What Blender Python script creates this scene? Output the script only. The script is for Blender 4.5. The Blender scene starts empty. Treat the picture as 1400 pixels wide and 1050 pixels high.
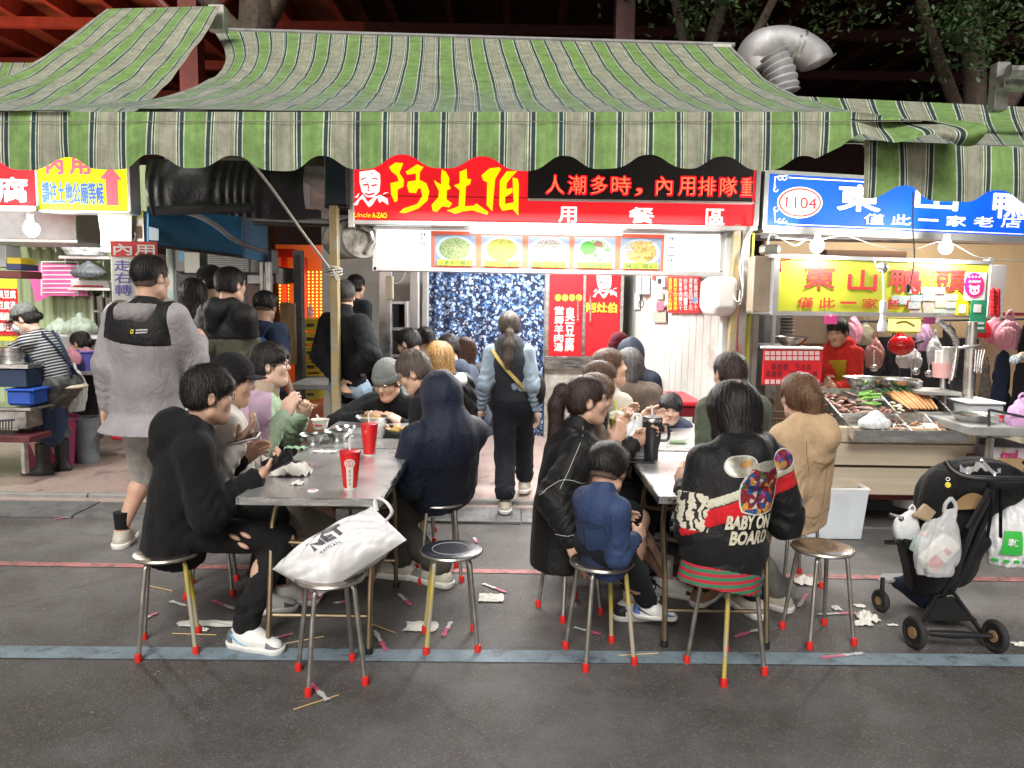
import bpy,math,random
import numpy as np
from mathutils import Vector,Matrix
R = math.radians
S = bpy.context.scene
COL = S.collection
rng = random.Random(7)
# camera
CAM_H,PITCH,ROLL,FPX = 1.55,6.25,0.9,1050.0
cd = bpy.data.cameras.new('camera');cam = bpy.data.objects.new('camera',cd);COL.objects.link(cam)
cd.sensor_width = 36;cd.lens = 27;cd.clip_start = .05;cd.clip_end = 400
CR = Matrix.Rotation(R(90 - PITCH),4,'X') @ Matrix.Rotation(R(ROLL),4,'Z')
cam.matrix_world = Matrix.Translation((0,0,CAM_H)) @ CR
S.camera = cam
# pale low-sun sky, added broad sun standing in for street light, exposure
W = bpy.data.worlds.new('World');S.world = W;W.use_nodes = True
_n = W.node_tree.nodes;_bg = _n['Background']
_sky = _n.new('ShaderNodeTexSky');_sky.sky_type = 'NISHITA';_sky.sun_disc = False
_sky.sun_elevation = R(2);_sky.sun_rotation = R(200)
_hs = _n.new('ShaderNodeHueSaturation');_hs.inputs['Saturation'].default_value = .25
W.node_tree.links.new(_sky.outputs[0],_hs.inputs['Color']);W.node_tree.links.new(_hs.outputs[0],_bg.inputs[0])
_bg.inputs[1].default_value = .15
_l = bpy.data.lights.new('sun','SUN');_l.energy = 2.7;_l.angle = R(28);_l.color = (1,.97,.93)
sun = bpy.data.objects.new('sun',_l);COL.objects.link(sun)
sun.rotation_euler = Vector((.12,.90,-.85)).to_track_quat('-Z','Y').to_euler()
S.view_settings.view_transform = 'Standard';S.view_settings.look = 'None'
S.view_settings.exposure = 0.45;S.view_settings.gamma = 1;S.view_settings.use_curve_mapping = False
S.cycles.use_denoising = True
S.cycles.max_bounces = 6;S.cycles.diffuse_bounces = 3;S.cycles.glossy_bounces = 3;S.cycles.transparent_max_bounces = 8
S.cycles.sample_clamp_indirect = 4;S.cycles.caustics_reflective = False;S.cycles.caustics_refractive = False
# a pixel of the photograph -> a point of the place
def ray(px,py):
 return (CR.to_3x3() @ Vector(((px - 700) / FPX,-(py - 525) / FPX,-1)))
def P(px,py,Y):
 d = ray(px,py);return Vector((0,0,CAM_H)) + d * (Y / d.y)
def G(px,py,z=0.0):
 d = ray(px,py);return Vector((0,0,CAM_H)) + d * ((z - CAM_H) / d.z)
def Wz(px,Y,z):
 py = 525
 for _ in range(12):
  p = P(px,py,Y);py += (p.z - z) / Y * FPX
 return P(px,py,Y)
# materials
MATS = {}
def mat(name,col=(.5,.5,.5),rough=.6,metal=0,var=.0,vs=8,bump=0,bs=60,emit=0,ecol=None,spec=.5,trans=0,
  alpha=1,coat=0,dirt=None,dirt_s=3,dirt_t=.55,stretch=(1,1,1),sheen=0,rvar=0,wr_=0):
 if name in MATS:return MATS[name]
 m = bpy.data.materials.new(name);MATS[name] = m;m.use_nodes = True
 nt = m.node_tree;N = nt.nodes;L = nt.links;b = N['Principled BSDF']
 b.inputs['Base Color'].default_value = (*col,1);b.inputs['Roughness'].default_value = rough
 b.inputs['Metallic'].default_value = metal;b.inputs['Specular IOR Level'].default_value = spec
 b.inputs['Transmission Weight'].default_value = trans;b.inputs['Alpha'].default_value = alpha
 b.inputs['Coat Weight'].default_value = coat
 if sheen:b.inputs['Sheen Weight'].default_value = sheen;b.inputs['Sheen Roughness'].default_value = .5
 if emit:
  b.inputs['Emission Strength'].default_value = emit;b.inputs['Emission Color'].default_value = (*(ecol or col),1)
 tc = N.new('ShaderNodeTexCoord');mp = N.new('ShaderNodeMapping');mp.inputs['Scale'].default_value = stretch
 L.new(tc.outputs['Object'],mp.inputs[0])
 src = None
 if var or dirt is not None or rvar:
  n1 = N.new('ShaderNodeTexNoise');n1.inputs['Scale'].default_value = vs;n1.inputs['Detail'].default_value = 6
  n1.inputs['Roughness'].default_value = .62
  L.new(mp.outputs[0],n1.inputs['Vector'])
 if var:
  mr = N.new('ShaderNodeMapRange');mr.inputs[1].default_value = .3;mr.inputs[2].default_value = .7
  mr.inputs[3].default_value = 1 - var;mr.inputs[4].default_value = 1 + var
  L.new(n1.outputs[0],mr.inputs[0])
  mx = N.new('ShaderNodeVectorMath');mx.operation = 'SCALE';mx.inputs[0].default_value = col
  L.new(mr.outputs[0],mx.inputs['Scale']);src = mx.outputs[0]
  L.new(src,b.inputs['Base Color'])
 if dirt is not None:
  n2 = N.new('ShaderNodeTexNoise');n2.inputs['Scale'].default_value = dirt_s;n2.inputs['Detail'].default_value = 9
  n2.inputs['Roughness'].default_value = .7
  L.new(mp.outputs[0],n2.inputs['Vector'])
  m2 = N.new('ShaderNodeMapRange');m2.inputs[1].default_value = dirt_t - .08;m2.inputs[2].default_value = dirt_t + .1
  L.new(n2.outputs[0],m2.inputs[0])
  mm = N.new('ShaderNodeMix');mm.data_type = 'RGBA';L.new(m2.outputs[0],mm.inputs[0])
  mm.inputs[6].default_value = (*col,1);mm.inputs[7].default_value = (*dirt,1)
  if src:L.new(src,mm.inputs[6])
  L.new(mm.outputs[2],b.inputs['Base Color'])
 if rvar:
  m3 = N.new('ShaderNodeMapRange');m3.inputs[1].default_value = .3;m3.inputs[2].default_value = .7
  m3.inputs[3].default_value = max(.03,rough - rvar);m3.inputs[4].default_value = min(1,rough + rvar)
  L.new(n1.outputs[0],m3.inputs[0]);L.new(m3.outputs[0],b.inputs['Roughness'])
 if bump:
  n3 = N.new('ShaderNodeTexNoise');n3.inputs['Scale'].default_value = bs;n3.inputs['Detail'].default_value = 4
  L.new(mp.outputs[0],n3.inputs['Vector'])
  bp = N.new('ShaderNodeBump');bp.inputs['Strength'].default_value = bump;bp.inputs['Distance'].default_value = .01
  L.new(n3.outputs[0],bp.inputs['Height']);L.new(bp.outputs[0],b.inputs['Normal'])
  if wr_:
   mp2 = N.new('ShaderNodeMapping');mp2.inputs['Scale'].default_value = (1,1,.55);L.new(tc.outputs['Object'],mp2.inputs[0])
   n4 = N.new('ShaderNodeTexNoise');n4.inputs['Scale'].default_value = 11;n4.inputs['Detail'].default_value = 2.5;n4.inputs['Distortion'].default_value = 1.3;L.new(mp2.outputs[0],n4.inputs['Vector'])
   a1 = N.new('ShaderNodeMath');a1.operation = 'SUBTRACT';L.new(n4.outputs[0],a1.inputs[0]);a1.inputs[1].default_value = .5
   a2 = N.new('ShaderNodeMath');a2.operation = 'ABSOLUTE';L.new(a1.outputs[0],a2.inputs[0])
   a3 = N.new('ShaderNodeMath');a3.operation = 'POWER';L.new(a2.outputs[0],a3.inputs[0]);a3.inputs[1].default_value = .6
   b4 = N.new('ShaderNodeBump');b4.inputs['Strength'].default_value = wr_;b4.inputs['Distance'].default_value = .05;L.new(a3.outputs[0],b4.inputs['Height']);L.new(b4.outputs[0],bp.inputs['Normal'])
 return m
def cloth(name,col,rough=.9,bump=.35,var=.16,**k):
 return mat(name,tuple(c * (.55 if max(col) < .03 else 1) for c in col),rough,var=var,vs=9,bump=bump,bs=220,sheen=.03,spec=.3,wr_=.20,**k)
def glow(name,col,e,hv=0):
 m = mat(name,tuple(c * .5 for c in col),.5,emit=e * .80,ecol=col)
 if hv:
  N = m.node_tree.nodes;L = m.node_tree.links;tc = N.new('ShaderNodeTexCoord');out = []
  for sc,st in ((1.3,(1,1,2.2)),(6,(1,1,.35))):
   mp = N.new('ShaderNodeMapping');mp.inputs['Scale'].default_value = st;L.new(tc.outputs['Object'],mp.inputs[0]);n = N.new('ShaderNodeTexNoise');n.inputs['Scale'].default_value = sc;n.inputs['Detail'].default_value = 5 if sc > 2 else 1;L.new(mp.outputs[0],n.inputs['Vector'])
   r = N.new('ShaderNodeMapRange');r.inputs[1].default_value = .3;r.inputs[2].default_value = .7;k = hv if sc < 2 else hv * .45;r.inputs[3].default_value = e * .8 ** .5 * (1 - k) if sc < 2 else 1 - k;r.inputs[4].default_value = e * .8 ** .5 * (1 + k) if sc < 2 else 1;L.new(n.outputs[0],r.inputs[0]);out.append(r)
  x = N.new('ShaderNodeMath');x.operation = 'MULTIPLY';L.new(out[0].outputs[0],x.inputs[0]);L.new(out[1].outputs[0],x.inputs[1]);L.new(x.outputs[0],N['Principled BSDF'].inputs['Emission Strength'])
 return m
METAL = mat('worn_steel',(.5,.49,.47),.38,1,var=.2,vs=12,rvar=.15)
STEEL = mat('brushed_steel',(.62,.62,.61),.25,1,var=.1,vs=6,rvar=.1,stretch=(1,1,6))
DARK = mat('dark_paint',(.02,.022,.025),.6,var=.3,vs=5)
WHITE = mat('white_plastic',(.78,.78,.76),.45,var=.06,vs=5)
BLACKP = mat('black_plastic',(.015,.015,.016),.4,var=.2)
# objects
def tag(o,label=None,cat=None,group=None,kind=None):
 if label:o['label'] = label
 if cat:o['category'] = cat
 if group:o['group'] = group
 if kind:o['kind'] = kind
 return o
def wloc(o):
 v = Vector((0,0,0))
 while o:v += o.location;o = o.parent
 return v
def thing(name,label,cat,loc=(0,0,0),group=None):
 o = bpy.data.objects.new(name,None);COL.objects.link(o);o.location = loc;o.empty_display_size = .1
 return tag(o,label,cat,group)
def link(name,me,m=None,parent=None,smooth=False,world=True,origin=None):
 if m is not None:me.materials.append(m) if not isinstance(m,(list,tuple)) else [me.materials.append(x) for x in m]
 o = bpy.data.objects.new(name,me);COL.objects.link(o)
 off = Vector((0,0,0))
 if parent:
  o.parent = parent
  if world:off = wloc(parent)
 if off.length > 0:me.transform(Matrix.Translation(-off))
 if origin is None and not parent and len(me.vertices):
  co = np.empty(len(me.vertices) * 3,'f');me.vertices.foreach_get('co',co);co = co.reshape(-1,3)
  origin = Vector(((co[:,0].min() + co[:,0].max()) / 2,(co[:,1].min() + co[:,1].max()) / 2,co[:,2].min()))
  me.transform(Matrix.Translation(-origin));o.location = origin
 if smooth:me.shade_smooth()
 return o
def copy_tree(o,parent=None):
 c = o.copy();COL.objects.link(c)
 if parent:c.parent = parent
 for ch in list(o.children):copy_tree(ch,c)
 return c
class MB:
 def __init__(s):s.v = [];s.f = [];s.mi = [];s.uv = None
 def add(s,vs,fs,mi=0):
  n = len(s.v);s.v += [tuple(v) for v in vs];s.f += [tuple(i + n for i in f) for f in fs];s.mi += [mi] * len(fs)
  return s
 def box(s,c,d,rot=None,mi=0,bev=0):
  c = Vector(c);x,y,z = [k / 2 for k in d]
  if bev:
   b = bev;pts = []
   for sx in (-1,1):
    for sy in (-1,1):
     for sz in (-1,1):
      pts += [(sx * (x - b),sy * (y - b),sz * z),(sx * (x - b),sy * y,sz * (z - b)),(sx * x,sy * (y - b),sz * (z - b))]
   return s.hull(pts,c,rot,mi)
  vs = [Vector((sx * x,sy * y,sz * z)) for sx in (-1,1) for sy in (-1,1) for sz in (-1,1)]
  if rot is not None:vs = [rot @ v for v in vs]
  return s.add([v + c for v in vs],[(0,1,3,2),(4,6,7,5),(0,4,5,1),(2,3,7,6),(0,2,6,4),(1,5,7,3)],mi)
 def hull(s,pts,c=Vector((0,0,0)),rot=None,mi=0):
  import bmesh
  bm = bmesh.new()
  for p in pts:bm.verts.new(p)
  r = bmesh.ops.convex_hull(bm,input=bm.verts)
  bm.verts.index_update();bm.verts.ensure_lookup_table()
  vs = [(rot @ v.co if rot is not None else v.co) + Vector(c) for v in bm.verts]
  s.add(vs,[tuple(v.index for v in f.verts) for f in bm.faces],mi);bm.free();return s
 def hexa(s,a,b,mi=0):
  return s.add(list(a) + list(b),[(3,2,1,0),(4,5,6,7),(0,1,5,4),(1,2,6,5),(2,3,7,6),(3,0,4,7)],mi)
 def slab(s,a,b,c,d,t,mi=0):
  a,b,c,d = map(Vector,(a,b,c,d));n = (b - a).cross(d - a).normalized() * t
  return s.hexa([a,b,c,d],[a + n,b + n,c + n,d + n],mi)
 def tube(s,pts,r,n=8,mi=0,cap=True,closed=False,flat=None):
  pts = [Vector(p) for p in pts];m = len(pts)
  rs = r if isinstance(r,(list,tuple)) else [r] * m
  base = len(s.v);prev = None
  for i,p in enumerate(pts):
   if closed:t = (pts[(i + 1) % m] - pts[i - 1])
   else:t = (pts[min(i + 1,m - 1)] - pts[max(i - 1,0)])
   t = t.normalized() if t.length > 1e-9 else Vector((0,0,1))
   if prev is None:
    u = t.cross(Vector((0,0,1)));
    if u.length < .2:u = t.cross(Vector((1,0,0)))
   else:u = prev - t * prev.dot(t)
   if u.length < 1e-6:u = t.cross(Vector((0,1,.3)))
   u.normalize();prev = u;w = t.cross(u)
   for k in range(n):
    a = 2 * math.pi * k / n;s.v.append(tuple(p + (u * math.cos(a) + w * math.sin(a) * (flat or 1)) * rs[i]))
  for i in range(m if closed else m - 1):
   for k in range(n):
    j = (i + 1) % m
    s.f.append((base + i * n + k,base + i * n + (k + 1) % n,base + j * n + (k + 1) % n,base + j * n + k));s.mi.append(mi)
  if cap and not closed:
   s.f.append(tuple(base + k for k in reversed(range(n))));s.mi.append(mi)
   s.f.append(tuple(base + (m - 1) * n + k for k in range(n)));s.mi.append(mi)
  return s
 def lathe(s,prof,c=(0,0,0),n=24,mi=0,axis=None,sx=1,sy=1):
  c = Vector(c);base = len(s.v);q = Vector((0,0,1)).rotation_difference(Vector(axis)) if axis is not None else None
  for (r,z) in prof:
   for k in range(n):
    a = 2 * math.pi * k / n;v = Vector((r * math.cos(a) * sx,r * math.sin(a) * sy,z))
    if q:v = q @ v
    s.v.append(tuple(v + c))
  for i in range(len(prof) - 1):
   for k in range(n):
    s.f.append((base + i * n + k,base + i * n + (k + 1) % n,base + (i + 1) * n + (k + 1) % n,base + (i + 1) * n + k));s.mi.append(mi)
  s.f.append(tuple(base + k for k in reversed(range(n))));s.mi.append(mi)
  s.f.append(tuple(base + (len(prof) - 1) * n + k for k in range(n)));s.mi.append(mi)
  return s
 def ell(s,c,r,n=12,m=8,mi=0,rot=None):
  c = Vector(c);base = len(s.v)
  for i in range(m + 1):
   ph = math.pi * (i + (.02 if i == 0 else -.02 if i == m else 0)) / m
   for k in range(n):
    a = 2 * math.pi * k / n
    v = Vector((r[0] * math.sin(ph) * math.cos(a),r[1] * math.sin(ph) * math.sin(a),-r[2] * math.cos(ph)))
    if rot is not None:v = rot @ v
    s.v.append(tuple(v + c))
  for i in range(m):
   for k in range(n):
    s.f.append((base + i * n + k,base + i * n + (k + 1) % n,base + (i + 1) * n + (k + 1) % n,base + (i + 1) * n + k));s.mi.append(mi)
  return s
 def grid(s,fn,nu,nv,mi=0,uv=False):
  base = len(s.v);
  for j in range(nv + 1):
   for i in range(nu + 1):s.v.append(tuple(fn(i / nu,j / nv)))
  for j in range(nv):
   for i in range(nu):
    a = base + j * (nu + 1) + i;s.f.append((a,a + 1,a + nu + 2,a + nu + 1));s.mi.append(mi)
  if uv:s.uv = (nu,nv)
  return s
 def build(s,name,m,parent=None,smooth=False,**k):
  me = bpy.data.meshes.new(name);me.from_pydata(s.v,[],s.f)
  if isinstance(m,(list,tuple)):me.polygons.foreach_set('material_index',s.mi)
  if s.uv:
   nu,nv = s.uv;l = me.uv_layers.new(name='UVMap')
   idx = np.empty(len(me.loops),'i');me.loops.foreach_get('vertex_index',idx)
   uv = np.stack([(idx % (nu + 1)) / nu,(idx // (nu + 1)) / nv],1).astype('f').ravel();l.data.foreach_set('uv',uv)
  o = link(name,me,m,parent,smooth,**k)
  if smooth and smooth != 'full':me.set_sharp_from_angle(angle=R(40))
  return o
_tc = {}
def text_mesh(txt,bold=0,depth=0,shear=0):
 c = bpy.data.curves.new('t','FONT');c.body = txt;c.size = 1;c.offset = bold;c.extrude = depth;c.shear = shear
 c.resolution_u = 3
 o = bpy.data.objects.new('t',c);COL.objects.link(o)
 dg = bpy.context.evaluated_depsgraph_get();me = bpy.data.meshes.new_from_object(o.evaluated_get(dg))
 bpy.data.objects.remove(o);bpy.data.curves.remove(c);me.materials.clear()
 return me
def text(txt,a,b,c,m,parent,off=.004,bold=.02,name='lettering',shear=0,depth=.002,vertical=False):
 """fit text in the parallelogram a (bottom left), b (bottom right), c (top left)"""
 a,b,c = map(Vector,(a,b,c));U = b - a;V = c - a;n = U.cross(V).normalized()
 if vertical:
  k = len(txt)
  meshes = [(text_mesh(ch,0,0,shear),a + V * ((k - 1 - i) / k),U,V * (.9 / k)) for i,ch in enumerate(txt)]
 else:meshes = [(text_mesh(txt,0,0,shear),a,U,V)]
 out = []
 allv = [];allf = []
 for me,A,U2,V2 in meshes:
  co = np.empty(len(me.vertices) * 3,'f');me.vertices.foreach_get('co',co);co = co.reshape(-1,3)
  if not len(co):continue
  x0,x1,y0,y1 = co[:,0].min(),co[:,0].max(),co[:,1].min(),co[:,1].max()
  bb = bold * .75 * min(1,(U2.length / max(1,len(txt) if not vertical else 1)) / max(1e-6,V2.length) * 1.0 + .4);w_ = V2.length * bb;UU = U2.normalized() * w_;VV = V2.normalized() * w_
  for j,(dx,dy) in enumerate(((0,0),(-1,0),(1,0),(0,-1),(0,1),(-.7,-.7),(.7,.7),(.7,-.7),(-.7,.7)) if bold > .004 else ((0,0),)):
   base = len(allv)
   for p in co:
    u = (p[0] - x0) / max(1e-6,x1 - x0);v = (p[1] - y0) / max(1e-6,y1 - y0)
    allv.append(A + U2 * float(u) + V2 * float(v) + UU * dx + VV * dy + n * (off + j * .00012))
   allf += [tuple(base + i for i in f.vertices) for f in me.polygons]
  bpy.data.meshes.remove(me)
 me = bpy.data.meshes.new(name);me.from_pydata(allv,[],allf)
 return link(name,me,m,parent)
def poly(pts,m,parent,name='lettering',t=.003):
 """flat outline (world points, in order) as one n-gon plate"""
 import mathutils
 pts = [Vector(p) for p in pts]
 tri = mathutils.geometry.tessellate_polygon([pts])
 me = bpy.data.meshes.new(name);me.from_pydata(pts,[],[tuple(f) for f in tri])
 return link(name,me,m,parent)
# implicit surfaces (bodies, garments, hair)
SHEETS = []
def V3(v):return np.array(v,dtype=np.float32)
class SDF:
 def __init__(s):s.ops = [];s.cuts = [];s.disp = None;s.inf = 0
 def copy(s,inflate=0):
  n = SDF();n.ops = list(s.ops);n.cuts = list(s.cuts);n.disp = s.disp;n.inf = s.inf + inflate;return n
 def cone(s,a,b,ra,rb,k=.03,ax=None,fl=1,mode='u',ring=None):
  s.ops.append(('c',V3(a),V3(b),ra,rb,None if ax is None else V3(Vector(ax).normalized()),fl,k,mode,ring));return s
 def ell(s,c,r,M=None,k=.02,mode='u'):
  s.ops.append(('e',V3(c),V3(r),None if M is None else np.array(M,dtype=np.float32),k,mode));return s
 def box(s,c,r,M=None,rd=.01,k=.01,mode='u'):
  s.ops.append(('b',V3(c),V3(r),None if M is None else np.array(M,dtype=np.float32),rd,k,mode));return s
 def cut(s,p,n,k=.004):s.cuts.append((V3(p),V3(Vector(n).normalized()),k));return s
 @staticmethod
 def bb(o):
  if o[0] == 'c':
   r = max(o[3],o[4]) + .012;return np.minimum(o[1],o[2]) - r,np.maximum(o[1],o[2]) + r
  r = float(np.max(o[2])) + .01;return o[1] - r,o[1] + r
 @staticmethod
 def prim(o,X,Y,Z):
  if o[0] == 'c':
   a,b,ra,rb,ax,fl,ring = o[1],o[2],o[3],o[4],o[5],o[6],o[9]
   ab = b - a;L2 = float(ab @ ab) + 1e-9
   px,py,pz = X - a[0],Y - a[1],Z - a[2]
   t = np.clip((px * ab[0] + py * ab[1] + pz * ab[2]) / L2,0,1)
   dx,dy,dz = px - ab[0] * t,py - ab[1] * t,pz - ab[2] * t
   if ax is not None:
    q = (dx * ax[0] + dy * ax[1] + dz * ax[2]) * (1 / fl - 1)
    dx = dx + q * ax[0];dy = dy + q * ax[1];dz = dz + q * ax[2]
   d = np.sqrt(dx * dx + dy * dy + dz * dz) - (ra + (rb - ra) * t)
   if ax is not None:d = d * (.5 + .5 * fl)
   if ring is not None:
    amp,freq,c0,wd = ring
    wob = np.sin(dx * 31 + dy * 23 + dz * 17) * 1.6
    d = d - amp * np.exp(-((t - c0) / wd) ** 2) * (1 - 2 * np.abs(np.sin(t * freq * .5 + wob)))
   return d
  if o[0] == 'e':
   p = [X - o[1][0],Y - o[1][1],Z - o[1][2]];M = o[3]
   if M is not None:p = [p[0] * M[0][i] + p[1] * M[1][i] + p[2] * M[2][i] for i in range(3)]
   r = o[2];k0 = np.sqrt((p[0] / r[0]) ** 2 + (p[1] / r[1]) ** 2 + (p[2] / r[2]) ** 2)
   k1 = np.sqrt((p[0] / r[0] ** 2) ** 2 + (p[1] / r[1] ** 2) ** 2 + (p[2] / r[2] ** 2) ** 2) + 1e-6
   return k0 * (k0 - 1) / k1
  p = [X - o[1][0],Y - o[1][1],Z - o[1][2]];M = o[3]
  if M is not None:p = [p[0] * M[0][i] + p[1] * M[1][i] + p[2] * M[2][i] for i in range(3)]
  r = o[2];rd = o[4];q = [np.abs(p[i]) - r[i] + rd for i in range(3)]
  return np.sqrt(sum(np.maximum(x,0) ** 2 for x in q)) + np.minimum(np.maximum(np.maximum(q[0],q[1]),q[2]),0) - rd
 @staticmethod
 def comb(D,d,k,mode):
  if mode == 'u':
   h = np.maximum(k - np.abs(D - d),0) / k;return np.minimum(D,d) - h * h * k * .25
  if mode == 's':
   d = -d;h = np.maximum(k - np.abs(D - d),0) / k;return np.maximum(D,d) + h * h * k * .25
  h = np.maximum(k - np.abs(D - d),0) / k;return np.maximum(D,d) + h * h * k * .25
 def at(s,P3):
  X,Y,Z = P3[:,0],P3[:,1],P3[:,2];D = np.full(len(P3),.3,'f')
  for o in s.ops:D = s.comb(D,s.prim(o,X,Y,Z),max(1e-4,o[-2] if o[0] != 'c' else o[7]),o[-1] if o[0] != 'c' else o[8])
  if s.disp:D = D + s.disp(X,Y,Z)
  D = D - s.inf
  for p,n,k in s.cuts:D = np.maximum(D,(X - p[0]) * n[0] + (Y - p[1]) * n[1] + (Z - p[2]) * n[2])
  return D
 def mesh(s,h):
  lo = np.full(3,1e9);hi = -lo
  for o in s.ops:
   if (o[-1] if o[0] != 'c' else o[8]) != 'u':continue
   a,b = s.bb(o);lo = np.minimum(lo,a);hi = np.maximum(hi,b)
  lo -= 3 * h + s.inf + .006;hi += 3 * h + s.inf + .006
  n = np.ceil((hi - lo) / h).astype(int) + 1
  ax = [np.asarray(lo[i] + h * np.arange(n[i]),'f') for i in range(3)]
  D = np.full(tuple(n),.12,'f')
  for o in s.ops:
   k = max(1e-4,o[-2] if o[0] != 'c' else o[7]);mode = o[-1] if o[0] != 'c' else o[8]
   a,b = s.bb(o);mg = k + 2 * h + s.inf + .012
   i0 = np.maximum(np.floor((a - mg - lo) / h).astype(int),0);i1 = np.minimum(np.ceil((b + mg - lo) / h).astype(int) + 1,n)
   if (i1 <= i0).any():continue
   sl = tuple(slice(i0[j],i1[j]) for j in range(3))
   X = ax[0][sl[0]][:,None,None];Y = ax[1][sl[1]][None,:,None];Z = ax[2][sl[2]][None,None,:]
   D[sl] = s.comb(D[sl],s.prim(o,X,Y,Z),k,mode)
  X = ax[0][:,None,None];Y = ax[1][None,:,None];Z = ax[2][None,None,:]
  if s.disp:
   m = np.abs(D) < .05 + s.inf;I = np.nonzero(m)
   D[I] += s.disp(ax[0][I[0]],ax[1][I[1]],ax[2][I[2]])
  if s.inf:D -= s.inf
  for p,nn,k in s.cuts:
   D = np.maximum(D,(X - p[0]) * nn[0] + (Y - p[1]) * nn[1] + (Z - p[2]) * nn[2])
  return nets(D,lo,h)
def nets(D,lo,h):
 ins = D < 0;nx,ny,nz = D.shape
 c = np.zeros((nx - 1,ny - 1,nz - 1),np.int8)
 for i in (0,1):
  for j in (0,1):
   for k in (0,1):c += ins[i:nx - 1 + i,j:ny - 1 + j,k:nz - 1 + k]
 I = np.nonzero((c > 0) & (c < 8));N = len(I[0])
 if N == 0:return np.zeros((0,3)),np.zeros((0,4),int)
 idx = np.full(c.shape,-1,np.int32);idx[I] = np.arange(N)
 cor = [(i,j,k) for i in (0,1) for j in (0,1) for k in (0,1)]
 val = np.stack([D[I[0] + a,I[1] + b,I[2] + d] for a,b,d in cor],1)
 acc = np.zeros((N,3));cnt = np.zeros(N)
 for p in range(8):
  for q in range(p + 1,8):
   A = np.array(cor[p]);B = np.array(cor[q])
   if np.abs(A - B).sum() != 1:continue
   va,vb = val[:,p],val[:,q];m = (va < 0) != (vb < 0)
   t = np.where(m,va / np.where(m,va - vb,1),0)
   acc += (A[None] + (B - A)[None] * t[:,None]) * m[:,None];cnt += m
 v = (np.stack(I,1) + acc / np.maximum(cnt,1)[:,None]) * h + lo
 F = []
 for axis in range(3):
  o1,o2 = [(1,2),(2,0),(0,1)][axis]
  sl0 = [slice(None)] * 3;sl1 = [slice(None)] * 3;sl0[axis] = slice(0,-1);sl1[axis] = slice(1,None)
  a = ins[tuple(sl0)];b = ins[tuple(sl1)];E = np.nonzero(a != b)
  E = np.stack(E,1);ok = (E[:,o1] > 0) & (E[:,o2] > 0) & (E[:,o1] < D.shape[o1] - 1) & (E[:,o2] < D.shape[o2] - 1)
  E = E[ok]
  if not len(E):continue
  fl = a[tuple(E.T)]
  def cell(d1,d2):
   Q = E.copy();Q[:,o1] -= d1;Q[:,o2] -= d2;return idx[tuple(Q.T)]
  q = np.stack([cell(1,1),cell(0,1),cell(0,0),cell(1,0)],1)
  q[~fl] = q[~fl][:,::-1];F.append(q)
 F = np.concatenate(F);F = F[(F >= 0).all(1)]
 return v,F
def np_mesh(name,v,F):
 me = bpy.data.meshes.new(name);me.vertices.add(len(v));me.vertices.foreach_set('co',np.asarray(v,'f').ravel())
 k = F.shape[1];me.loops.add(len(F) * k);me.loops.foreach_set('vertex_index',np.asarray(F,'i').ravel())
 me.polygons.add(len(F));me.polygons.foreach_set('loop_start',np.arange(0,len(F) * k,k,dtype='i'))
 me.update();me.validate();return me
def sdf_obj(name,s,h,m,parent=None,extra=None):
 v,F = s.mesh(h) if isinstance(s,SDF) else s
 for e in (extra or []):
  v2,F2 = e;F = np.concatenate([F,F2 + len(v)]);v = np.concatenate([v,v2])
 if not len(v):return None
 return link(name,np_mesh(name,v,F),m,parent,smooth=True)
def folds(amp,f=30,seed=0,dirn=(0,0,1),st=.35,thr=0.):
 """creases: ridged waves, domain warped, stretched along dirn"""
 r = np.random.RandomState(seed);ds = []
 dn = np.array(dirn,float);dn /= np.linalg.norm(dn)
 for i in range(4):
  v = r.normal(size=3);v -= dn * (v @ dn) * (1 - st);v /= np.linalg.norm(v);v -= dn * (v @ dn) * (1 - st)
  ds.append((v * f * (1 + .55 * i),r.uniform(0,6,3),1 / (1 + .6 * i)))
 def fn(X,Y,Z):
  w1 = np.sin(X * f * .35 + Z * f * .3 + seed) * 1.3 + np.sin(Y * f * .6 + Z * f * .21 + 2) * .9
  w2 = np.sin(Y * f * .31 - X * f * .25 + 1.7 * seed) * 1.2
  o = 0
  for v,ph,a in ds:
   o = o + a * (np.abs(np.sin(X * v[0] + Y * v[1] + Z * v[2] + ph[0] + w1)) - .5) * (.55 + .45 * np.sin(w2 * 1.5 + ph[1]))
  return (-amp * 1.25 * o).astype('f')
 return fn
# people
def skin(name,c):return mat(name,c,.5,var=.07,vs=25,bump=.08,bs=300)
SKIN = skin('skin',(.56,.34,.24));SKIN_PALE = skin('skin_pale',(.66,.43,.33));SKIN_TAN = skin('skin_tan',(.46,.27,.175))
def hairmat(name,c,c2=None):
 if name in MATS:return MATS[name]
 m = mat(name,c,.42,var=.5,vs=70,bump=.4,bs=160,spec=.35)
 nt = m.node_tree;N = nt.nodes;L = nt.links;b = N['Principled BSDF'];g = N.new('ShaderNodeNewGeometry');src = b.inputs['Base Color'].links[0].from_socket
 r = N.new('ShaderNodeMapRange');r.inputs[3].default_value = .45;r.inputs[4].default_value = 2.4 if max(c) < .1 else 1.5;L.new(g.outputs['Random Per Island'],r.inputs[0])
 v = N.new('ShaderNodeVectorMath');v.operation = 'SCALE';L.new(src,v.inputs[0]);L.new(r.outputs[0],v.inputs['Scale']);L.new(v.outputs[0],b.inputs['Base Color'])
 return m
H_BLACK = hairmat('black_hair',(.012,.010,.010));H_BROWN = hairmat('brown_hair',(.07,.036,.022));H_DKBR = hairmat('dark_brown_hair',(.028,.017,.014))
H_BLOND = hairmat('dyed_blond_hair',(.36,.21,.08));H_GREY = hairmat('grey_brown_hair',(.10,.075,.06))
H_TAN = hairmat('light_brown_hair',(.16,.085,.045))
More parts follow.
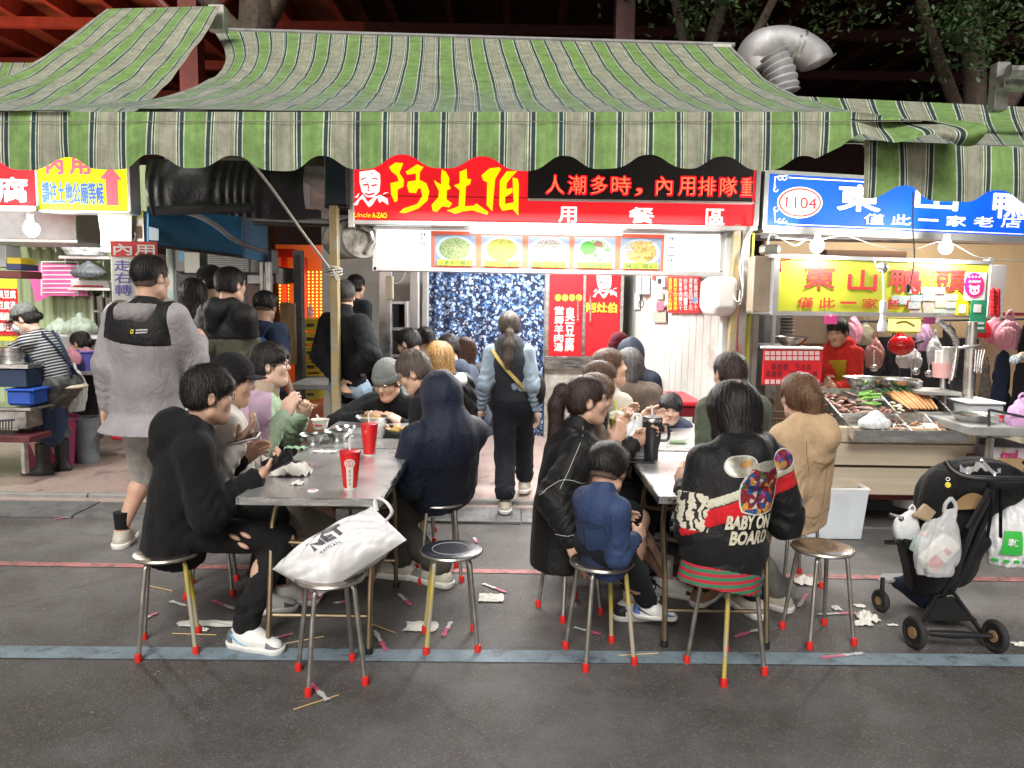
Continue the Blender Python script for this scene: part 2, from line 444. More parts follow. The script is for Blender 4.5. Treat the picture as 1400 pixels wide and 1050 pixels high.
EYEW = mat('eye_white',(.75,.73,.70),.2);IRIS = mat('iris',(.012,.008,.006),.15);LIP = mat('lips',(.42,.16,.13),.4)
LENS = mat('spectacle_frame',(.02,.02,.02),.3);SILVERF = mat('wire_frame',(.6,.58,.55),.25,1)
SOLEW = mat('white_rubber',(.74,.73,.69),.55,var=.1,vs=30)
def frame(az,pitch=0,roll=0):
 """columns right, forward, up; az 0 looks away from the camera, 90 to the right; pitch > 0 looks down"""
 m = Matrix.Rotation(-R(az),3,'Z') @ Matrix.Rotation(-R(pitch),3,'X') @ Matrix.Rotation(R(roll),3,'Y')
 return m
def ik(a,t,l1,l2,hint):
 d = t - a;L = min(d.length,(l1 + l2) * .995);d.normalize();t = a + d * L
 x = (l1 * l1 - l2 * l2 + L * L) / (2 * L);hh = math.sqrt(max(0,l1 * l1 - x * x))
 n = hint - d * hint.dot(d)
 if n.length < 1e-4:n = Vector((0,0,-1)) - d * (-d.z)
 return a + d * x + n.normalized() * hh,t
def head_sdf(c,M,s,fem=False,age=0):
 A = np.array(M,dtype=np.float32)
 L = lambda x,y,z:c + M @ Vector((x,y,z)) * s
 q = SDF()
 q.ell(L(0,-.010,.035),(.074 * s,.093 * s,.083 * s),A)
 q.ell(L(0,.018,-.030),(.060 * s,.070 * s,.082 * s),A,k=.03 * s)
 q.ell(L(0,.058,-.092),(.024 * s,.020 * s,.018 * s),A,k=.035 * s)
 for x in (-1,1):
  q.ell(L(.036 * x,.058,-.022),(.026 * s,.022 * s,.026 * s),A,k=.03 * s)
  q.cone(L(.050 * x,.0,-.07),L(.018 * x,.055,-.098),.018 * s,.016 * s,k=.04 * s)
  q.cone(L(.046 * x,.070,.029),L(.012 * x,.080,.027),.009 * s,.010 * s,k=.022 * s)
  q.ell(L(.031 * x,.094,.008),(.017 * s,.014 * s,.011 * s),A,k=.014 * s,mode='s')
 q.cone(L(0,.076,.018),L(0,.098,-.020),.008 * s,.0125 * s,k=.014 * s)
 for x in (-1,1):
  q.ell(L(.012 * x,.088,-.024),(.009 * s,.011 * s,.008 * s),A,k=.009 * s)
 q.cone(L(-.017,.078,-.050),L(.017,.078,-.050),.0085 * s,.0085 * s,k=.01 * s)
 q.cone(L(-.014,.077,-.062),L(.014,.077,-.062),.0085 * s,.0085 * s,k=.01 * s)
 q.cone(L(-.021,.092,-.0562),L(.021,.092,-.0562),.0028 * s,.0028 * s,k=.004 * s,mode='s')
 for x in (-1,1):
  E = A @ np.array(Matrix.Rotation(R(-22 * x),3,'Z'),dtype=np.float32)
  q.ell(L(.077 * x,-.008,-.005),(.009 * s,.019 * s,.030 * s),E,k=.008 * s)
  q.ell(L(.088 * x,-.002,-.001),(.006 * s,.010 * s,.016 * s),E,k=.006 * s,mode='s')
 return q,L,A
def hair_disp(c,M,s,amp,n,seed=1):
 A = np.array(M,'f');c = np.array(c,'f')
 def fn(X,Y,Z):
  x = (X - c[0]) * A[0][0] + (Y - c[1]) * A[1][0] + (Z - c[2]) * A[2][0]
  y = (X - c[0]) * A[0][1] + (Y - c[1]) * A[1][1] + (Z - c[2]) * A[2][1]
  z = (X - c[0]) * A[0][2] + (Y - c[1]) * A[1][2] + (Z - c[2]) * A[2][2]
  ph = np.arctan2(x,-y - .02 * s)
  w = 1.2 * np.sin(z * 38 / s + seed) + .7 * np.sin(z * 90 / s + ph * 3)
  return (amp * (.6 - np.abs(np.sin(ph * n * .5 + w)) * .7 - .5 * np.abs(np.sin(ph * n * 1.31 + w * 1.7 + seed)))).astype('f')
 return fn
def strands(q,c,M,s,n,ln,seed=0,w=.0016,lift=.003,sel=None,v=None,down=1.,zmin=-9):
 """thin locks lying on a hair volume"""
 r = np.random.RandomState(seed);A = np.array(M,'f');cc = np.array(c,'f')
 idx = r.choice(len(v),min(n,len(v)),replace=False);p = v[idx].astype('f')
 loc = (p - cc) @ A
 crown = np.array([0,-.045,.115]) * s
 tang = loc - crown;tang[:,2] -= .12 * s * down
 d = tang @ A.T;d /= np.linalg.norm(d,axis=1)[:,None] + 1e-6
 d = d + r.normal(size=d.shape) * .16
 def nrm(P3):
  e = .004;g = np.stack([q.at(P3 + np.array(o,'f') * e) - q.at(P3 - np.array(o,'f') * e) for o in ((1,0,0),(0,1,0),(0,0,1))],1)
  return g / (np.linalg.norm(g,axis=1)[:,None] + 1e-6)
 S_ = 4;st = ln / S_ * r.uniform(.6,1.4,(len(p),1));pts = [];lf = lift * r.uniform(.3,2.2,(len(p),1)) ** 1.3
 for i in range(S_ + 1):
  nn = nrm(p);dd = q.at(p)[:,None]
  p = p - nn * (dd - lf * (.2 + 1.3 * i / S_)) * .9
  d = d - nn * (d * nn).sum(1)[:,None];d /= np.linalg.norm(d,axis=1)[:,None] + 1e-6
  sd = np.cross(d,nn);ww = w * (1 - i / S_ * .85)
  pts.append((p - sd * ww,p + sd * ww));p = p + d * st
  d = d + np.array([0,0,-.10 * down],'f')
 vs = np.concatenate([np.stack(a,1) for a in pts],1)
 N = len(vs);m = 2 * (S_ + 1);F = []
 for i in range(S_):
  b = np.arange(N) * m + 2 * i;F.append(np.stack([b,b + 1,b + 3,b + 2],1))
 return vs.reshape(-1,3),np.concatenate(F)
def make_hair(par,style,c,M,s,hm,res,fine,seed=0,opt=None):
 opt = opt or {};vol = opt.get('vol',1)
 A = np.array(M,dtype=np.float32);L = lambda x,y,z:c + M @ Vector((x,y,z)) * s
 q = SDF();top = opt.get('top',0)
 fd = style == 'fade'
 q.ell(L(0,-.013,.040 + top * .5),((.0795 if fd else .082) * s * vol,.102 * s * vol,(.088 + top) * s * vol),A)
 low = {'short':-.045,'fade':-.026,'bowl':-.012}.get(style,-.06)
 def sub_face(z0=-.02,zz=.082,y=.112):q.ell(L(0,y,z0),(.076 * s,.062 * s,zz * s),A,k=.01,mode='s')
 def ears(r=.026):
  for x in (-1,1):q.ell(L(.088 * x,.004,-.012),(.03 * s,r * s,.036 * s),A,k=.01,mode='s')
 dn = L(0,0,0) - L(0,0,1 / max(s,.1));up = Vector(-dn)
 if style in ('short','fade','bowl','fringe'):
  if style == 'short' or style == 'fringe':q.ell(L(0,-.035,-.005),(.076 * s,.074 * s,.066 * s),A,k=.02)
  if style == 'bowl':
   q.cone(L(0,-.012,.03),L(0,-.008,.005),.080 * s,.078 * s,k=.02)
  if style in ('fringe','bowl'):q.cone(L(-.045,.062,.055),L(.045,.062,.055),.026 * s,.026 * s,k=.02)
  sub_face(-.035 if style in ('fringe','bowl') else -.022,.082,.115)
  if style != 'bowl':ears()
  n = (L(0,-.28,-1) - L(0,0,0)).normalized()
  q.cut(L(0,-.05,low),n)
 else:
  q.ell(L(0,-.035,-.005),(.078 * s,.074 * s,.070 * s),A,k=.02)
 if style in ('long','bob'):
  ln = opt.get('len',.30 if style == 'long' else .13)
  q.cone(L(-.03,-.045,.01),L(-.035,-.06,-.06 - ln),.058 * s,.045 * s,k=.05,ax=M @ Vector((0,1,0)),fl=.75)
  q.cone(L(.03,-.045,.01),L(.035,-.06,-.06 - ln),.058 * s,.045 * s,k=.05,ax=M @ Vector((0,1,0)),fl=.75)
  for x in (-1,1):q.cone(L(.068 * x,.0,.03),L(.074 * x,.005,-.05 - ln * .7),.026 * s,.028 * s,k=.03)
  sub_face(-.03,.095,.112)
 if style in ('pony','bun','lowpony'):
  sub_face(-.03,.085,.112);ears(.024)
  n = (L(0,-.5,-1) - L(0,0,0)).normalized();q.cut(L(0,-.06,-.055),n) if style != 'lowpony' else None
 if style == 'pony':
  pts = [L(*t) for t in opt.get('tail',[(0,-.10,.06),(0,-.15,.05),(0,-.165,-.05),(0,-.14,-.18),(0,-.11,-.30)])]
  rr = opt.get('tr',[.018,.034,.036,.03,.012])
  for i in range(len(pts) - 1):q.cone(pts[i],pts[i + 1],rr[i] * s,rr[i + 1] * s,k=.015)
  q.cuts = []
 if style == 'lowpony':
  pts = [L(*t) for t in opt.get('tail',[(0,-.09,-.03),(0,-.115,-.06),(0,-.11,-.16),(.01,-.10,-.28)])]
  rr = opt.get('tr',[.022,.026,.032,.016])
  for i in range(len(pts) - 1):q.cone(pts[i],pts[i + 1],rr[i] * s,rr[i + 1] * s,k=.015)
 if style == 'bun':
  b = opt.get('bun',(0,-.115,-.02));q.ell(L(*b),(.032 * s,.028 * s,.03 * s),A,k=.012);q.cuts = []
 q.disp = hair_disp(c,M,s,(.0030 if style in ('fade','bowl','short') else .0045) if fine else .0045,40 if fine else 24,seed)
 if style in ('fade','bowl'):
  z = SDF();z.ell(L(0,-.010,.035),(.0762 * s,.0950 * s,.085 * s),A);z.ell(L(0,-.030,-.010),(.066 * s,.068 * s,.066 * s),A,k=.02)
  z.ell(L(0,.105,-.03),(.090 * s,.075 * s,.10 * s),A,k=.01,mode='s');z.cut(L(0,-.05,-.050 if style == 'fade' else -.040),(L(0,-.28,-1) - L(0,0,0)).normalized())
  sdf_obj('shaved_hair',z,.006,mat('stubble',(.13,.085,.065),.7,var=.3,vs=200),par)
 v,F = q.mesh(res)
 ex = []
 if opt.get('strands',1):
  n = int((4200 if fine else 900) * (1.6 if style in ('long','bob') else 1))
  ex.append(strands(q,c,M,s,n,(.07 if style in ('long','pony','bob','lowpony') else .042) * s,seed,w=.0015 if fine else .0026,v=v,lift=.0032 * s))
  ex.append(strands(q,c,M,s,260 if fine else 90,.075 * s,seed + 9,w=.0008 if fine else .0014,v=v,lift=.010 * s))
 return sdf_obj('hair',(v,F),res,hm,par,ex)
def hand_sdf(w,d,n,right,s,curl=.5,spread=.0,point=None):
 """wrist, direction, palm normal (the way the palm faces)"""
 d = d.normalized();n = (n - d * n.dot(d)).normalized();sd = d.cross(n) * (1 if right else -1)
 q = SDF();M = Matrix((sd,d,n)).transposed();A = np.array(M,'f')
 q.box(w + d * .046 * s,(.038 * s,.044 * s,.0125 * s),A,rd=.012 * s)
 q.cone(w - d * .03 * s,w + d * .03 * s,.026 * s,.028 * s,k=.03,ax=n,fl=.75)
 for i,(o,l) in enumerate(((.028,.070),(.010,.078),(-.009,.072),(-.027,.056))):
  b = w + d * (.088 - .004 * abs(i - 1)) * s + sd * o * s
  c = curl if not isinstance(curl,(list,tuple)) else curl[i]
  a = c * .55;dd = d + sd * (o * 4 * spread);p = b
  for j,f in enumerate((.45,.31,.24)):
   v = (dd.normalized() * math.cos(a) + n * math.sin(a)).normalized()
   e = p + v * l * f * 1.08 * s
   q.cone(p,e,(.0092 - .0009 * j) * s,(.0086 - .0011 * j) * s,k=.006);p = e;a += c * .8
 b = w + d * .022 * s + sd * .028 * s + n * .004 * s
 e = b + (sd * .75 + d * .75 + n * .35).normalized() * .042 * s;q.cone(b,e,.0135 * s,.0105 * s,k=.018)
 e2 = e + (sd * (.35 - .35 * (sum(curl) / 4 if isinstance(curl,(list,tuple)) else curl)) + d * .9 + n * .55).normalized() * .034 * s;q.cone(e,e2,.0102 * s,.0078 * s,k=.006)
 return q
def shoe(par,ank,az,s,kind,fine):
 f = Vector((math.sin(R(az)),math.cos(R(az)),0));r = Vector((f.y,-f.x,0));g = Vector((ank.x,ank.y,ank.z - .088 * s));U = Vector((0,0,1))
 K = {'dunk':('white_leather',(.72,.71,.67)),'runner':('beige_suede',(.50,.46,.38)),'black':('black_leather',(.015,.015,.016)),
         'boot':('rubber_boot',(.018,.018,.02)),'white':('white_leather',(.72,.71,.67)),'sandal':('tan_leather',(.28,.14,.08)),'panda':('white_leather',(.72,.71,.67)),'toddler':('white_leather',(.72,.71,.67))}[kind]
 m = mat(K[0],K[1],.5,var=.12,vs=20,bump=.1,bs=120)
 q = SDF();sh = SDF()
 hl = g - f * .045 * s;toe = g + f * .150 * s
 if kind == 'boot':q.cone(g + U * .05 * s,g + U * .30 * s,.052 * s,.064 * s,k=.03)
 q.cone(hl + U * .045 * s,g + f * .04 * s + U * .05 * s,.042 * s,.046 * s,k=.03)
 q.cone(g + f * .03 * s + U * .055 * s,toe + U * .028 * s,.044 * s,.036 * s,k=.04,ax=U,fl=.92)
 q.cone(g + U * .05 * s,g + U * .092 * s,.040 * s,.043 * s,k=.03)
 q.cut(g + U * .018 * s,-U);q.cut(g + U * (.31 if kind == 'boot' else .098) * s,U)
 o = sdf_obj('shoe' if kind != 'boot' else 'boot',q,.006 if fine else .011,m,par)
 sl = q.copy(.004);sl.cuts = [];sl.cut(g + U * (.030 if kind != 'runner' else .036) * s,U);sl.cut(g,-U)
 if kind != 'boot':
  sl.ops = [op for op in sl.ops]
  sl.cone(hl + U * .02 * s,g + f * .05 * s + U * .02 * s,.043 * s,.040 * s,k=.02);sl.cone(g + f * .05 * s + U * .02 * s,toe + U * .02 * s,.040 * s,.040 * s,k=.02)
  sdf_obj('sole',sl,.006 if fine else .011,SOLEW,o)
 def patch(col,nm,cuts,inf=.0025,name='panel'):
  z = q.copy(inf);
  for cc in cuts:z.cut(*cc)
  sdf_obj(name,z,.006 if fine else .011,mat(nm,col,.5,var=.1),o)
 if kind in ('dunk','panda','toddler'):
  c1 = {'dunk':('grey_suede',(.13,.14,.15)),'panda':('black_leather',(.015,.015,.016)),'toddler':('blue_suede',(.12,.22,.5))}[kind]
  patch(c1[1],c1[0],[(g + f * .125 * s,-f),(g + U * .058 * s + f * .12 * s,U + f * .4)],name='toe_panel')
  patch(c1[1],c1[0],[(g - f * .035 * s,f),(g + U * .08 * s,U)],name='heel_panel')
  c2 = {'dunk':('sky_blue_leather',(.16,.42,.60)),'panda':('black_leather',(.015,.015,.016)),'toddler':('navy_leather',(.01,.015,.05))}[kind]
  for sd in (-1,1):
   z = q.copy(.004)
   z.cut(g + r * sd * .026 * s,r * -sd)
   z.cut(g + f * .075 * s,f);z.cut(g - f * .05 * s,-f)
   z.cut(g + f * .0 + U * .054 * s,(U * 1 + f * .42));z.cut(g + U * .040 * s + f * .02 * s,(-U * 1 - f * .30))
   sdf_obj('side_tick',z,.004 if fine else .009,mat(c2[0],c2[1],.45),o)
  lc = MB()
  for k in range(5):
   a = g + f * (.045 + .019 * k) * s + U * (.098 - .0085 * k) * s
   lc.tube([a - r * .024 * s - U * .008,a + U * .004,a + r * .024 * s - U * .008],.0032 * s,5)
  lc.build('laces',mat('lace_white',(.7,.68,.62),.8),o,smooth=True)
 if kind == 'runner':
  patch((.22,.21,.19),'grey_mesh',[(g + f * .10 * s,-f),(g + U * .065 * s,U)],name='toe_panel')
  lc = MB()
  for k in range(4):
   a = g + f * (.05 + .02 * k) * s + U * (.094 - .008 * k) * s
   lc.tube([a - r * .022 * s - U * .008,a + U * .004,a + r * .022 * s - U * .008],.003 * s,5)
  lc.build('laces',mat('lace_white',(.7,.68,.62),.8),o,smooth=True)
 return o
def person(label,h,p,a,ha,hp=0,hrl=0,fl=None,fr=None,hl=None,hr=None,s=1.,sh=.155,wd=1.,res=.012,fine=False,
           sk=SKIN,hair=('short',H_BLACK,{}),top=None,bot=None,shoes=('black','black'),hand=None,group=None,stand=False,
           seat=.44,kn=None,glasses=None,ehl=None,ehr=None,seed=1,faz=None,face=True,curlL=.5,curlR=.5,nL=None,nR=None,
           cat='person',chest=None,sock=None,hsc=1.):
 """h, p: head centre and pelvis as (column, row or None, depth); fl/fr: (column, row) of the foot on the ground or (x,y,z)"""
 H = P(*h);Pv = Vector(p) if len(p) == 3 and isinstance(p,Vector) else (Wz(p[0],p[2],(seat + .085 * s) if p[1] is None else p[1]))
 par = thing('person',label,cat,(Pv.x,Pv.y,0),group)
 B = frame(a);Fw = B @ Vector((0,1,0));Rt = B @ Vector((1,0,0));Up = Vector((0,0,1));Mh = frame(ha,hp,hrl)
 neck = H - (Mh @ Vector((0,.35,1))).normalized() * .105 * s - Up * .05 * s - Fw * .01
 U = (neck - Pv).normalized();tl = (neck - Pv).length
 waist = Pv.lerp(neck,.33) - Fw * .02 * s;chestp = (Pv.lerp(neck,.68) - Fw * .015 * s) if chest is None else Vector(chest)
 sc = neck - U * .060 * s;sh = sh * .93
 shL,shR = sc - Rt * sh * s,sc + Rt * sh * s
 Fb = (Fw - U * Fw.dot(U)).normalized()
 UA,FA,TH,SN = .28 * s,.245 * s,.43 * s,.41 * s
 def hand_pt(t,sg):
  if t is None:return None
  return t if isinstance(t,Vector) else P(*t)
 tL,tR = hand_pt(hl,-1),hand_pt(hr,1)
 if tL is None:tL = shL - Up * .50 * s + Fw * .05 - Rt * .07
 if tR is None:tR = shR - Up * .50 * s + Fw * .05 + Rt * .07
 eL,wL = ik(shL,tL,UA,FA,(ehl if ehl is not None else (-Up * 1. - Rt * .15 - Fw * .45)))
 eR,wR = ik(shR,tR,UA,FA,(ehr if ehr is not None else (-Up * 1. + Rt * .15 - Fw * .45)))
 hipL,hipR = Pv - Rt * .082 * s * wd,Pv + Rt * .082 * s * wd
 def foot(t,sg):
  if t is None:
   base = (Pv + Rt * sg * .10 * s + Fw * (.0 if stand else .33 * s));return Vector((base.x,base.y,.088 * s))
  if isinstance(t,Vector):return t
  g = G(t[0],t[1]);return Vector((g.x,g.y,.088 * s))
 aL,aR = foot(fl,-1),foot(fr,1)
 kh = (Fw * 1 + Up * (.0 if stand else .9))
 kL,aL2 = ik(hipL,aL,TH,SN,kh if kn is None else kn[0]);kR,aR2 = ik(hipR,aR,TH,SN,kh if kn is None else kn[1])
 aL,aR = aL2,aR2
 s0 = s;s = s * hsc;hq,L,A = head_sdf(H,Mh,s)
 nk = SDF();hq.cone(L(0,-.025,-.05),neck - U * .03,.052 * s0,.058 * s0,k=.03)
 v,F = hq.mesh((.0042 if fine else .0075) * s);s = s0
 core = SDF();bare_leg = bool(bot and bot.get('bare'));short_sl = bool(top and top.get('short'))
 core.cone(Pv,neck - U * .04,.09 * s,.07 * s,ax=Fb,fl=.7,k=.05)
 core.cone(shL,shR,.04 * s,.04 * s,k=.05)
 for (a_,b_,c_) in ((shL,eL,wL),(shR,eR,wR)):
  core.cone(a_,b_,.044 * s,.040 * s,k=.03);core.cone(b_,c_,.040 * s,.026 * s,k=.02)
 for (a_,b_,c_) in ((hipL,kL,aL),(hipR,kR,aR)):
  core.cone(a_,b_,.072 * s,.052 * s,k=.04);core.cone(b_,b_.lerp(c_,.35) - Fw * .012,.050 * s,.053 * s,k=.03)
  core.cone(b_.lerp(c_,.35) - Fw * .012,c_ + Up * .02,.053 * s,.034 * s,k=.03);core.cone(c_ + Up * .02,c_ - Up * .05 * s,.032 * s,.03 * s,k=.02)
 ex = [core.mesh((.009 if (bare_leg or short_sl) and fine else .016))]
 for (e_,w_,rt,cu,nn) in ((eL,wL,False,curlL,nL),(eR,wR,True,curlR,nR)):
  d = (w_ - e_).normalized();n_ = nn if nn is not None else (Rt * (1 if not rt else -1) * .8 + Fw * -.1 - Up * .3)
  if hand and (0 if not rt else 1) in hand:d = (d + hand[0 if not rt else 1]).normalized()
  hs = hand_sdf(w_,d,n_,rt,s,cu);ex.append(hs.mesh(.0038 if fine else .0062))
 body = sdf_obj('body',(v,F),0,sk,par,ex)
 s = s0 * hsc
 if face:
  ey = MB();ir = MB();br = MB()
  for x in (-1,1):
   cE = L(.031 * x,.0725,.0095);ey.ell(cE,(.0115 * s,) * 3,10,8)
   fd = (Mh @ Vector((0,1,-.12))).normalized();ir.ell(cE + fd * .0068 * s,(.0058 * s,) * 3,8,6)
   br.tube([L(.014 * x,.0855,.033),L(.032 * x,.0835,.0385),L(.050 * x,.070,.033)],[.003 * s,.0036 * s,.0015 * s],5,flat=.6)
   eyo = ey.build('eye',EYEW,par,True);ey = MB();ir.build('iris',IRIS,eyo,True);ir = MB()
   br.build('eyebrow',hair[1] if hair else H_BLACK,par,True);br = MB()
   el = MB().tube([L(.015 * x,.0840,.0085),L(.024 * x,.0868,.0150),L(.034 * x,.0860,.0158),L(.046 * x,.0775,.0095)],[.0012 * s,.0027 * s,.0027 * s,.0012 * s],6)
   el.build('eyelid',sk,par,True)
  lp = MB().tube([L(-.021,.0805,-.0560),L(-.008,.0880,-.0515),L(0,.0885,-.0530),L(.008,.0880,-.0515),L(.021,.0805,-.0560)],[.0012 * s,.0036 * s,.0034 * s,.0036 * s,.0012 * s],6)
  lp.tube([L(-.019,.0805,-.0570),L(0,.0885,-.0615),L(.019,.0805,-.0570)],[.0012 * s,.0042 * s,.0012 * s],6)
  lp.build('lips',LIP,par,True)
 if hair:make_hair(par,hair[0],H,Mh,s,hair[1],(.0045 if fine else .008) * s,fine,seed,hair[2])
 s = s0
 if bot:
  q = SDF();t = bot.get('t',.016) * s * .8;rg = bot.get('ring',.006) * .7;legk = bot.get('leg',.03)
  q.ell(Pv + Up * .01,(.155 * s * wd + t,.118 * s * wd + t,.115 * s),np.array(B,'f'),k=.03)
  if tl > .3:q.cone(Pv,waist,.135 * s * wd,.115 * s * wd,ax=Fb,fl=.8,k=.04)
  sht = bot.get('bare')
  for (a_,b_,c_) in ((hipL,kL,aL),(hipR,kR,aR)):
   q.cone(a_,b_,.080 * s * wd + t,.056 * s + t,k=.05,ring=(rg,22,.1,.25))
   if sht:
    e_ = b_.lerp(a_,.12) if sht == 'above' else b_.lerp(c_,.12)
    q.ops[-1] = ('c',V3(a_),V3(e_),.080 * s * wd + t,.070 * s + t,None,1,.05,'u',(rg,14,.1,.25))
   else:
    e_ = c_ + Up * (bot.get('up',.02));q.cone(b_,e_,.056 * s + t,.036 * s + legk,k=.03,ring=(rg * 1.1,30,.95,.28))
  q.disp = folds(.0055,26,seed + 3)
  if not sht:q.cut(Vector((0,0,min(aL.z,aR.z) + bot.get('up',.02) - .035)),-Up)
  o = sdf_obj('trousers' if not sht else 'shorts',q,res,bot['m'],par)
  for (col,nm,pt,n_,dist) in bot.get('patch',[]):pass
 q = None
 if top:
  t = top.get('t',.02) * s * .8;q = SDF();rg = top.get('ring',.007) * .5;wf = top.get('w',1.) * wd
  hd = top.get('hem',.10) * s;hemp = Pv - U * hd if not top.get('plumb') else Pv - Up * hd
  q.cone(Pv,waist,(.138 * wf * s + t),(.126 * wf * s + t),ax=Fb,fl=top.get('fl',.76),k=.03)
  q.cone(waist,chestp,(.126 * wf * s + t),(.140 * wf * s + t),ax=Fb,fl=top.get('fl',.74),k=.03)
  q.cone(shL.lerp(shR,.10) - U * .008,shR.lerp(shL,.10) - U * .008,.050 * s + t,.050 * s + t,k=.05)
  q.cone(neck - U * .01,sc - U * .03,.052 * s + t * .5,.085 * s,k=.05)
  q.cone(Pv,hemp,.138 * wf * s + t,(.140 * wf * top.get('flare',1.0)) * s + t,ax=Fb,fl=.78,k=.03)
  for (a_,b_,c_,sg) in ((shL,eL,wL,-1),(shR,eR,wR,1)):
   if top.get('nosleeve'):q.cone(a_,a_.lerp(b_,.12),.06 * s + t,.055 * s + t,k=.04);continue
   sw = top.get('sw',0)
   if top.get('short'):
    q.cone(a_,a_.lerp(b_,.62),.054 * s + t,.052 * s + t + .008,k=.04,ring=(rg,12,.6,.5));continue
   q.cone(a_,b_,.047 * s + t,.041 * s + t + sw * s,k=.035,ring=(rg,26,.95,.35))
   q.cone(b_,b_.lerp(c_,.93),.041 * s + t + sw * s,.029 * s + t * .7,k=.02,ring=(rg,30,.6,.6))
  nkr = (neck - U * .015)
  if top.get('collar',0):
   ck = top['collar'];q.cone(nkr,nkr + (L(0,-.02,-.06) - nkr).normalized() * ck * s,.068 * s,.068 * s,k=.02)
  if top.get('hood') == 'down':
   b0 = neck - Fb * .075 * s + U * .01;hw = top.get('hoodw',1) * 1.12
   q.cone(b0 - Rt * .085 * s + Fb * .05 * s + U * .01,b0 - Fb * .03 * s - U * .03,.040 * s * hw,.055 * s * hw,k=.03)
   q.cone(b0 + Rt * .085 * s + Fb * .05 * s + U * .01,b0 - Fb * .03 * s - U * .03,.040 * s * hw,.055 * s * hw,k=.03)
   q.cone(b0 - Fb * .02 - U * .02 * s,b0 - Fb * .055 * s - U * .13 * s,.066 * s * hw,.040 * s * hw,k=.025,ax=Fb,fl=.85)
  if top.get('hood') == 'up':
   q.ell(L(0,-.020,.030),(.103 * s,.122 * s,.118 * s),A,k=.03)
   q.cone(L(0,-.035,-.02),neck - Fb * .02 * s - U * .04,.100 * s,.125 * s,k=.05,ax=Fb,fl=.85)
   q.cone(L(0,.03,-.06),neck + Fb * .05 * s,.06 * s,.06 * s,k=.05)
   q.ell(L(0,.120,.0),(.060 * s,.075 * s,.088 * s),A,k=.01,mode='s')
  q.disp = folds(top.get('amp',.007),top.get('f',24),seed,dirn=U,st=top.get('st',.6))
  q.cut(hemp,-(U if not top.get('plumb') else Up))
  nm = top.get('name','jacket')
  o = sdf_obj(nm,q,res * top.get('rs',1),top['m'],par)
  for pt in top.get('patches',[]):
   z = q.copy(pt.get('inf',.003))
   for (u,f_,r_,n_) in pt['cuts']:
    z.cut(neck + U * u * s + Fb * f_ * s + Rt * r_ * s,U * n_[0] + Fb * n_[1] + Rt * n_[2])
   if pt.get('arm') is not None:
    e0,e1 = {0:(eL,wL),1:(eR,wR),2:(shL,eL),3:(shR,eR)}[pt['arm']]
    dd = (e1 - e0);z = SDF();z.cone(e0.lerp(e1,pt['t'][0]),e0.lerp(e1,pt['t'][1]),pt['r'][0] * s,pt['r'][1] * s,ring=(.003,40,.5,1));z.cut(e0.lerp(e1,pt['t'][0]),-dd);z.cut(e0.lerp(e1,pt['t'][1]),dd)
   sdf_obj(pt['name'],z,res * pt.get('rs',1),pt['m'],par if pt.get('top') else o)
 for (k_,an,az_) in ((0,aL,None),(1,aR,None)):
  if shoes and shoes[k_]:
   az2 = (faz[k_] if faz else a);shoe(par,an,az2,s,shoes[k_],fine)
   if sock:MB().tube([an + Up * .02,an + Up * .12 * s],[.040 * s,.046 * s],14).build('sock',sock,par,True)
 if glasses:
  gm = MB()
  for x in (-1,1):
   gm.tube([L(.033 * x + .024 * math.cos(t_),.097 - .004 * abs(math.cos(t_)),.006 + .021 * math.sin(t_)) for t_ in [i * math.pi / 9 for i in range(18)]],.0017 * s,5,closed=True)
   gm.tube([L(.057 * x,.094,.010),L(.080 * x,.03,.012),L(.083 * x,-.005,.004)],.0017 * s,5)
  gm.tube([L(-.010,.098,.010),L(.010,.098,.010)],.0017 * s,5)
  gm.build('glasses',glasses,par,True)
 return dict(par=par,L=L,M=Mh,H=H,A=A,B=B,neck=neck,U=U,Fb=Fb,Rt=Rt,Fw=Fw,shL=shL,shR=shR,eL=eL,eR=eR,wL=wL,wR=wR,kL=kL,kR=kR,aL=aL,aR=aR,Pv=Pv,q=q,s=s * hsc,hipL=hipL,hipR=hipR,sc=sc)
def cap(D,m,brim=True,az=0,fine=False,name='cap',back=False):
 L,A,s = D['L'],D['A'],D['s'];q = SDF()
 q.ell(L(0,-.012,.045),(.090 * s,.109 * s,.098 * s),A);q.cut(L(0,0,.035),(L(0,0,0) - L(0,-.12,1)).normalized())
 o = sdf_obj(name,q,.005 if fine else .009,m,D['par'])
 if brim:
  b = MB();sg = -1 if back else 1
  def fn(u,v):
   x = (u - .5) * 2;return L(x * .078 * (1 - .12 * v),sg * (.075 + (.085 * v) * math.sqrt(max(0,1 - (x * .82) ** 2)) * 1.0 - .03 * x * x),.045 - .012 * v - .012 * x * x)
  b.grid(fn,12,5);g = MB();b2 = [Vector(t) for t in b.v];off = D['M'] @ Vector((0,0,.004))
  n = len(b2);b.v += [tuple(t + off) for t in b2];b.f += [tuple(reversed([i + n for i in f])) for f in b.f];b.mi = [0] * len(b.f)
  b.build('brim',m,o,True)
 return o
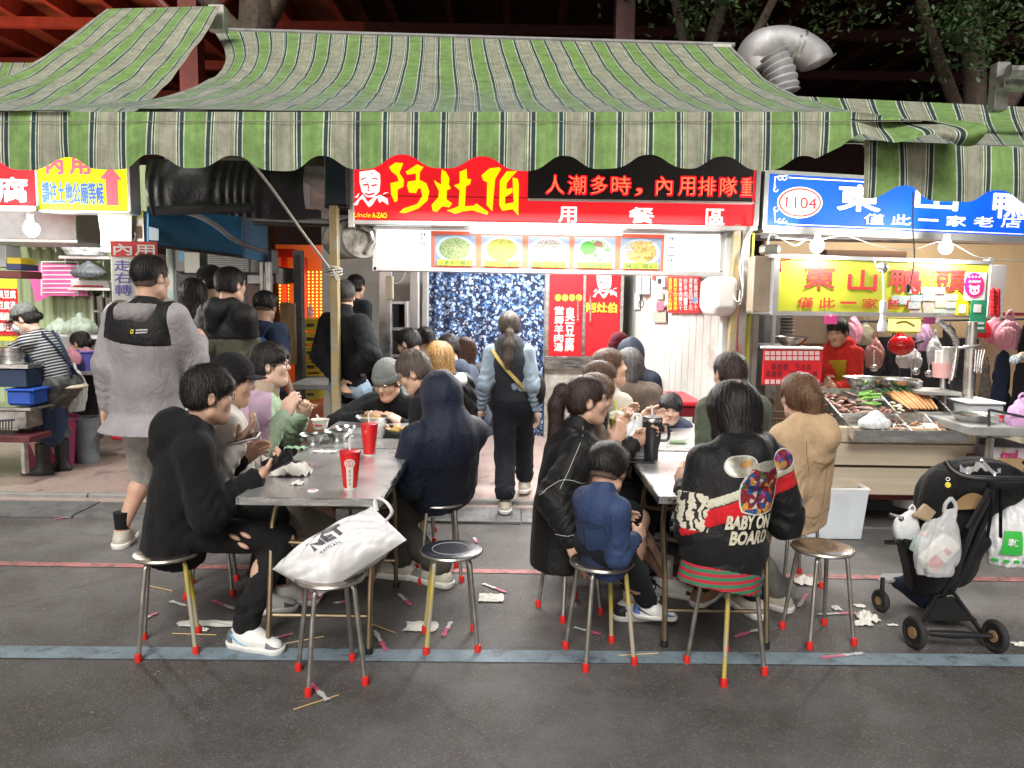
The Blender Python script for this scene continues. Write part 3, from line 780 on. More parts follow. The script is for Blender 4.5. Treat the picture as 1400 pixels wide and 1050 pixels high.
def beanie(D,m,pom=False):
 L,A,s = D['L'],D['A'],D['s'];q = SDF()
 q.ell(L(0,-.015,.050),(.094 * s,.112 * s,.112 * s),A);q.cut(L(0,0,.030),(L(0,0,0) - L(0,-.05,1)).normalized())
 q.disp = hair_disp(D['H'],D['M'],s,.004,44,2)
 o = sdf_obj('beanie',q,.006,m,D['par'])
 c = MB();pts = [L(.097 * math.cos(t),-.014 + .114 * math.sin(t),.045 - .004 * math.sin(t)) for t in [i * math.pi / 14 for i in range(28)]]
 c.tube(pts,.022 * s,10,closed=True,flat=.35);q2 = MB()
 q2 = SDF();q2.ell(L(0,-.014,.040),(.101 * s,.119 * s,.08 * s),A);q2.cut(L(0,0,.068),(L(0,0,1) - L(0,0,0)).normalized());q2.cut(L(0,0,.018),(L(0,0,0) - L(0,0,1)).normalized())
 q2.disp = hair_disp(D['H'],D['M'],s,.005,56,4);sdf_obj('cuff',q2,.006,m,o)
# layout helpers (columns and rows of the photograph at a depth)
def RC(x0,y0,x1,y1,Y):
 xm,ym = (x0 + x1) / 2,(y0 + y1) / 2
 return P(x0,ym,Y).x,P(x1,ym,Y).x,P(xm,y1,Y).z,P(xm,y0,Y).z
def bx(name,x0,y0,x1,y1,Y,dep,m,par=None,bev=0.004,**k):
 a,b,c,d = RC(x0,y0,x1,y1,Y)
 return MB().box(((a + b) / 2,Y + dep / 2,(c + d) / 2),(b - a,dep,d - c),bev=min(bev,dep * .3)).build(name,m,par,**k)
def tx(t,x0,y0,x1,y1,Y,m,par,bold=.02,off=.006,vertical=False,shear=0,name='lettering'):
 a,b,c,d = RC(x0,y0,x1,y1,Y)
 return text(t,(a,Y,c),(b,Y,c),(a,Y,d),m,par,off,bold,name,shear,vertical=vertical)
def disc(x,y,rx,ry,Y,m,par,name,off=0,n=28):
 c = P(x,y,Y);k = Y * 1.01 / FPX;c.y -= off
 me = MB();me.add([c + Vector((rx * k * math.cos(2 * math.pi * i / n),0,ry * k * math.sin(2 * math.pi * i / n))) for i in range(n)],[tuple(range(n))])
 return me.build(name,m,par)
def rod(name,pts,r,m,par=None,n=8,**k):return MB().tube(pts,r,n).build(name,m,par,True,**k)
def smooth_pts(pts,k=6):
 pts = [Vector(p) for p in pts];out = []
 for i in range(len(pts) - 1):
  p0,p1,p2,p3 = pts[max(i - 1,0)],pts[i],pts[i + 1],pts[min(i + 2,len(pts) - 1)]
  for j in range(k):
   t = j / k;out.append(.5 * ((2 * p1) + (p2 - p0) * t + (2 * p0 - 5 * p1 + 4 * p2 - p3) * t * t + (3 * p1 - p0 - 3 * p2 + p3) * t ** 3))
 return out + [pts[-1]]
def lamp(kind,loc,e,col=(1,.97,.92),size=.1,rot=None,size_y=None,par=None):
 l = bpy.data.lights.new('lamp_light',kind);l.energy = e;l.color = col
 if kind == 'AREA':
  l.size = size
  if size_y:l.shape = 'RECTANGLE';l.size_y = size_y
 else:l.shadow_soft_size = size
 o = bpy.data.objects.new('lamp_light',l);COL.objects.link(o);o.location = loc
 if rot:o.rotation_euler = rot
 if par:o.parent = par;o.location = Vector(loc) - wloc(par)
 return o
# ground
def asphalt():
 m = mat('asphalt',(.045,.043,.043),.6);nt = m.node_tree;N = nt.nodes;L = nt.links;b = N['Principled BSDF']
 tc = N.new('ShaderNodeTexCoord')
 def noise(s,d=6,r=.6):
  n = N.new('ShaderNodeTexNoise');n.inputs['Scale'].default_value = s;n.inputs['Detail'].default_value = d;n.inputs['Roughness'].default_value = r
  L.new(tc.outputs['Object'],n.inputs['Vector']);return n
 def mr(src,a,b_,c,d):
  n = N.new('ShaderNodeMapRange');[setattr(n.inputs[i + 1],'default_value',v) for i,v in enumerate((a,b_,c,d))];L.new(src,n.inputs[0]);return n.outputs[0]
 big,mid,fine = noise(.55,8),noise(3.2,9,.7),noise(150,3)
 vor = N.new('ShaderNodeTexVoronoi');vor.inputs['Scale'].default_value = 170;L.new(tc.outputs['Object'],vor.inputs['Vector'])
 r1 = N.new('ShaderNodeValToRGB');r1.color_ramp.elements[0].position = .38;r1.color_ramp.elements[0].color = (.088,.080,.075,1)
 r1.color_ramp.elements[1].position = .64;r1.color_ramp.elements[1].color = (.130,.127,.126,1);L.new(mid.outputs[0],r1.inputs[0])
 r2 = N.new('ShaderNodeValToRGB');r2.color_ramp.elements[0].position = .42;r2.color_ramp.elements[0].color = (.74,.71,.69,1)
 r2.color_ramp.elements[1].position = .58;r2.color_ramp.elements[1].color = (1.25,1.24,1.23,1);L.new(big.outputs[0],r2.inputs[0])
 x1 = N.new('ShaderNodeMix');x1.data_type = 'RGBA';x1.blend_type = 'MULTIPLY';x1.inputs[0].default_value = 1;L.new(r1.outputs[0],x1.inputs[6]);L.new(r2.outputs[0],x1.inputs[7])
 st = N.new('ShaderNodeSeparateColor');L.new(vor.outputs['Color'],st.inputs[0])
 sp = mr(st.outputs[0],.80,1.0,0,.7)
 x2 = N.new('ShaderNodeMix');x2.data_type = 'RGBA';L.new(sp,x2.inputs[0]);L.new(x1.outputs[2],x2.inputs[6]);x2.inputs[7].default_value = (.22,.21,.20,1)
 v3 = N.new('ShaderNodeTexVoronoi');v3.inputs['Scale'].default_value = 2.6;v3.inputs['Randomness'].default_value = 1;L.new(tc.outputs['Object'],v3.inputs['Vector'])
 a3 = N.new('ShaderNodeMath');a3.operation = 'MULTIPLY_ADD';L.new(mid.outputs[0],a3.inputs[0]);a3.inputs[1].default_value = .16;L.new(v3.outputs['Distance'],a3.inputs[2])
 x3 = N.new('ShaderNodeMix');x3.data_type = 'RGBA';L.new(mr(a3.outputs[0],.085,.12,.5,0),x3.inputs[0]);L.new(x2.outputs[2],x3.inputs[6]);x3.inputs[7].default_value = (.028,.024,.022,1)
 v4 = N.new('ShaderNodeTexVoronoi');v4.feature = 'DISTANCE_TO_EDGE';v4.inputs['Scale'].default_value = .42;d4 = N.new('ShaderNodeMix');d4.data_type = 'RGBA';d4.inputs[0].default_value = .22;L.new(tc.outputs['Object'],d4.inputs[6]);L.new(mid.outputs[1],d4.inputs[7]);L.new(d4.outputs[2],v4.inputs['Vector'])
 x4 = N.new('ShaderNodeMix');x4.data_type = 'RGBA';L.new(mr(v4.outputs['Distance'],.0,.004,.35,0),x4.inputs[0]);L.new(x3.outputs[2],x4.inputs[6]);x4.inputs[7].default_value = (.022,.020,.018,1)
 L.new(x4.outputs[2],b.inputs['Base Color'])
 L.new(mr(big.outputs[0],.35,.65,.42,.72),b.inputs['Roughness'])
 ad = N.new('ShaderNodeMath');ad.operation = 'ADD';L.new(vor.outputs['Distance'],ad.inputs[0]);L.new(fine.outputs[0],ad.inputs[1])
 bp = N.new('ShaderNodeBump');bp.inputs['Strength'].default_value = .55;bp.inputs['Distance'].default_value = .006;L.new(ad.outputs[0],bp.inputs['Height']);L.new(bp.outputs[0],b.inputs['Normal'])
 return m
ASPH = asphalt()
tag(MB().add([(-80,-30,0),(80,-30,0),(80,110,0),(-80,110,0)],[(0,1,2,3)]).build('ground',ASPH,origin=Vector((0,0,0))),kind='structure')
def painted(name,rows,col,w,dirt_t):
 m = mat(name,col,.6,var=.25,vs=5,dirt=(.07,.066,.064),dirt_s=13,dirt_t=dirt_t,bump=.4,bs=160)
 a,b = G(0,rows[0]),G(1400,rows[1]);d = (b - a).normalized();n = Vector((-d.y,d.x,0)) * w / 2;a = a - d * 6;b = b + d * 6
 q = [a - n,b - n,b + n,a + n];o = MB().add([(v.x,v.y,.004) for v in q],[(0,1,2,3)]).build(name,m,origin=Vector((0,0,0)));tag(o,kind='structure')
painted('blue_road_line',(892,904),(.19,.25,.29),.115,.60)
painted('red_road_line',(771,793),(.42,.17,.16),.065,.56)
PZ = .02
TILE = mat('mosaic_tile',(.36,.27,.24),.45,var=.35,vs=60,bump=.3,bs=60,dirt=(.10,.09,.085),dirt_s=5,dirt_t=.62)
pv = MB().box((0,9.0,PZ / 2 - .02),(30,6.9,PZ + .04)).build('pavement',TILE,origin=Vector((0,0,0)));tag(pv,kind='structure')
gp = mat('checker_steel',(.20,.20,.20),.55,.6,var=.35,vs=9,bump=.3,bs=90)
x = -6.0
k = 0
while x < 6.2:
 w = .62 + .35 * ((k * 37) % 5) / 5
 mb = MB().box((x + w / 2,5.40 + .012 * (k % 3),.008 + .003 * (k % 2)),(w - .012,.44,.016))
 if abs(x) < 3.6:
  for i in range(int(w / .05)):
   for j in range(8):
    s_ = 1 if (i + j) % 2 else -1;c = Vector((x + .03 + i * .05,5.22 + j * .052,.0175 + .003 * (k % 2)));d = Vector((.014,.014 * s_,0));e = Vector((-.003 * s_,.003,0))
    mb.add([c - d,c + e,c + d,c - e],[(0,1,2,3)] if s_ > 0 else [(0,1,2,3)])
 mb.build('gutter_plate',gp,pv);x += w;k += 1
cb = mat('kerb_stone',(.24,.235,.22),.8,var=.2,vs=7,bump=.5,bs=50)
for i in range(14):MB().box((-6.5 + i * .95,5.665,.02),(.94,.06,.06),bev=.006).build('kerb_stone',cb,pv)
# awnings
def stripe_mat():
 m = mat('awning_canvas',(.3,.4,.2),.85);nt = m.node_tree;N = nt.nodes;L = nt.links;b = N['Principled BSDF']
 uv = N.new('ShaderNodeUVMap');sx = N.new('ShaderNodeSeparateXYZ');L.new(uv.outputs[0],sx.inputs[0])
 fr = N.new('ShaderNodeMath');fr.operation = 'FRACT';L.new(sx.outputs[0],fr.inputs[0])
 cr = N.new('ShaderNodeValToRGB');c = cr.color_ramp;c.interpolation = 'CONSTANT';L.new(fr.outputs[0],cr.inputs[0])
 g,cm,dk,be,tg = (.20,.34,.10),(.62,.62,.52),(.014,.058,.042),(.36,.36,.27),(.17,.26,.10)
 st = [(0,g),(.345,cm),(.368,dk),(.435,cm),(.455,dk),(.480,cm),(.50,tg),(.51,be),(.545,tg),(.555,be),(.78,tg),(.79,be),(.82,tg),(.832,cm),(.856,dk),(.882,cm),(.902,dk),(.968,cm),(.985,g)]
 while len(c.elements) < len(st):c.elements.new(.5)
 for e,(p,col) in zip(c.elements,st):e.position = p;e.color = (*col,1)
 for e,(p,col) in zip(c.elements,st):e.position = p
 tc = N.new('ShaderNodeTexCoord')
 def noise(s,d=8,r=.65,st_=None):
  n = N.new('ShaderNodeTexNoise');n.inputs['Scale'].default_value = s;n.inputs['Detail'].default_value = d;n.inputs['Roughness'].default_value = r
  if st_:
   mp = N.new('ShaderNodeMapping');mp.inputs['Scale'].default_value = st_;L.new(tc.outputs['Object'],mp.inputs[0]);L.new(mp.outputs[0],n.inputs['Vector'])
  else:L.new(tc.outputs['Object'],n.inputs['Vector'])
  return n.outputs[0]
 def mr(src,a,b_,c_,d):
  n = N.new('ShaderNodeMapRange');[setattr(n.inputs[i + 1],'default_value',v) for i,v in enumerate((a,b_,c_,d))];L.new(src,n.inputs[0]);return n.outputs[0]
 nb = noise(1.1);a1 = N.new('ShaderNodeMath');a1.operation = 'MULTIPLY_ADD';L.new(nb,a1.inputs[0]);a1.inputs[1].default_value = .55;L.new(sx.outputs[1],a1.inputs[2])
 g1 = mr(a1.outputs[0],.66,1.05,0,.85)
 isv = N.new('ShaderNodeMath');isv.operation = 'LESS_THAN';L.new(sx.outputs[1],isv.inputs[0]);isv.inputs[1].default_value = 1.5
 mu = N.new('ShaderNodeMath');mu.operation = 'MULTIPLY';L.new(g1,mu.inputs[0]);L.new(isv.outputs[0],mu.inputs[1])
 x0 = N.new('ShaderNodeMix');x0.data_type = 'RGBA';L.new(mu.outputs[0],x0.inputs[0]);L.new(cr.outputs[0],x0.inputs[6])
 gr = N.new('ShaderNodeMix');gr.data_type = 'RGBA';gr.blend_type = 'MIX';gr.inputs[0].default_value = .50;gr.inputs[6].default_value = (.25,.28,.28,1);L.new(cr.outputs[0],gr.inputs[7]);L.new(gr.outputs[2],x0.inputs[7])
 n2 = mr(noise(7,9,.78),.34,.66,.60,1.15);n3 = mr(noise(5,6,.7,(6,6,.5)),.3,.7,.72,1.12)
 ml = N.new('ShaderNodeMath');ml.operation = 'MULTIPLY';L.new(n2,ml.inputs[0]);L.new(n3,ml.inputs[1])
 vm = N.new('ShaderNodeVectorMath');vm.operation = 'SCALE';L.new(x0.outputs[2],vm.inputs[0]);L.new(ml.outputs[0],vm.inputs['Scale'])
 L.new(vm.outputs[0],b.inputs['Base Color'])
 bp = N.new('ShaderNodeBump');bp.inputs['Strength'].default_value = .5;bp.inputs['Distance'].default_value = .01;L.new(noise(22,8,.7),bp.inputs['Height']);L.new(bp.outputs[0],b.inputs['Normal'])
 return m
CANV = stripe_mat()
def set_uv(o,nu,nv,fn):
 l = o.data.uv_layers[0];idx = np.empty(len(o.data.loops),'i');o.data.loops.foreach_get('vertex_index',idx)
 u = (idx % (nu + 1)) / nu;v = (idx // (nu + 1)) / nv
 a,b = fn(u,v);l.data.foreach_set('uv',np.stack([a,b],1).astype('f').ravel())
def wr(x,y,a=1.0):return a * (.5 * math.sin(x * 7.3 + 2 * math.sin(y * 3.1)) + .3 * math.sin(x * 17 + y * 9) + .25 * math.sin(x * 31 - y * 13 + 3 * math.sin(x * 5)))
PER = .329
def roof_cloth(name,par,BL,BR,FL,FR,sag,phase,nper,nu=170,nv=46,amp=.012,edge=0):
 def fn(u,v):
  b = BL.lerp(BR,u);f = FL.lerp(FR,u);p = b.lerp(f,v)
  p.x += edge * math.sin(math.pi * v) * ((1 - u) ** 5 - .25 * u ** 5)
  p.z -= sag * (4 * v * (1 - v)) ** 1 * (1 + .25 * (v - .5) * 2)
  p.z += amp * wr(p.x,p.y) * min(1,v * 5,(1 - v) * 8 + .15) + .010 * math.sin(v * 46 + 3 * math.sin(p.x * 2.1)) * max(0,v - .45) * max(0,1 - v) * 4
  p.x += .010 * math.sin(v * 7 + u * 21) * math.sin(math.pi * v)
  return p
 mb = MB().grid(fn,nu,nv,uv=True);o = mb.build(name,CANV,par,'full');set_uv(o,nu,nv,lambda u,v:(phase + u * nper,v));return o
AY = 4.45
aw = thing('awning','large green and cream striped canvas awning over the tables, scalloped edge and grimy lower slope','awning',(0,AY,0))
fz = P(640,155,AY).z
FL_,FR_ = P(45,153,AY),P(1292,160,AY);FL_.z = fz;FR_.z = fz
roof_cloth('canopy',aw,P(292,42,8.3),P(1000,63,8.3),FL_,FR_,.15,.55,17.0,edge=.5)
arch = [-20,93,213,323,442,552,661,773,887,988,1100]
def hem_row(c):
 y = 233 + 1.5 * math.sin(c * .02)
 for a in arch:y -= 19 * math.exp(-abs((c - a) / 27) ** 2.6)
 if c > 1085:y = min(y,233 - (c - 1085) * .50)
 if c > 1170:y = 190 + (c - 1170) * .10
 return y
def valance(name,par,c0,c1,Y,toprow,hem,nu,phase_c,curl=None):
 x0,x1 = P(c0,190,Y).x,P(c1,190,Y).x
 top = lambda c:P(c,toprow(c),Y).z
 def fn(u,v):
  x = x0 + (x1 - x0) * u;c = c0 + (c1 - c0) * u;zt,zb = top(c),P(c,hem(c),Y).z
  yy = Y + .012 * math.sin(x * 19) * v + .02 * wr(x * .6,1) * v - (.03 * math.sin(math.pi * v * .5))
  z = zt + (zb - zt) * v
  if curl and c > curl:k_ = (c - curl) / 120;yy += .16 * k_ * math.sin(v * 3.1 + k_ * 2) ;z += .02 * math.sin(k_ * 9) * v
  return Vector((x,yy,z))
 o = MB().grid(fn,nu,18,uv=True).build(name,CANV,par,'full')
 xp = P(phase_c,190,Y).x
 set_uv(o,nu,18,lambda u,v:((x0 + (x1 - x0) * u - xp) / PER + .18,v * 0 + 2));return o
valance('valance',aw,-140,1312,AY,lambda c:153 + max(0,c - 1200) * .05 - max(0,60 - c) * .0,hem_row,500,509,curl=1150)
rod('front_bar',[Vector((FL_.x - 1.2,AY + .07,fz - .07)),Vector((FR_.x - .5,AY + .07,fz - .07))],.022,METAL,aw)
SEAM = mat('seam_thread',(.28,.27,.22),.9)
MB().tube([P(c,166,AY - .022) for c in range(-120,1290,30)],.0022,4).build('hem_seam',SEAM,aw)
rod('back_bar',[P(288,41,8.34),P(1004,62,8.34)],.028,mat('grey_bar',(.22,.22,.21),.6,var=.3),aw)
for c in (300,700,998):rod('support_arm',[P(c,130,8.3),P(c,190,4.6)],.018,METAL,aw)
bx('end_bracket',975,60,1000,78,8.25,.15,mat('bracket_white',(.55,.54,.5),.5,var=.2),aw)
bx('end_bracket',285,6,306,40,7.65,.12,mat('bracket_white',(.55,.54,.5),.5),aw)
af = thing('awning_flap','loose upper striped canvas flap sweeping down to the left over the big awning','awning',(-3,AY,0))
roof_cloth('canopy',af,P(146,12,7.6),P(302,8,7.6),P(-330,152,4.42),P(92,151,4.42),.30,.75,4.9,60,50,amp=.02)
ar = thing('awning','lower green striped canvas awning of the right-hand duck stall','awning',(3.4,4.7,0))
roof_cloth('canopy',ar,P(1080,131,8.0),P(1700,160,8.0),P(1150,196,4.62),P(1700,206,4.62),.10,.5,8,80,30,amp=.006)
def hem_r(c):
 y = 272 + (c - 1182) * .045
 for a in (1238,1366,1480):y -= 19 * math.exp(-abs((c - a) / 27) ** 2.6)
 return y
valance('valance',ar,1182,1560,4.55,lambda c:191 + (c - 1182) * .05,hem_r,160,1215)
rod('front_bar',[P(1182,197,4.6),P(1560,210,4.6)],.02,METAL,ar)
al = thing('awning','dark striped awning behind the loose flap at the far left','awning',(-6,8,0))
roof_cloth('canopy',al,P(-160,84,10.5),P(70,86,10.5),P(-300,150,7.9),P(60,152,7.9),.1,.2,8,40,20)
# temple shed and trees behind
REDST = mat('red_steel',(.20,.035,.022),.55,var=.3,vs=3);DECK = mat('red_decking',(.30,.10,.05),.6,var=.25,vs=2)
SHADE_RED = mat('shaded_red_steel',(.05,.010,.009),.6,var=.3)  # unlit stretch of the same red steel, shade put into the colour
sh_ = thing('steel_roof','red steel shed roof with rafters glowing orange above the awning','roof',(0,16,0))
MB().box((-11.8,19,8.3),(16.4,16,.12)).build('deck',DECK,sh_);MB().box((13.2,19,8.3),(33.6,16,.12)).build('deck',mat('shaded_decking',(.045,.015,.012),.8,var=.3),sh_)  # right-hand deck is the same decking with its shade in the colour
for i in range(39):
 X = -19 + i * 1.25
 MB().box((X,19,8.02),(.14,15.8,.42)).build('rafter',REDST if X < -3.5 else SHADE_RED,sh_)
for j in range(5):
 for a_,b_,m_ in ((-19.5,-3.5,REDST),(-3.5,13.5,SHADE_RED)):MB().box(((a_ + b_) / 2,12.2 + j * 3.1,7.7),(b_ - a_,.16,.22)).build('purlin',m_,sh_)
MB().box((-3,11.2,7.7),(34,.22,.7)).build('fascia_beam',SHADE_RED,sh_)
for X in (-8.9,-4.6,1.5,7.6):MB().box((X,11.3,3.9),(.26,.26,7.8)).build('column',REDST if X < 0 else SHADE_RED,sh_)
for a,b in (((-8.9,11.3,5.2),(-6.6,11.3,7.6)),((-4.6,11.3,5.2),(-2.2,11.3,7.6)),((-4.6,11.3,5.2),(-7,11.3,7.6))):rod('brace',[a,b],.06,REDST,sh_)
bk = MB().box((0,27.5,7),(110,.3,14)).build('wall',mat('dark_wall',(.03,.014,.012),.9,var=.4));tag(bk,'dark reddish hall wall far behind, widened as a night backdrop','wall')  # wall widened and raised as a backdrop to hide the pale sky
lamp('AREA',(-11.5,15.0,5.0),360,(1,.48,.28),5,(R(180),0,0),4,par=sh_)  # added roof light without a fitting, warms the red rafters
BARK = mat('bark',(.075,.055,.04),.9,var=.4,vs=14,bump=.8,bs=30);LEAF = mat('leaf',(.035,.075,.02),.5,var=.5,vs=3);LEAF2 = mat('leaf_bright',(.09,.15,.035),.5,var=.4,vs=4)
def tree(label,base,forks,crown,nleaf,seed,group=None,lm=LEAF):
 t = thing('tree',label,'tree',base,group);r = random.Random(seed);b = Vector(base)
 for f in forks:
  pts = smooth_pts([Vector(p) for p in f[0]],4);n = len(pts)
  rod('trunk' if f[2] else 'branch',pts,[f[1] * (1 - .6 * i / n) for i in range(n)],BARK,t,9)
 mb = MB()
 for k in range(nleaf // 9):
  c,rad = crown[r.randrange(len(crown))]
  cc = Vector(c) + Vector((r.gauss(0,1),r.gauss(0,1),r.gauss(0,1))) * rad * .55
  for q in range(9):
   p = cc + Vector((r.gauss(0,1),r.gauss(0,1),r.gauss(0,1))) * .12
   d = Vector((r.uniform(-1,1),r.uniform(-1,1),r.uniform(-.9,.3))).normalized();s_ = d.cross(Vector((r.uniform(-1,1),r.uniform(-1,1),1))).normalized();l = r.uniform(.07,.13)
   mb.add([p,p + d * l * .5 + s_ * l * .22,p + d * l,p + d * l * .5 - s_ * l * .22],[(0,1,2,3)])
 mb.build('crown',lm,t);return t
tree('dark leafy tree rising behind the awning, right of the middle',(2.6,11,0),[(((2.6,11,0),(2.5,11,4),(2.9,10.9,6.2),(3.4,10.8,9)),.13,1),(((2.6,11,3.8),(2.1,10.8,5.6),(1.6,10.6,7.6)),.08,0),(((2.9,11,4.5),(3.6,10.7,6),(4.5,10.7,8)),.07,0)],
     [((1.9,10.4,6.3),.8),((3.2,10.2,6.8),1.0),((2.4,10,5.6),.6),((4.2,10.4,6.0),.8),((1.3,10.4,7),.6),((3.6,10.5,7.6),1.1)],9000,3)
tree('dark tree with hanging leaves above the right stall',(6.4,11.5,0),[(((6.4,11.5,0),(6.6,11.4,4),(6.2,11.3,7),(6.6,11.2,10)),.2,1),(((6.5,11.4,4),(5.4,11,6),(5.0,10.8,8)),.1,0),(((6.5,11.4,3.6),(7.4,11,5.5),(7.7,10.9,8)),.12,0)],
     [((5.2,10.6,6.4),.8),((6.6,10.6,6.9),.9),((5.9,10.4,5.2),.6),((7.4,10.7,6),.8),((4.9,10.8,7.4),.8)],7000,5)
tree('thick trunked tree behind the awning flap at the left',(-3.4,10.3,0),[(((-3.4,10.3,0),(-3.5,10.3,3.8),(-3.3,10.2,5.4),(-3.7,10.2,7.5)),.34,1),(((-3.4,10.3,4.8),(-2.8,10.2,5.9),(-2.6,10.2,7.5)),.16,0),(((-3.4,10.3,4.7),(-4.3,10.2,5.8),(-4.6,10.2,7.5)),.13,0)],
     [((-4.6,9.9,6.15),.4),((-5.4,9.9,6.4),.4),((-3.9,9.8,6.5),.4)],1500,9,lm=LEAF2)
rod_m = mat('vine_root',(.10,.07,.05),.9,var=.3)
DUCT = mat('galvanised_duct',(.42,.42,.42),.6,.6,var=.25,vs=6,bump=.2,bs=20)
du = thing('exhaust_duct','silver curved exhaust duct elbow sticking up behind the awning','duct',P(1070,130,8.7))
mb = MB();path = smooth_pts([P(1072,128,8.6),P(1066,100,8.6),P(1056,76,8.62)],10)
for i,p in enumerate(path):pass
MB().tube(path,[.165 + .012 * math.sin(i * 2.1) for i in range(len(path))],20).build('flexible_pipe',DUCT,du,True)
path = smooth_pts([P(1038,96,8.75),P(1030,78,8.75),P(1042,64,8.7),P(1068,60,8.7),P(1092,66,8.7),P(1112,80,8.7),P(1118,92,8.7)],5)
MB().tube(path,[.16,.185] + [.185] * (len(path) - 5) + [.17,.12,.05],24).build('elbow',DUCT,du,True)
for c in (1083,1090):
 a = P(c,58 + (c - 1083) * .4,8.7);MB().tube([P(c,65,8.7),P(c + 3,66,8.7)],.192,24).build('clamp_band',METAL,du,True)
fr_ = thing('awning_bracket','grey galvanised bracket and rolled awning arm at the top right edge','bracket',P(1375,160,6.2))
bx('upright',1362,84,1380,150,6.2,.1,METAL,fr_);bx('arm',1374,100,1460,120,6.0,.12,METAL,fr_);rod('roller',[P(1378,98,5.9),P(1470,102,5.9)],.05,METAL,fr_)
# centre shop front
SY = 5.9
RED = glow('red_sign_light',(.86,.012,.02),.95,.28);YEL = glow('yellow_sign_light',(.95,.80,.0),1.05);WHL = glow('white_sign_light',(1,.97,.95),1.1)
ALU = mat('aluminium',(.62,.62,.62),.38,.8,var=.15,vs=5);GREYST = mat('grey_steel',(.30,.30,.29),.55,.4,var=.3,vs=6)
sg = thing('shop_sign','long red illuminated shop sign with a white face emblem and big yellow characters','sign',P(757,300,SY))
bx('panel',484,205,1033,304,SY,.18,RED,sg);bx('frame',476,200,484,311,SY - .01,.22,ALU,sg);bx('frame',484,304.5,1036,311,SY - .01,.22,ALU,sg);bx('frame',1033,200,1040,309,SY - .01,.22,ALU,sg)
bx('seam',486,268.2,721,269.2,SY - .003,.004,mat('seam',(.1,0,0),.6),sg)
Z6 = lambda x,y:P(520 + x / 6.364,205 + y / 6.364,SY - .008)
for pl in ([(75,150),(130,110),(200,115),(165,200),(205,260),(200,320),(150,345),(150,440),(125,455),(95,390),(88,290),(160,270),(145,225),(100,190)],
           [(220,190),(320,125),(375,150),(345,190),(340,260),(400,290),(425,360),(410,440),(330,510),(215,550),(165,545),(200,510),(320,470),(365,400),(350,330),(325,340),(310,375),(250,370),(232,310),(240,275),(310,265),(310,205),(235,215)],
           [(465,262),(480,300),(510,355),(505,410),(445,480),(455,530),(490,540),(540,490),(600,500),(625,465),(575,430),(580,350),(615,335),(595,300),(600,245),(570,190),(535,170),(528,240),(530,300),(500,285)],
           [(690,190),(750,165),(755,250),(790,255),(780,300),(745,315),(735,490),(815,485),(835,465),(940,540),(930,565),(800,525),(720,535),(650,555),(575,525),(615,515),(680,490),(690,350),(640,310),(690,290)],
           [(880,220),(950,160),(1035,150),(1050,165),(1000,250),(985,400),(975,535),(925,480),(930,280),(895,265)],
           [(1040,265),(1100,185),(1190,185),(1140,235),(1100,290),(1095,340),(1150,330),(1150,370),(1085,410),(1085,470),(1160,455),(1150,240),(1195,250),(1205,300),(1200,570),(1150,515),(1060,530),(1035,480)]):
 poly([Z6(*q) for q in pl],YEL,sg)
Fp = lambda x,y,o=.008:P(478 + (x) / 3.5 * 1.0,197 + y / 3.5,SY - o)
FACE = [(530,140),(600,130),(628,150),(630,190),(625,235),(600,262),(565,262),(540,235),(530,190)]
def face_emblem(par,Y,x0,y0,k,wm,rm):
 q = lambda x,y,o:P(x0 + (x - 500) * k,y0 + (y - 130) * k,Y - o)
 poly([q(*p,.008) for p in FACE],wm,par,'emblem')
 for e in ([(545,200),(572,196),(575,204),(548,208)],[(585,204),(612,198),(614,206),(588,211)],[(570,205),(577,206),(573,228),(585,232),(568,234)],[(553,240),(575,246),(605,238),(600,248),(575,255),(556,248)],[(535,175),(560,165),(562,170),(538,182)],[(590,168),(618,172),(618,178),(590,174)],[(575,140),(600,150),(590,152)],[(556,186),(574,190),(574,193),(556,190)]):
  poly([q(*p,.010) for p in e],rm,par,'emblem_line')
 for e in ([(500,300),(520,275),(545,248),(570,285),(600,262),(630,250),(665,270),(668,300),(640,280),(625,290),(615,262),(590,300),(575,310),(545,270),(530,275),(520,300)],[(505,265),(530,240),(522,262)],[(650,240),(672,238),(640,250)]):
  poly([q(*p,.008) for p in e],wm,par,'emblem')
 return q
face_emblem(sg,SY,483,232,.285,WHL,RED)
tx('Uncle',484,291,507,297,SY,YEL,sg,.01,shear=.2);tx('A-ZAO',509,291,529,298,SY,YEL,sg,.04)
tx('用',764,283,788,304,SY,WHL,sg,.035);tx('餐',860,284,894,305,SY,WHL,sg,.035);tx('區',965,286,990,307,SY,WHL,sg,.035)
led = thing('led_display','black running-text LED display with red dotted characters','led display',P(880,275,SY))
bx('screen',722,206,1031,273,SY - .05,.048,mat('led_black',(.012,.008,.012),.45),led);bx('trim',722,273,1031,276.5,SY - .055,.052,ALU,led)
LEDR = glow('led_red',(1,.0,.015),1.3);LEDY = glow('led_core',(1,.16,.07),1.5)
for ch,x0,x1 in (('人',747,771),('潮',777,801),('多',808,830),('時',836,862),('，',868,878),('內',897,919),('用',928,950),('排',955,978),('隊',984,1007),('重',1013,1028)):
 ya,yb = (240,265) if ch != '，' else (256,266)
 yo = (x0 - 747) * .012
 tx(ch,x0 - .8,ya + yo - .8,x1 + .8,yb + yo + .8,SY - .05,LEDR,led,.045,.002);tx(ch,x0 + .4,ya + yo + .4,x1 - .4,yb + yo - .4,SY - .05,LEDY,led,.002,.006)
MY = 6.05
WBX = glow('lightbox_white',(1,1,.99),1.25,.15);ORG = glow('menu_orange',(.9,.14,.07),.55)
mn = thing('menu_lightbox','white illuminated menu board with five photographs of bowls','menu board',P(760,372,MY))
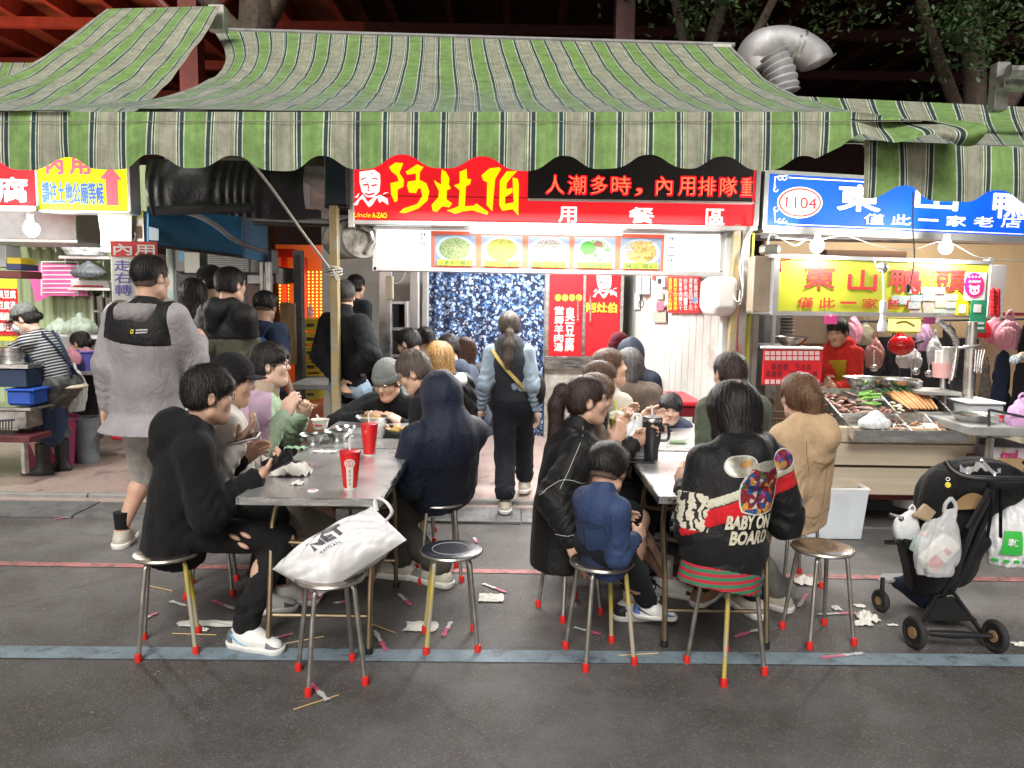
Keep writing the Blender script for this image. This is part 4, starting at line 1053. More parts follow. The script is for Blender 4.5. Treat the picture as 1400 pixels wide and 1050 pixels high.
bx('panel',514,317,985,369,MY,.12,WBX,mn);bx('frame',510,368,989,374,MY - .01,.16,ALU,mn);bx('frame',510,313,989,317,MY - .01,.16,ALU,mn);bx('frame',984,312,992,371,MY - .01,.16,ALU,mn);bx('frame',509,312,515,371,MY - .01,.16,ALU,mn)
bx('menu_strip',589,318,908,368.5,MY - .006,.006,ORG,mn)
CARD = glow('photo_card',(.26,.33,.44),.35);BOWLP = glow('photo_bowl',(.42,.52,.66),.4)
def foodmat(nm,c1,c2,s):
 m = mat(nm,c1,.6);N = m.node_tree.nodes;L = m.node_tree.links;b = N['Principled BSDF']
 tc = N.new('ShaderNodeTexCoord');n = N.new('ShaderNodeTexNoise');n.inputs['Scale'].default_value = s;n.inputs['Detail'].default_value = 3;n.inputs['Distortion'].default_value = 2.5;L.new(tc.outputs['Object'],n.inputs['Vector'])
 r = N.new('ShaderNodeValToRGB');r.color_ramp.elements[0].position = .42;r.color_ramp.elements[0].color = (*c1,1);r.color_ramp.elements[1].position = .58;r.color_ramp.elements[1].color = (*c2,1);L.new(n.outputs[0],r.inputs[0])
 L.new(r.outputs[0],b.inputs['Emission Color']);b.inputs['Emission Strength'].default_value = .22;v = N.new('ShaderNodeVectorMath');v.operation = 'SCALE';v.inputs['Scale'].default_value = .30;L.new(r.outputs[0],v.inputs[0]);L.new(v.outputs[0],b.inputs['Base Color']);return m
foods = [foodmat('greens_print',(.12,.35,.04),(.62,.62,.35),60),foodmat('noodle_print',(.25,.40,.03),(.85,.65,.10),60),foodmat('mutton_print',(.20,.15,.12),(.75,.72,.64),55),foodmat('plain_noodle_print',(.08,.38,.04),(.85,.85,.72),25),foodmat('tofu_print',(.60,.38,.06),(.85,.68,.25),14)]
TAGY = glow('price_yellow',(.70,.75,.04),.6);INK = mat('ink_dark',(.03,.10,.05),.7);INKB = mat('ink_blue',(.06,.06,.16),.7)
caps = ['沙茶羊肉麵90','沙茶羊肉麵90','當歸羊肉麵90','乾麵線40','臭豆腐60']
for i,x0 in enumerate((594,658,722,785,848)):
 dy = i * 1.1 - 1;bx('photo_card',x0,322 + dy,x0 + 56,365 + dy,MY - .010,.003,CARD,mn)
 disc(x0 + 28,342 + dy,26,18.5,MY - .011,BOWLP,mn,'bowl_print',.002);disc(x0 + 28,341 + dy,21,14.5,MY - .011,foods[i],mn,'food_print',.004)
 if i == 3:disc(x0 + 19,339,10,9,MY - .011,glow('spring_onion_print',(.06,.30,.03),.35),mn,'food_print',.006);disc(x0 + 33,334,6,4,MY - .011,glow('mince_print',(.20,.08,.05),.8),mn,'food_print',.006)
 if i == 4:
  for j in range(6):bx('food_print',x0 + 16 + 10 * (j % 3),330 + 12 * (j // 3),x0 + 24 + 10 * (j % 3),340 + 12 * (j // 3),MY - .019,.002,foods[4],mn,bev=0)
  disc(x0 + 14,339,8,8,MY - .011,foods[2],mn,'food_print',.006)
 bx('price_tag',x0 + 4,356 + dy,x0 + 52,364 + dy,MY - .022,.003,TAGY,mn,bev=0);tx(caps[i],x0 + 6,357 + dy,x0 + 50,363.2 + dy,MY - .022,INK,mn,.02,.004)
tx('告生豆腐',574,317,586,364,MY,INKB,mn,.004,vertical=True);tx('週二休',911,322,923,364,MY,INKB,mn,.0,vertical=True)
tb = thing('fluorescent_tube','bright white fluorescent tube fixed above the menu board','lamp',P(747,320,MY - .1))
TUBE = glow('tube_light',(1,.99,.97),16)
a,b = P(643,315,MY - .12),P(850,318,MY - .12);b.z = a.z;rod('tube',[a,b],.02,TUBE,tb,12);MB().box(((a.x + b.x) / 2,MY - .09,a.z + .045),(b.x - a.x + .1,.07,.045)).build('fitting',WHITE,tb)
rod('fixing_strap',[P(648,300,MY - .09),P(648,314,MY - .09)],.01,DARK,tb);rod('fixing_strap',[P(835,300,MY - .09),P(835,314,MY - .09)],.01,DARK,tb)
lamp('AREA',((a.x + b.x) / 2,MY - .16,a.z - .03),30,(1,.99,.96),1.2,(R(-25),0,0),.08,par=tb)
ceil_z = P(757,300,SY).z + .35
room = thing('shop_interior','white-panelled dining room of the shop behind the hanging menu board','shop',(.2,7.5,PZ))
PANEL = mat('white_panelling',(.66,.67,.62),.5,var=.08,vs=3,dirt=(.40,.38,.32),dirt_s=2.5,dirt_t=.66)
xr0,xr1 = P(1000,400,6.15).x,P(852,430,9.2).x
dv = Vector((xr1 - xr0,9.2 - 6.15,0));n = 19;
for i in range(n):
 p0 = Vector((xr0,6.15,PZ)) + dv * (i / n);p1 = Vector((xr0,6.15,PZ)) + dv * ((i + .94) / n);H_ = Vector((0,0,ceil_z - PZ))
 MB().slab(p0,p0 + H_,p1 + H_,p1,.03).build('wall_board',PANEL,room)
q = Vector((xr0 + .02,6.15,PZ));MB().slab(q,q + H_,q + dv + H_,q + dv,.03).build('wall_backing',mat('groove',(.30,.30,.27),.8),room)
MB().box((-.1,9.35,1.6),(4.4,.1,3.2)).build('back_wall',mat('tiled_back_wall',(.42,.41,.38),.5,var=.1,vs=4),room)
MB().box((-.05,7.7,ceil_z),(4.1,3.4,.06)).build('ceiling',mat('ceiling_board',(.5,.5,.48),.8,var=.1),room)
cl = thing('fill_lamp','added unseen strip lamp lighting the dining room behind the menu board','lamp',(.3,7.6,ceil_z - .12))  # added strip lamp standing in for an unseen source, brightens the room
MB().box((.3,7.6,ceil_z - .06),(1.3,.12,.05)).build('fitting',WHITE,cl);rod('tube',[(-.3,7.6,ceil_z - .1),(.9,7.6,ceil_z - .1)],.016,TUBE,cl)
lamp('AREA',(.3,7.6,ceil_z - .14),86,(1,.99,.95),1.3,(0,0,0),.3,par=cl)
lamp('AREA',(.3,5.55,ceil_z - .25),55,(1,.98,.94),2.4,(R(-8),0,0),.2,par=tb)
def curtain_mat():
 m = mat('floral_fabric',(.05,.09,.2),.8);N = m.node_tree.nodes;L = m.node_tree.links;b = N['Principled BSDF'];tc = N.new('ShaderNodeTexCoord')
 n = N.new('ShaderNodeTexNoise');n.inputs['Scale'].default_value = 9;n.inputs['Detail'].default_value = 2;L.new(tc.outputs['Object'],n.inputs['Vector'])
 ad = N.new('ShaderNodeMix');ad.data_type = 'RGBA';ad.inputs[0].default_value = .06;L.new(tc.outputs['Object'],ad.inputs[6]);L.new(n.outputs[1],ad.inputs[7])
 v = N.new('ShaderNodeTexVoronoi');v.inputs['Scale'].default_value = 15;L.new(ad.outputs[2],v.inputs['Vector'])
 v2 = N.new('ShaderNodeTexVoronoi');v2.inputs['Scale'].default_value = 44;L.new(ad.outputs[2],v2.inputs['Vector'])
 r = N.new('ShaderNodeValToRGB');r.color_ramp.interpolation = 'CONSTANT'
 for p,c in ((0,(.55,.50,.2)),(.10,(.55,.63,.74)),(.32,(.15,.32,.62)),(.42,(.016,.026,.075))):
  e = r.color_ramp.elements.new(p) if p not in (0,) else r.color_ramp.elements[0];e.position = p;e.color = (*c,1)
 r.color_ramp.elements[-1].color = (.012,.02,.06,1)
 s = N.new('ShaderNodeMath');s.operation = 'MULTIPLY_ADD';L.new(v2.outputs['Distance'],s.inputs[0]);s.inputs[1].default_value = .42;L.new(v.outputs['Distance'],s.inputs[2])
 s2 = N.new('ShaderNodeMath');s2.operation = 'SUBTRACT';L.new(s.outputs[0],s2.inputs[0]);s2.inputs[1].default_value = .12;L.new(s2.outputs[0],r.inputs[0])
 r2 = N.new('ShaderNodeValToRGB');r2.color_ramp.interpolation = 'CONSTANT';sc_ = N.new('ShaderNodeSeparateColor');L.new(v2.outputs['Color'],sc_.inputs[0]);L.new(sc_.outputs[0],r2.inputs[0])
 cs = ((0,(.012,.02,.06)),(.60,(.06,.15,.36)),(.78,(.40,.46,.56)),(.88,(.20,.24,.32)))
 r2.color_ramp.elements[0].color = (*cs[0][1],1);r2.color_ramp.elements[1].position = .88;r2.color_ramp.elements[1].color = (*cs[3][1],1)
 for p,c in cs[1:3]:e = r2.color_ramp.elements.new(p);e.color = (*c,1)
 g = N.new('ShaderNodeMath');g.operation = 'GREATER_THAN';L.new(s2.outputs[0],g.inputs[0]);g.inputs[1].default_value = .42
 mx = N.new('ShaderNodeMix');mx.data_type = 'RGBA';L.new(g.outputs[0],mx.inputs[0]);L.new(r.outputs[0],mx.inputs[6]);L.new(r2.outputs[0],mx.inputs[7]);L.new(mx.outputs[2],b.inputs['Base Color']);return m
CURT = curtain_mat()
a_,b_,c_,d_ = RC(585,355,744,598,8.6)
cu = thing('curtain','blue and white floral curtain hanging behind the customers','curtain',((a_ + b_) / 2,8.6,c_))
for k,(u0,u1) in enumerate(((0,.5),(.495,1))):
 MB().grid(lambda u,v:Vector((a_ + (b_ - a_) * (u0 + (u1 - u0) * u),8.6 + .01 * k + .009 * math.sin((u0 + (u1 - u0) * u) * 62) + .012 * math.sin(u * 23 + v * 2),c_ + (d_ - c_) * v)),90,12).build('curtain_panel',CURT,cu,'full')
rod('rail',[(a_,8.6,d_),(b_,8.6,d_)],.012,METAL,cu)
RPV = mat('red_vinyl',(.62,.012,.02),.35,var=.05);
cb_ = thing('cabinet','steel framed cabinet with two red printed doors beside the floral curtain','cabinet',P(798,590,8.5))
bx('frame',744,362,852,500,8.52,.5,ALU,cb_);bx('door',751,372,796,487,8.49,.035,RPV,cb_);bx('door',801,372,847,487,8.49,.035,RPV,cb_)
bx('stile',745,362,750,497,8.48,.04,STEEL,cb_);bx('stile',796.5,362,800.5,497,8.48,.04,STEEL,cb_);bx('stile',847.5,362,852,497,8.48,.04,STEEL,cb_);bx('rail',744,488,853,505,8.46,.06,STEEL,cb_)
WPR = mat('white_print',(.8,.8,.78),.5);YPR = mat('yellow_print',(.80,.62,.04),.5)
tx('當歸羊肉湯',758,418,770,480,8.49,WPR,cb_,.025,vertical=True);tx('臭豆腐',773,418,785,480,8.49,WPR,cb_,.025,vertical=True)
for i in range(4):disc(763 + 9.5 * i,407,4,4.5,8.49,YPR,cb_,'printed_dot',.004)
q = face_emblem(cb_,8.48,810,372,.2,WPR,RPV);tx('阿灶伯',802,414,843,427,8.485,YPR,cb_,.05,.006)
for x0,y0,y1 in ((790,408,441),(807,405,442)):rod('handle',[P(x0,y0,8.48),P(x0,y0 + 3,8.44),P(x0,y1 - 3,8.44),P(x0,y1,8.48)],.010,STEEL,cb_)
bx('plinth',744,505,860,600,8.5,.5,mat('old_plaster',(.42,.41,.37),.85,var=.25,vs=9,dirt=(.22,.20,.17),dirt_s=4,dirt_t=.5),cb_)
for nm,lb,x0,y0,x1,y1,Y,mm in (('steel_upright','broad grey steel upright at the left of the dining room',518,372,534,560,6.9,METAL),('steel_upright','narrow aluminium door post left of the curtain',560,372,572,500,7.6,ALU),('steel_upright','thin bright post touching the left edge of the curtain',577,370,585,560,8.0,ALU)):
 o = thing(nm,lb,'post',P((x0 + x1) / 2,y1,Y));a1,b1,c1,d1 = RC(x0,y0,x1,y1,Y)
 MB().box(((a1 + b1) / 2,Y + .05,(d1 + PZ) / 2 + .25),(b1 - a1,.1,d1 - PZ + .5),bev=.006).build('post',mm,o);MB().box(((a1 + b1) / 2,Y + .05,PZ + .02),(b1 - a1 + .06,.16,.04)).build('foot_plate',mm,o)
fg = thing('steel_cabinet','open grey steel shelf cabinet behind the diners at the left of the curtain','cabinet',P(550,560,7.8))
bx('side',531,412,536,560,7.8,.5,ALU,fg);bx('side',553,412,557,560,7.8,.5,ALU,fg)
for y in (412,448,485,530):bx('shelf',536,y,553,y + 4,7.8,.5,ALU,fg)
bx('back',536,416,553,560,8.28,.02,mat('brown_board',(.13,.07,.04),.7),fg)
cbx = thing('socket_box','cream electrical socket box with looping cable on a steel upright','socket box',P(532,410,6.85));bx('box',527,377,537,410,6.82,.06,mat('cream_plastic',(.6,.57,.42),.5),cbx,bev=.01)
rod('cable',smooth_pts([P(537,388,6.82),P(548,385,6.8),P(554,372,6.8),P(552,360,6.85)],4),.006,WHITE,cbx)
hd = thing('ventilation_pipe','grimy round pipe end and housing left of the white menu board','pipe',P(485,345,6.3))
MB().tube([P(466,328,6.5),P(496,324,6.0)],.16,22).build('pipe',mat('grimy_white',(.42,.40,.35),.6,dirt=(.10,.08,.06),dirt_s=6,dirt_t=.5),hd,True)
bx('housing',464,308,508,345,6.55,.4,mat('stained_tin',(.38,.36,.31),.5,.4,dirt=(.12,.10,.07),dirt_s=7,dirt_t=.52),hd);rod('rim',[P(494,310,6.0),P(507,316,6.0),P(510,330,6.0),P(500,345,6.0)],.02,METAL,hd)
YPOST = mat('worn_yellow_paint',(.36,.28,.13),.5,.2,var=.2,vs=6,dirt=(.34,.33,.30),dirt_s=5,dirt_t=.56)
yp = thing('post','worn yellow square post with rope knot in front of the man in the black jacket','post',P(456,640,5.85))
a1,b1,c1,d1 = RC(451,280,462,600,5.75)
MB().box(((a1 + b1) / 2,5.8,(d1 + PZ) / 2),(b1 - a1,.075,d1 - PZ),bev=.005).build('shaft',YPOST,yp);MB().box(((a1 + b1) / 2,5.8,PZ + .015),(.18,.16,.03)).build('foot_plate',METAL,yp)
ROPE = mat('rope',(.45,.43,.38),.9,bump=.6,bs=300)
for k in range(5):MB().tube([P(456,371,5.8) + Vector((.062 * math.cos(t),.062 * math.sin(t),.012 * k - .02 + .012 * math.sin(t + k))) for t in [i * math.pi / 8 for i in range(16)]],.007,6,closed=True).build('rope_turn',ROPE,yp,True)
rod('rope_end',smooth_pts([P(459,374,5.72),P(463,385,5.7),P(459,380,5.7),P(455,368,5.7)],4),.006,ROPE,yp)
rp = thing('rope','pale taut rope running diagonally from the awning edge down to the yellow post','rope',P(452,368,5.7));rod('strand',smooth_pts([P(338,215,4.5),P(372,258,4.85),P(410,312,5.3),P(450,366,5.72)],6),.009,ROPE,rp)
for lb,x0,x1,y0,Y,mm in (('white framed end post of the dining room',988,998,300,6.0,mat('post_white',(.55,.56,.54),.5,var=.1)),('brownish yellow steel post at the right end of the shop',999,1008,300,5.9,YPOST),('grey steel post hung with cables between the two shops',1010,1021,300,5.95,METAL),('thin lime-yellow strip post beside the grey post between the shops',1023,1027,300,6.0,mat('lime_paint',(.5,.5,.05),.5)),('dark steel post beside the socket box of the right stall',1028,1036,395,6.1,GREYST)):
 o = thing('post',lb,'post',P((x0 + x1) / 2,600,Y));a1,b1,c1,d1 = RC(x0,y0,x1,560,Y)
 MB().box(((a1 + b1) / 2,Y + .04,(d1 + PZ) / 2),(b1 - a1,.08,d1 - PZ),bev=.004).build('shaft',mm,o);MB().box(((a1 + b1) / 2,Y + .04,PZ + .015),(b1 - a1 + .05,.14,.03)).build('foot_plate',METAL,o)
for k,lb in ((0,'loose white cable loops tied to the grey post between the shops'),):
 o = thing('cable_bundle',lb,'cable',P(1012,410,5.88))
 for j in range(4):MB().tube(smooth_pts([P(1003 + 3 * j,397,5.88),P(1004 + 2 * j,408 + 2 * j,5.86),P(1010 + j,412,5.85),P(1016,400 - 3 * j,5.86),P(1012 + j,370 - 6 * j,5.88),P(1018 + j,330,5.9),P(1036,300,5.85)],5),.0055,6).build('cable',[WHITE,ROPE,DARK,WHITE][j],o,True)
def on_wall(y_col,row0,row1,col0,col1):
 def at(c,r):
  d = ray(c,r);o = Vector((0,0,CAM_H));nrm = Vector((dv.y,-dv.x,0));p0 = Vector((xr0 - .050,6.15,0));t = (p0 - o).dot(nrm) / d.dot(nrm);return o + d * t
 return at
WP = on_wall(0,0,0,0,0)
def wall_sheet(name,label,cat,c0,r0,c1,r1,m,t=.012,dr=0):
 o = thing(name,label,cat,WP(c0,r1));MB().slab(WP(c0,r1 + dr * 0),WP(c0,r0),WP(c1,r0),WP(c1,r1),-t).build('sheet',m,o);return o
o = wall_sheet('price_poster','red menu poster with rows of white and yellow writing on the white wall','poster',915,377,958,428,RPV)
wn = Vector((-dv.y,dv.x,0)).normalized() * .018
def wt(t,c0,r0,c1,r1,m,par,vert=True):
 return text(t,WP(c0,r1) + wn,WP(c1,r1) + wn,WP(c0,r0) + wn,m,par,0.003,.02,vertical=vert)
for k,(t,m) in enumerate((('臭豆腐六十元麵線',YPR),('當歸羊肉湯麵線',YPR),('沙茶羊肉麵九十',WPR),('炒羊肉一百',WPR),('燙青菜四十元',WPR),('乾麵線四十',WPR))):wt(t,917 + 7 * k,380,922 + 7 * k,424,m,o)
bx_ = wall_sheet('meter_box','small white thermostat with a dark screen on the panelled wall','device',903,378,914,392,WHITE,.04);MB().slab(WP(905,388) + wn * 2.5,WP(905,381) + wn * 2.5,WP(910,381) + wn * 2.5,WP(910,388) + wn * 2.5,-.003).build('screen',DARK,bx_)
wall_sheet('red_sticker','small orange red sticker above the clippings on the wall','sticker',892,376,902,383,RPV,.002)
wall_sheet('switch_plate','cream switch plate on the white panelled wall','switch',896,399,907,409,mat('cream_plate',(.6,.56,.36),.5),.012)
o = wall_sheet('clipping','brown newspaper clipping below the switch plate','paper',893,424,911,441,mat('newsprint',(.34,.30,.25),.9,var=.3,vs=90),.004);MB().slab(WP(900,425) + wn,WP(900,413) + wn,WP(910,412) + wn,WP(910,424) + wn,-.003).build('pink_slip',mat('pink_paper',(.7,.10,.15),.8),o)
wall_sheet('notice','narrow white notice sheet hanging left of the cable','paper',867,400,875,423,mat('paper',(.62,.62,.60),.8,var=.1,vs=60),.004)
o = wall_sheet('switch_box','tall white fuse box with a hanging black cable loop','fuse box',876,377,888,402,WHITE,.05);MB().tube(smooth_pts([WP(884,378) + wn * 3,WP(884,405) + wn * 3,WP(880,416) + wn * 3,WP(884,421) + wn * 3,WP(887,415) + wn * 3,WP(884,408) + wn * 3],5),.006,6).build('cable',DARK,o,True)
dsp = thing('towel_dispenser','white curved paper towel dispenser with a blue label at the right end of the wall','dispenser',WP(990,425))
c = WP(1000,402) + wn * 6;M_ = np.array(Matrix(((dv.normalized().x,wn.normalized().x,0),(dv.normalized().y,wn.normalized().y,0),(0,0,1))),'f')
q = SDF();q.box(c,(.16,.10,.13),M_,rd=.05);q.box(c - Vector((0,0,.12)),(.13,.08,.05),M_,rd=.04,k=.05);sdf_obj('casing',q,.008,WHITE,dsp);
MB().slab(*[WP(a,b) + wn * 12.5 for a,b in ((984,414),(984,407),(989,407),(989,414))],-.004).build('blue_label',mat('blue_label',(.05,.3,.7),.5),dsp)
# alley between the left stall and the shop
tarp = SDF()
TARP = mat('black_tarpaulin',(.008,.008,.010),.5,var=.3,bump=1,bs=14)
o = thing('tarpaulin','shiny black tarpaulin wrapped over a rolled awning above the alley','tarpaulin',P(260,290,5.7))
a1,b1,c1,d1 = RC(176,205,402,285,5.6)
def tf(u,v):
 x = a1 + (b1 - a1) * u;th = v * math.pi * 1.2;r = .05
 return Vector((x,5.9 - r * math.sin(th) * 1.2 + .004 * math.sin(x * 60 + 5 * math.sin(x * 9) + 5 * v),d1 - .02 - (d1 - c1) * v + .02 * math.sin(x * 5 + 1) * v))
MB().grid(tf,150,20).build('sheet',TARP,o,'full')
rod('roller',[P(215,288,5.75),P(345,284,5.75)],.035,DARK,o)
BLUEP = mat('blue_painted_board',(.015,.12,.25),.5,var=.25,vs=4,dirt=(.012,.05,.09),dirt_s=3,dirt_t=.6)
o = thing('fascia_board','long blue painted fascia board receding into the alley','panel',P(300,340,6.3))
MB().slab(P(203,336,6.0),P(203,282,6.0),P(330,282,6.5),P(330,352,6.5),.04).build('board',BLUEP,o);MB().slab(P(331,352,6.5),P(331,282,6.5),P(366,300,7.6),P(366,358,7.6),.04).build('board',BLUEP,o)
MB().slab(P(203,337,5.98),P(203,333,5.98),P(330,349,6.48),P(330,353,6.48),-.03).build('edge_strip',DARK,o);MB().slab(*[P(a,b,5.98) for a,b in ((204,328),(204,310),(217,313),(217,329))],-.004).build('sticker',mat('sticker_grey',(.35,.42,.5),.6),o)
o = thing('conduit','grey cable conduit sagging across the blue fascia board','pipe',P(250,300,5.9));rod('pipe',smooth_pts([P(225,286,5.85),P(262,292,5.9),P(292,306,5.95),P(325,330,6.1),P(365,345,6.6)],6),.020,mat('grey_plastic',(.2,.21,.22),.4),o)
o = thing('alley_ceiling','dark timber and steel ceiling over the alley','ceiling',P(420,300,7.5));
MB().box((-2.3,8.2,2.95),(2.0,4.2,.08)).build('board',mat('dark_board',(.035,.035,.04),.8,var=.3),o)
for k in range(5):MB().box((-2.3,6.6 + .75 * k,2.80 - .06 * k),(1.9,.12,.16)).build('beam',[DARK,GREYST][k % 2],o)
bx('beam',345,300,475,308,6.1,.1,DARK,o);rod('rail',[P(335,298,6.0),P(450,303,6.0)],.02,GREYST,o)
o = thing('light_box','small white angled lamp box under the dark alley ceiling','lamp',P(418,280,6.2));MB().slab(P(403,268,6.1),P(403,236,6.1),P(424,232,6.6),P(424,280,6.6),.02).build('face',mat('enamel',(.55,.56,.58),.4),o);MB().slab(P(399,266,6.1),P(424,280,6.6),P(421,284,6.6),P(397,270,6.1),.02).build('edge',ALU,o)
MB().slab(P(425,275,6.8),P(425,232,6.8),P(443,232,7.2),P(443,270,7.2),.02).build('battens',mat('pale_batten',(.45,.42,.35),.8),o)
o = thing('sign_back','dark teal side of a box sign beside the red shop sign','sign',P(460,280,5.9));bx('box',443,205,474,281,5.8,.5,mat('dark_teal',(.008,.03,.045),.5,var=.2),o,bev=.01);bx('edge',443,281,474,284,5.79,.52,DARK,o)
o = thing('shutter_stall','closed grey stall with aluminium frames and a brown door behind the queue','stall',P(300,500,7.4))
bx('shutter',230,340,372,372,7.4,.2,mat('shutter_grey',(.16,.16,.16),.5,.3),o)
for k in range(9):bx('slat',285,345 + 3 * k,340,347 + 3 * k,7.37,.03,GREYST,o)
bx('door',338,388,366,520,7.6,.1,mat('brown_door',(.13,.07,.055),.6,var=.3,vs=30),o);bx('frame',364,358,370,520,7.3,.08,ALU,o);bx('frame',356,358,361,520,7.35,.06,ALU,o);bx('lintel',338,376,366,388,7.5,.2,GREYST,o)
bx('panel',220,372,338,540,7.6,.2,mat('panel_grey',(.10,.10,.11),.6,var=.4,vs=6),o);bx('paper_notice',252,345,273,373,7.3,.01,mat('paper',(.62,.62,.6),.8),o);bx('paper_notice',244,343,252,357,7.3,.01,mat('blue_slip',(.2,.45,.7),.8),o)
o = thing('post','thin mint green and white post left of the shuttered stall','post',P(236,560,6.6));bx('shaft',231,340,240,600,6.6,.06,mat('mint_paint',(.34,.48,.42),.6,dirt=(.5,.5,.48),dirt_s=8,dirt_t=.5),o);bx('foot_plate',228,598,243,602,6.58,.1,METAL,o)
o = thing('post','black square pole in the alley before the glowing lattice','post',P(407,540,8.2));bx('shaft',402,342,413,560,8.2,.12,mat('grey_black_paint',(.06,.06,.065),.5,var=.4,vs=5),o);bx('foot_plate',399,556,416,560,8.18,.2,METAL,o)
lt = thing('lantern_wall','wall of small glowing orange lamps in a red frame at the end of the alley','light wall',P(440,500,11))
bx('backing',355,335,500,560,11.3,.15,mat('orange_board',(.35,.06,.01),.5,emit=.10,ecol=(1,.16,.02)),lt)
ORL = glow('orange_lamp',(1,.55,.08),2.6);mb = MB();cnt = 0
for i in range(24):
 for j in range(26):
  c = 366 + i * 5.6;r = 372 + j * 4.6
  if 398 < c < 416:continue
  if c < 398 and r > 468:continue
  if c > 412 and r > 462:continue
  if c < 380 and r > 385 and r < 400:continue
  p = P(c,r,11.15);mb.ell(p,(.014,.014,.014),5,4)
tag(mb.build('lamp_bead',ORL,lt),kind='stuff')
for x0,y0,x1,y1 in ((360,340,402,352),(385,352,392,470),(456,340,500,368),(480,366,500,560),(355,465,500,475),(413,352,420,560)):bx('frame_bar',x0,y0,x1,y1,11.0,.08,mat('red_lacquer',(.35,.02,.02),.35),lt)
lamp('AREA',P(430,430,10.8),14,(1,.45,.12),1.4,(R(90),0,0),1.2,par=lt)
YCR = mat('yellow_crate',(.45,.34,.02),.5,var=.2)
for k in range(6):
 o = thing('crate',['lowest','second','third','fourth','fifth','topmost'][k] + ' yellow plastic crate of the stack beside the alley lattice' if k else 'lowest yellow plastic crate of the stack beside the alley lattice','crate',P(424,548 - 19 * k,8.8),'stacked yellow crates in the alley')
 a1,b1,c1,d1 = RC(413,530 - 19 * k,436,548 - 19 * k,8.8)
 MB().box(((a1 + b1) / 2,8.95,(c1 + d1) / 2),(b1 - a1,.3,d1 - c1 - .012),bev=.01).build('tub',YCR,o);MB().box(((a1 + b1) / 2,8.95,d1 - .02),(b1 - a1 + .02,.32,.025),bev=.006).build('rim',YCR,o);MB().box(((a1 + b1) / 2,8.795,(c1 + d1) / 2),(.08,.02,.03)).build('handle',DARK,o)
o = thing('soap_bottle','clear pump bottle standing on the yellow crates','bottle',P(424,434,8.9));MB().lathe([(.035,0),(.037,.1),(.012,.13),(.012,.15)],P(424,434,8.9),12).build('bottle',mat('clear_pink',(.7,.4,.35),.2,alpha=.8),o,True);rod('pump',[P(424,424,8.9),P(424,415,8.9),P(421,415,8.9)],.006,WHITE,o)
o = thing('cardboard_box','tall cream cardboard box standing beside the navy backpack man','box',P(389,520,7.9));bx('box',383,415,396,500,7.9,.25,mat('cream_card',(.5,.38,.2),.8,var=.1),o);bx('flap',383,413,396,416,7.85,.05,mat('cream_card',(.5,.38,.2),.8),o)
o = thing('plastic_sheet','grey translucent sheet hung in the alley below the conduit','sheet',P(385,390,8.4));MB().grid(lambda u,v:P(368 + 35 * u,365 + 12 * u * (1 - v) * 0 + (22 - 8 * abs(u - .5)) * v + 4 * u,8.3 + .05 * math.sin(u * 9)),16,8).build('sheet',mat('grey_sheet',(.28,.26,.27),.5),o,True);rod('cord',[P(366,363,8.3),P(405,369,8.3)],.008,DARK,o)
o = thing('bench_table','dark low table in the alley behind the pastel cardigan diner','table',P(430,545,7.0));bx('top',395,526,462,533,7.0,.8,GREYST,o);bx('leg',398,533,402,600,7.02,.05,GREYST,o);bx('leg',452,533,456,600,7.02,.05,GREYST,o)
# left stall
LY = 5.9
YG = glow('lime_sign',(.80,.92,.0),.95,.2);BLT = glow('blue_print',(.05,.12,.75),.8);PKR = glow('pink_red_print',(1,.12,.16),.95)
o = thing('shop_sign','red illuminated sign end with one white character at the left edge','sign',P(10,288,LY));bx('panel',-70,200,47,280,LY,.16,RED,o);bx('frame',-70,280,50,287,LY - .01,.18,ALU,o);bx('frame',47,200,51,282,LY - .01,.18,ALU,o);tx('腐',-3,243,38,276,LY,WHL,o,.035);tx('豆',-52,243,-12,276,LY,WHL,o,.035)
o = thing('direction_sign','lime yellow illuminated sign with blue characters and a red up arrow','sign',P(113,290,LY));bx('panel',53,205,173,287,LY,.14,YG,o);bx('frame',173,205,178,290,LY - .01,.16,ALU,o);bx('frame',52,287,178,291,LY - .01,.16,ALU,o)
tx('請往土地公廟等候',58,249,142,279,LY,BLT,o,.03);tx('內',64,214,86,238,LY,PKR,o,.07);tx('用',96,214,123,238,LY,PKR,o,.07)
poly([P(*t,LY - .006) for t in ((146,281),(162,281),(161,246),(167,246),(151,227),(136,244),(144,245))],PKR,o,'arrow')
o = thing('hanging_sign','white vertical sign with a red top band and blue characters hanging behind the tall man','sign',P(183,420,5.75));bx('board',152,330,214,425,5.75,.03,mat('sign_white',(.72,.72,.70),.5,var=.04),o);bx('band',151,330,215,351,5.745,.004,mat('sign_red',(.62,.03,.03),.5),o,bev=0)
tx('內用',156,334,212,349,5.74,WPR,o,.035);tx('走右轉',157,354,180,404,5.745,mat('sign_blue',(.12,.10,.42),.5),o,.02,vertical=True);tx('用',190,360,208,375,5.745,MATS['sign_blue'],o,.02);rod('hook',[P(184,330,5.74),P(186,322,5.76),P(184,318,5.78)],.005,METAL,o)
o = thing('stall_hood','grey stainless hood over the left stall behind the bare bulb','hood',P(60,332,6.4));bx('hood',-70,288,104,328,6.5,.9,mat('hood_steel',(.38,.39,.40),.4,.5,var=.15),o);bx('lip',-70,326,106,331,6.42,.1,ALU,o);bx('side_panel',92,290,117,322,6.7,.5,GREYST,o)
o = thing('corner_panel','speckled granite-look corner panel and steel post by the hanging sign','panel',P(165,345,6.1));poly([P(*t,6.1) for t in ((133,290),(180,290),(180,346),(160,346),(145,335),(137,318))],mat('granite_look',(.40,.41,.39),.6,var=.35,vs=60),o,'panel');bx('back',137,291,180,345,6.12,.05,ALU,o)
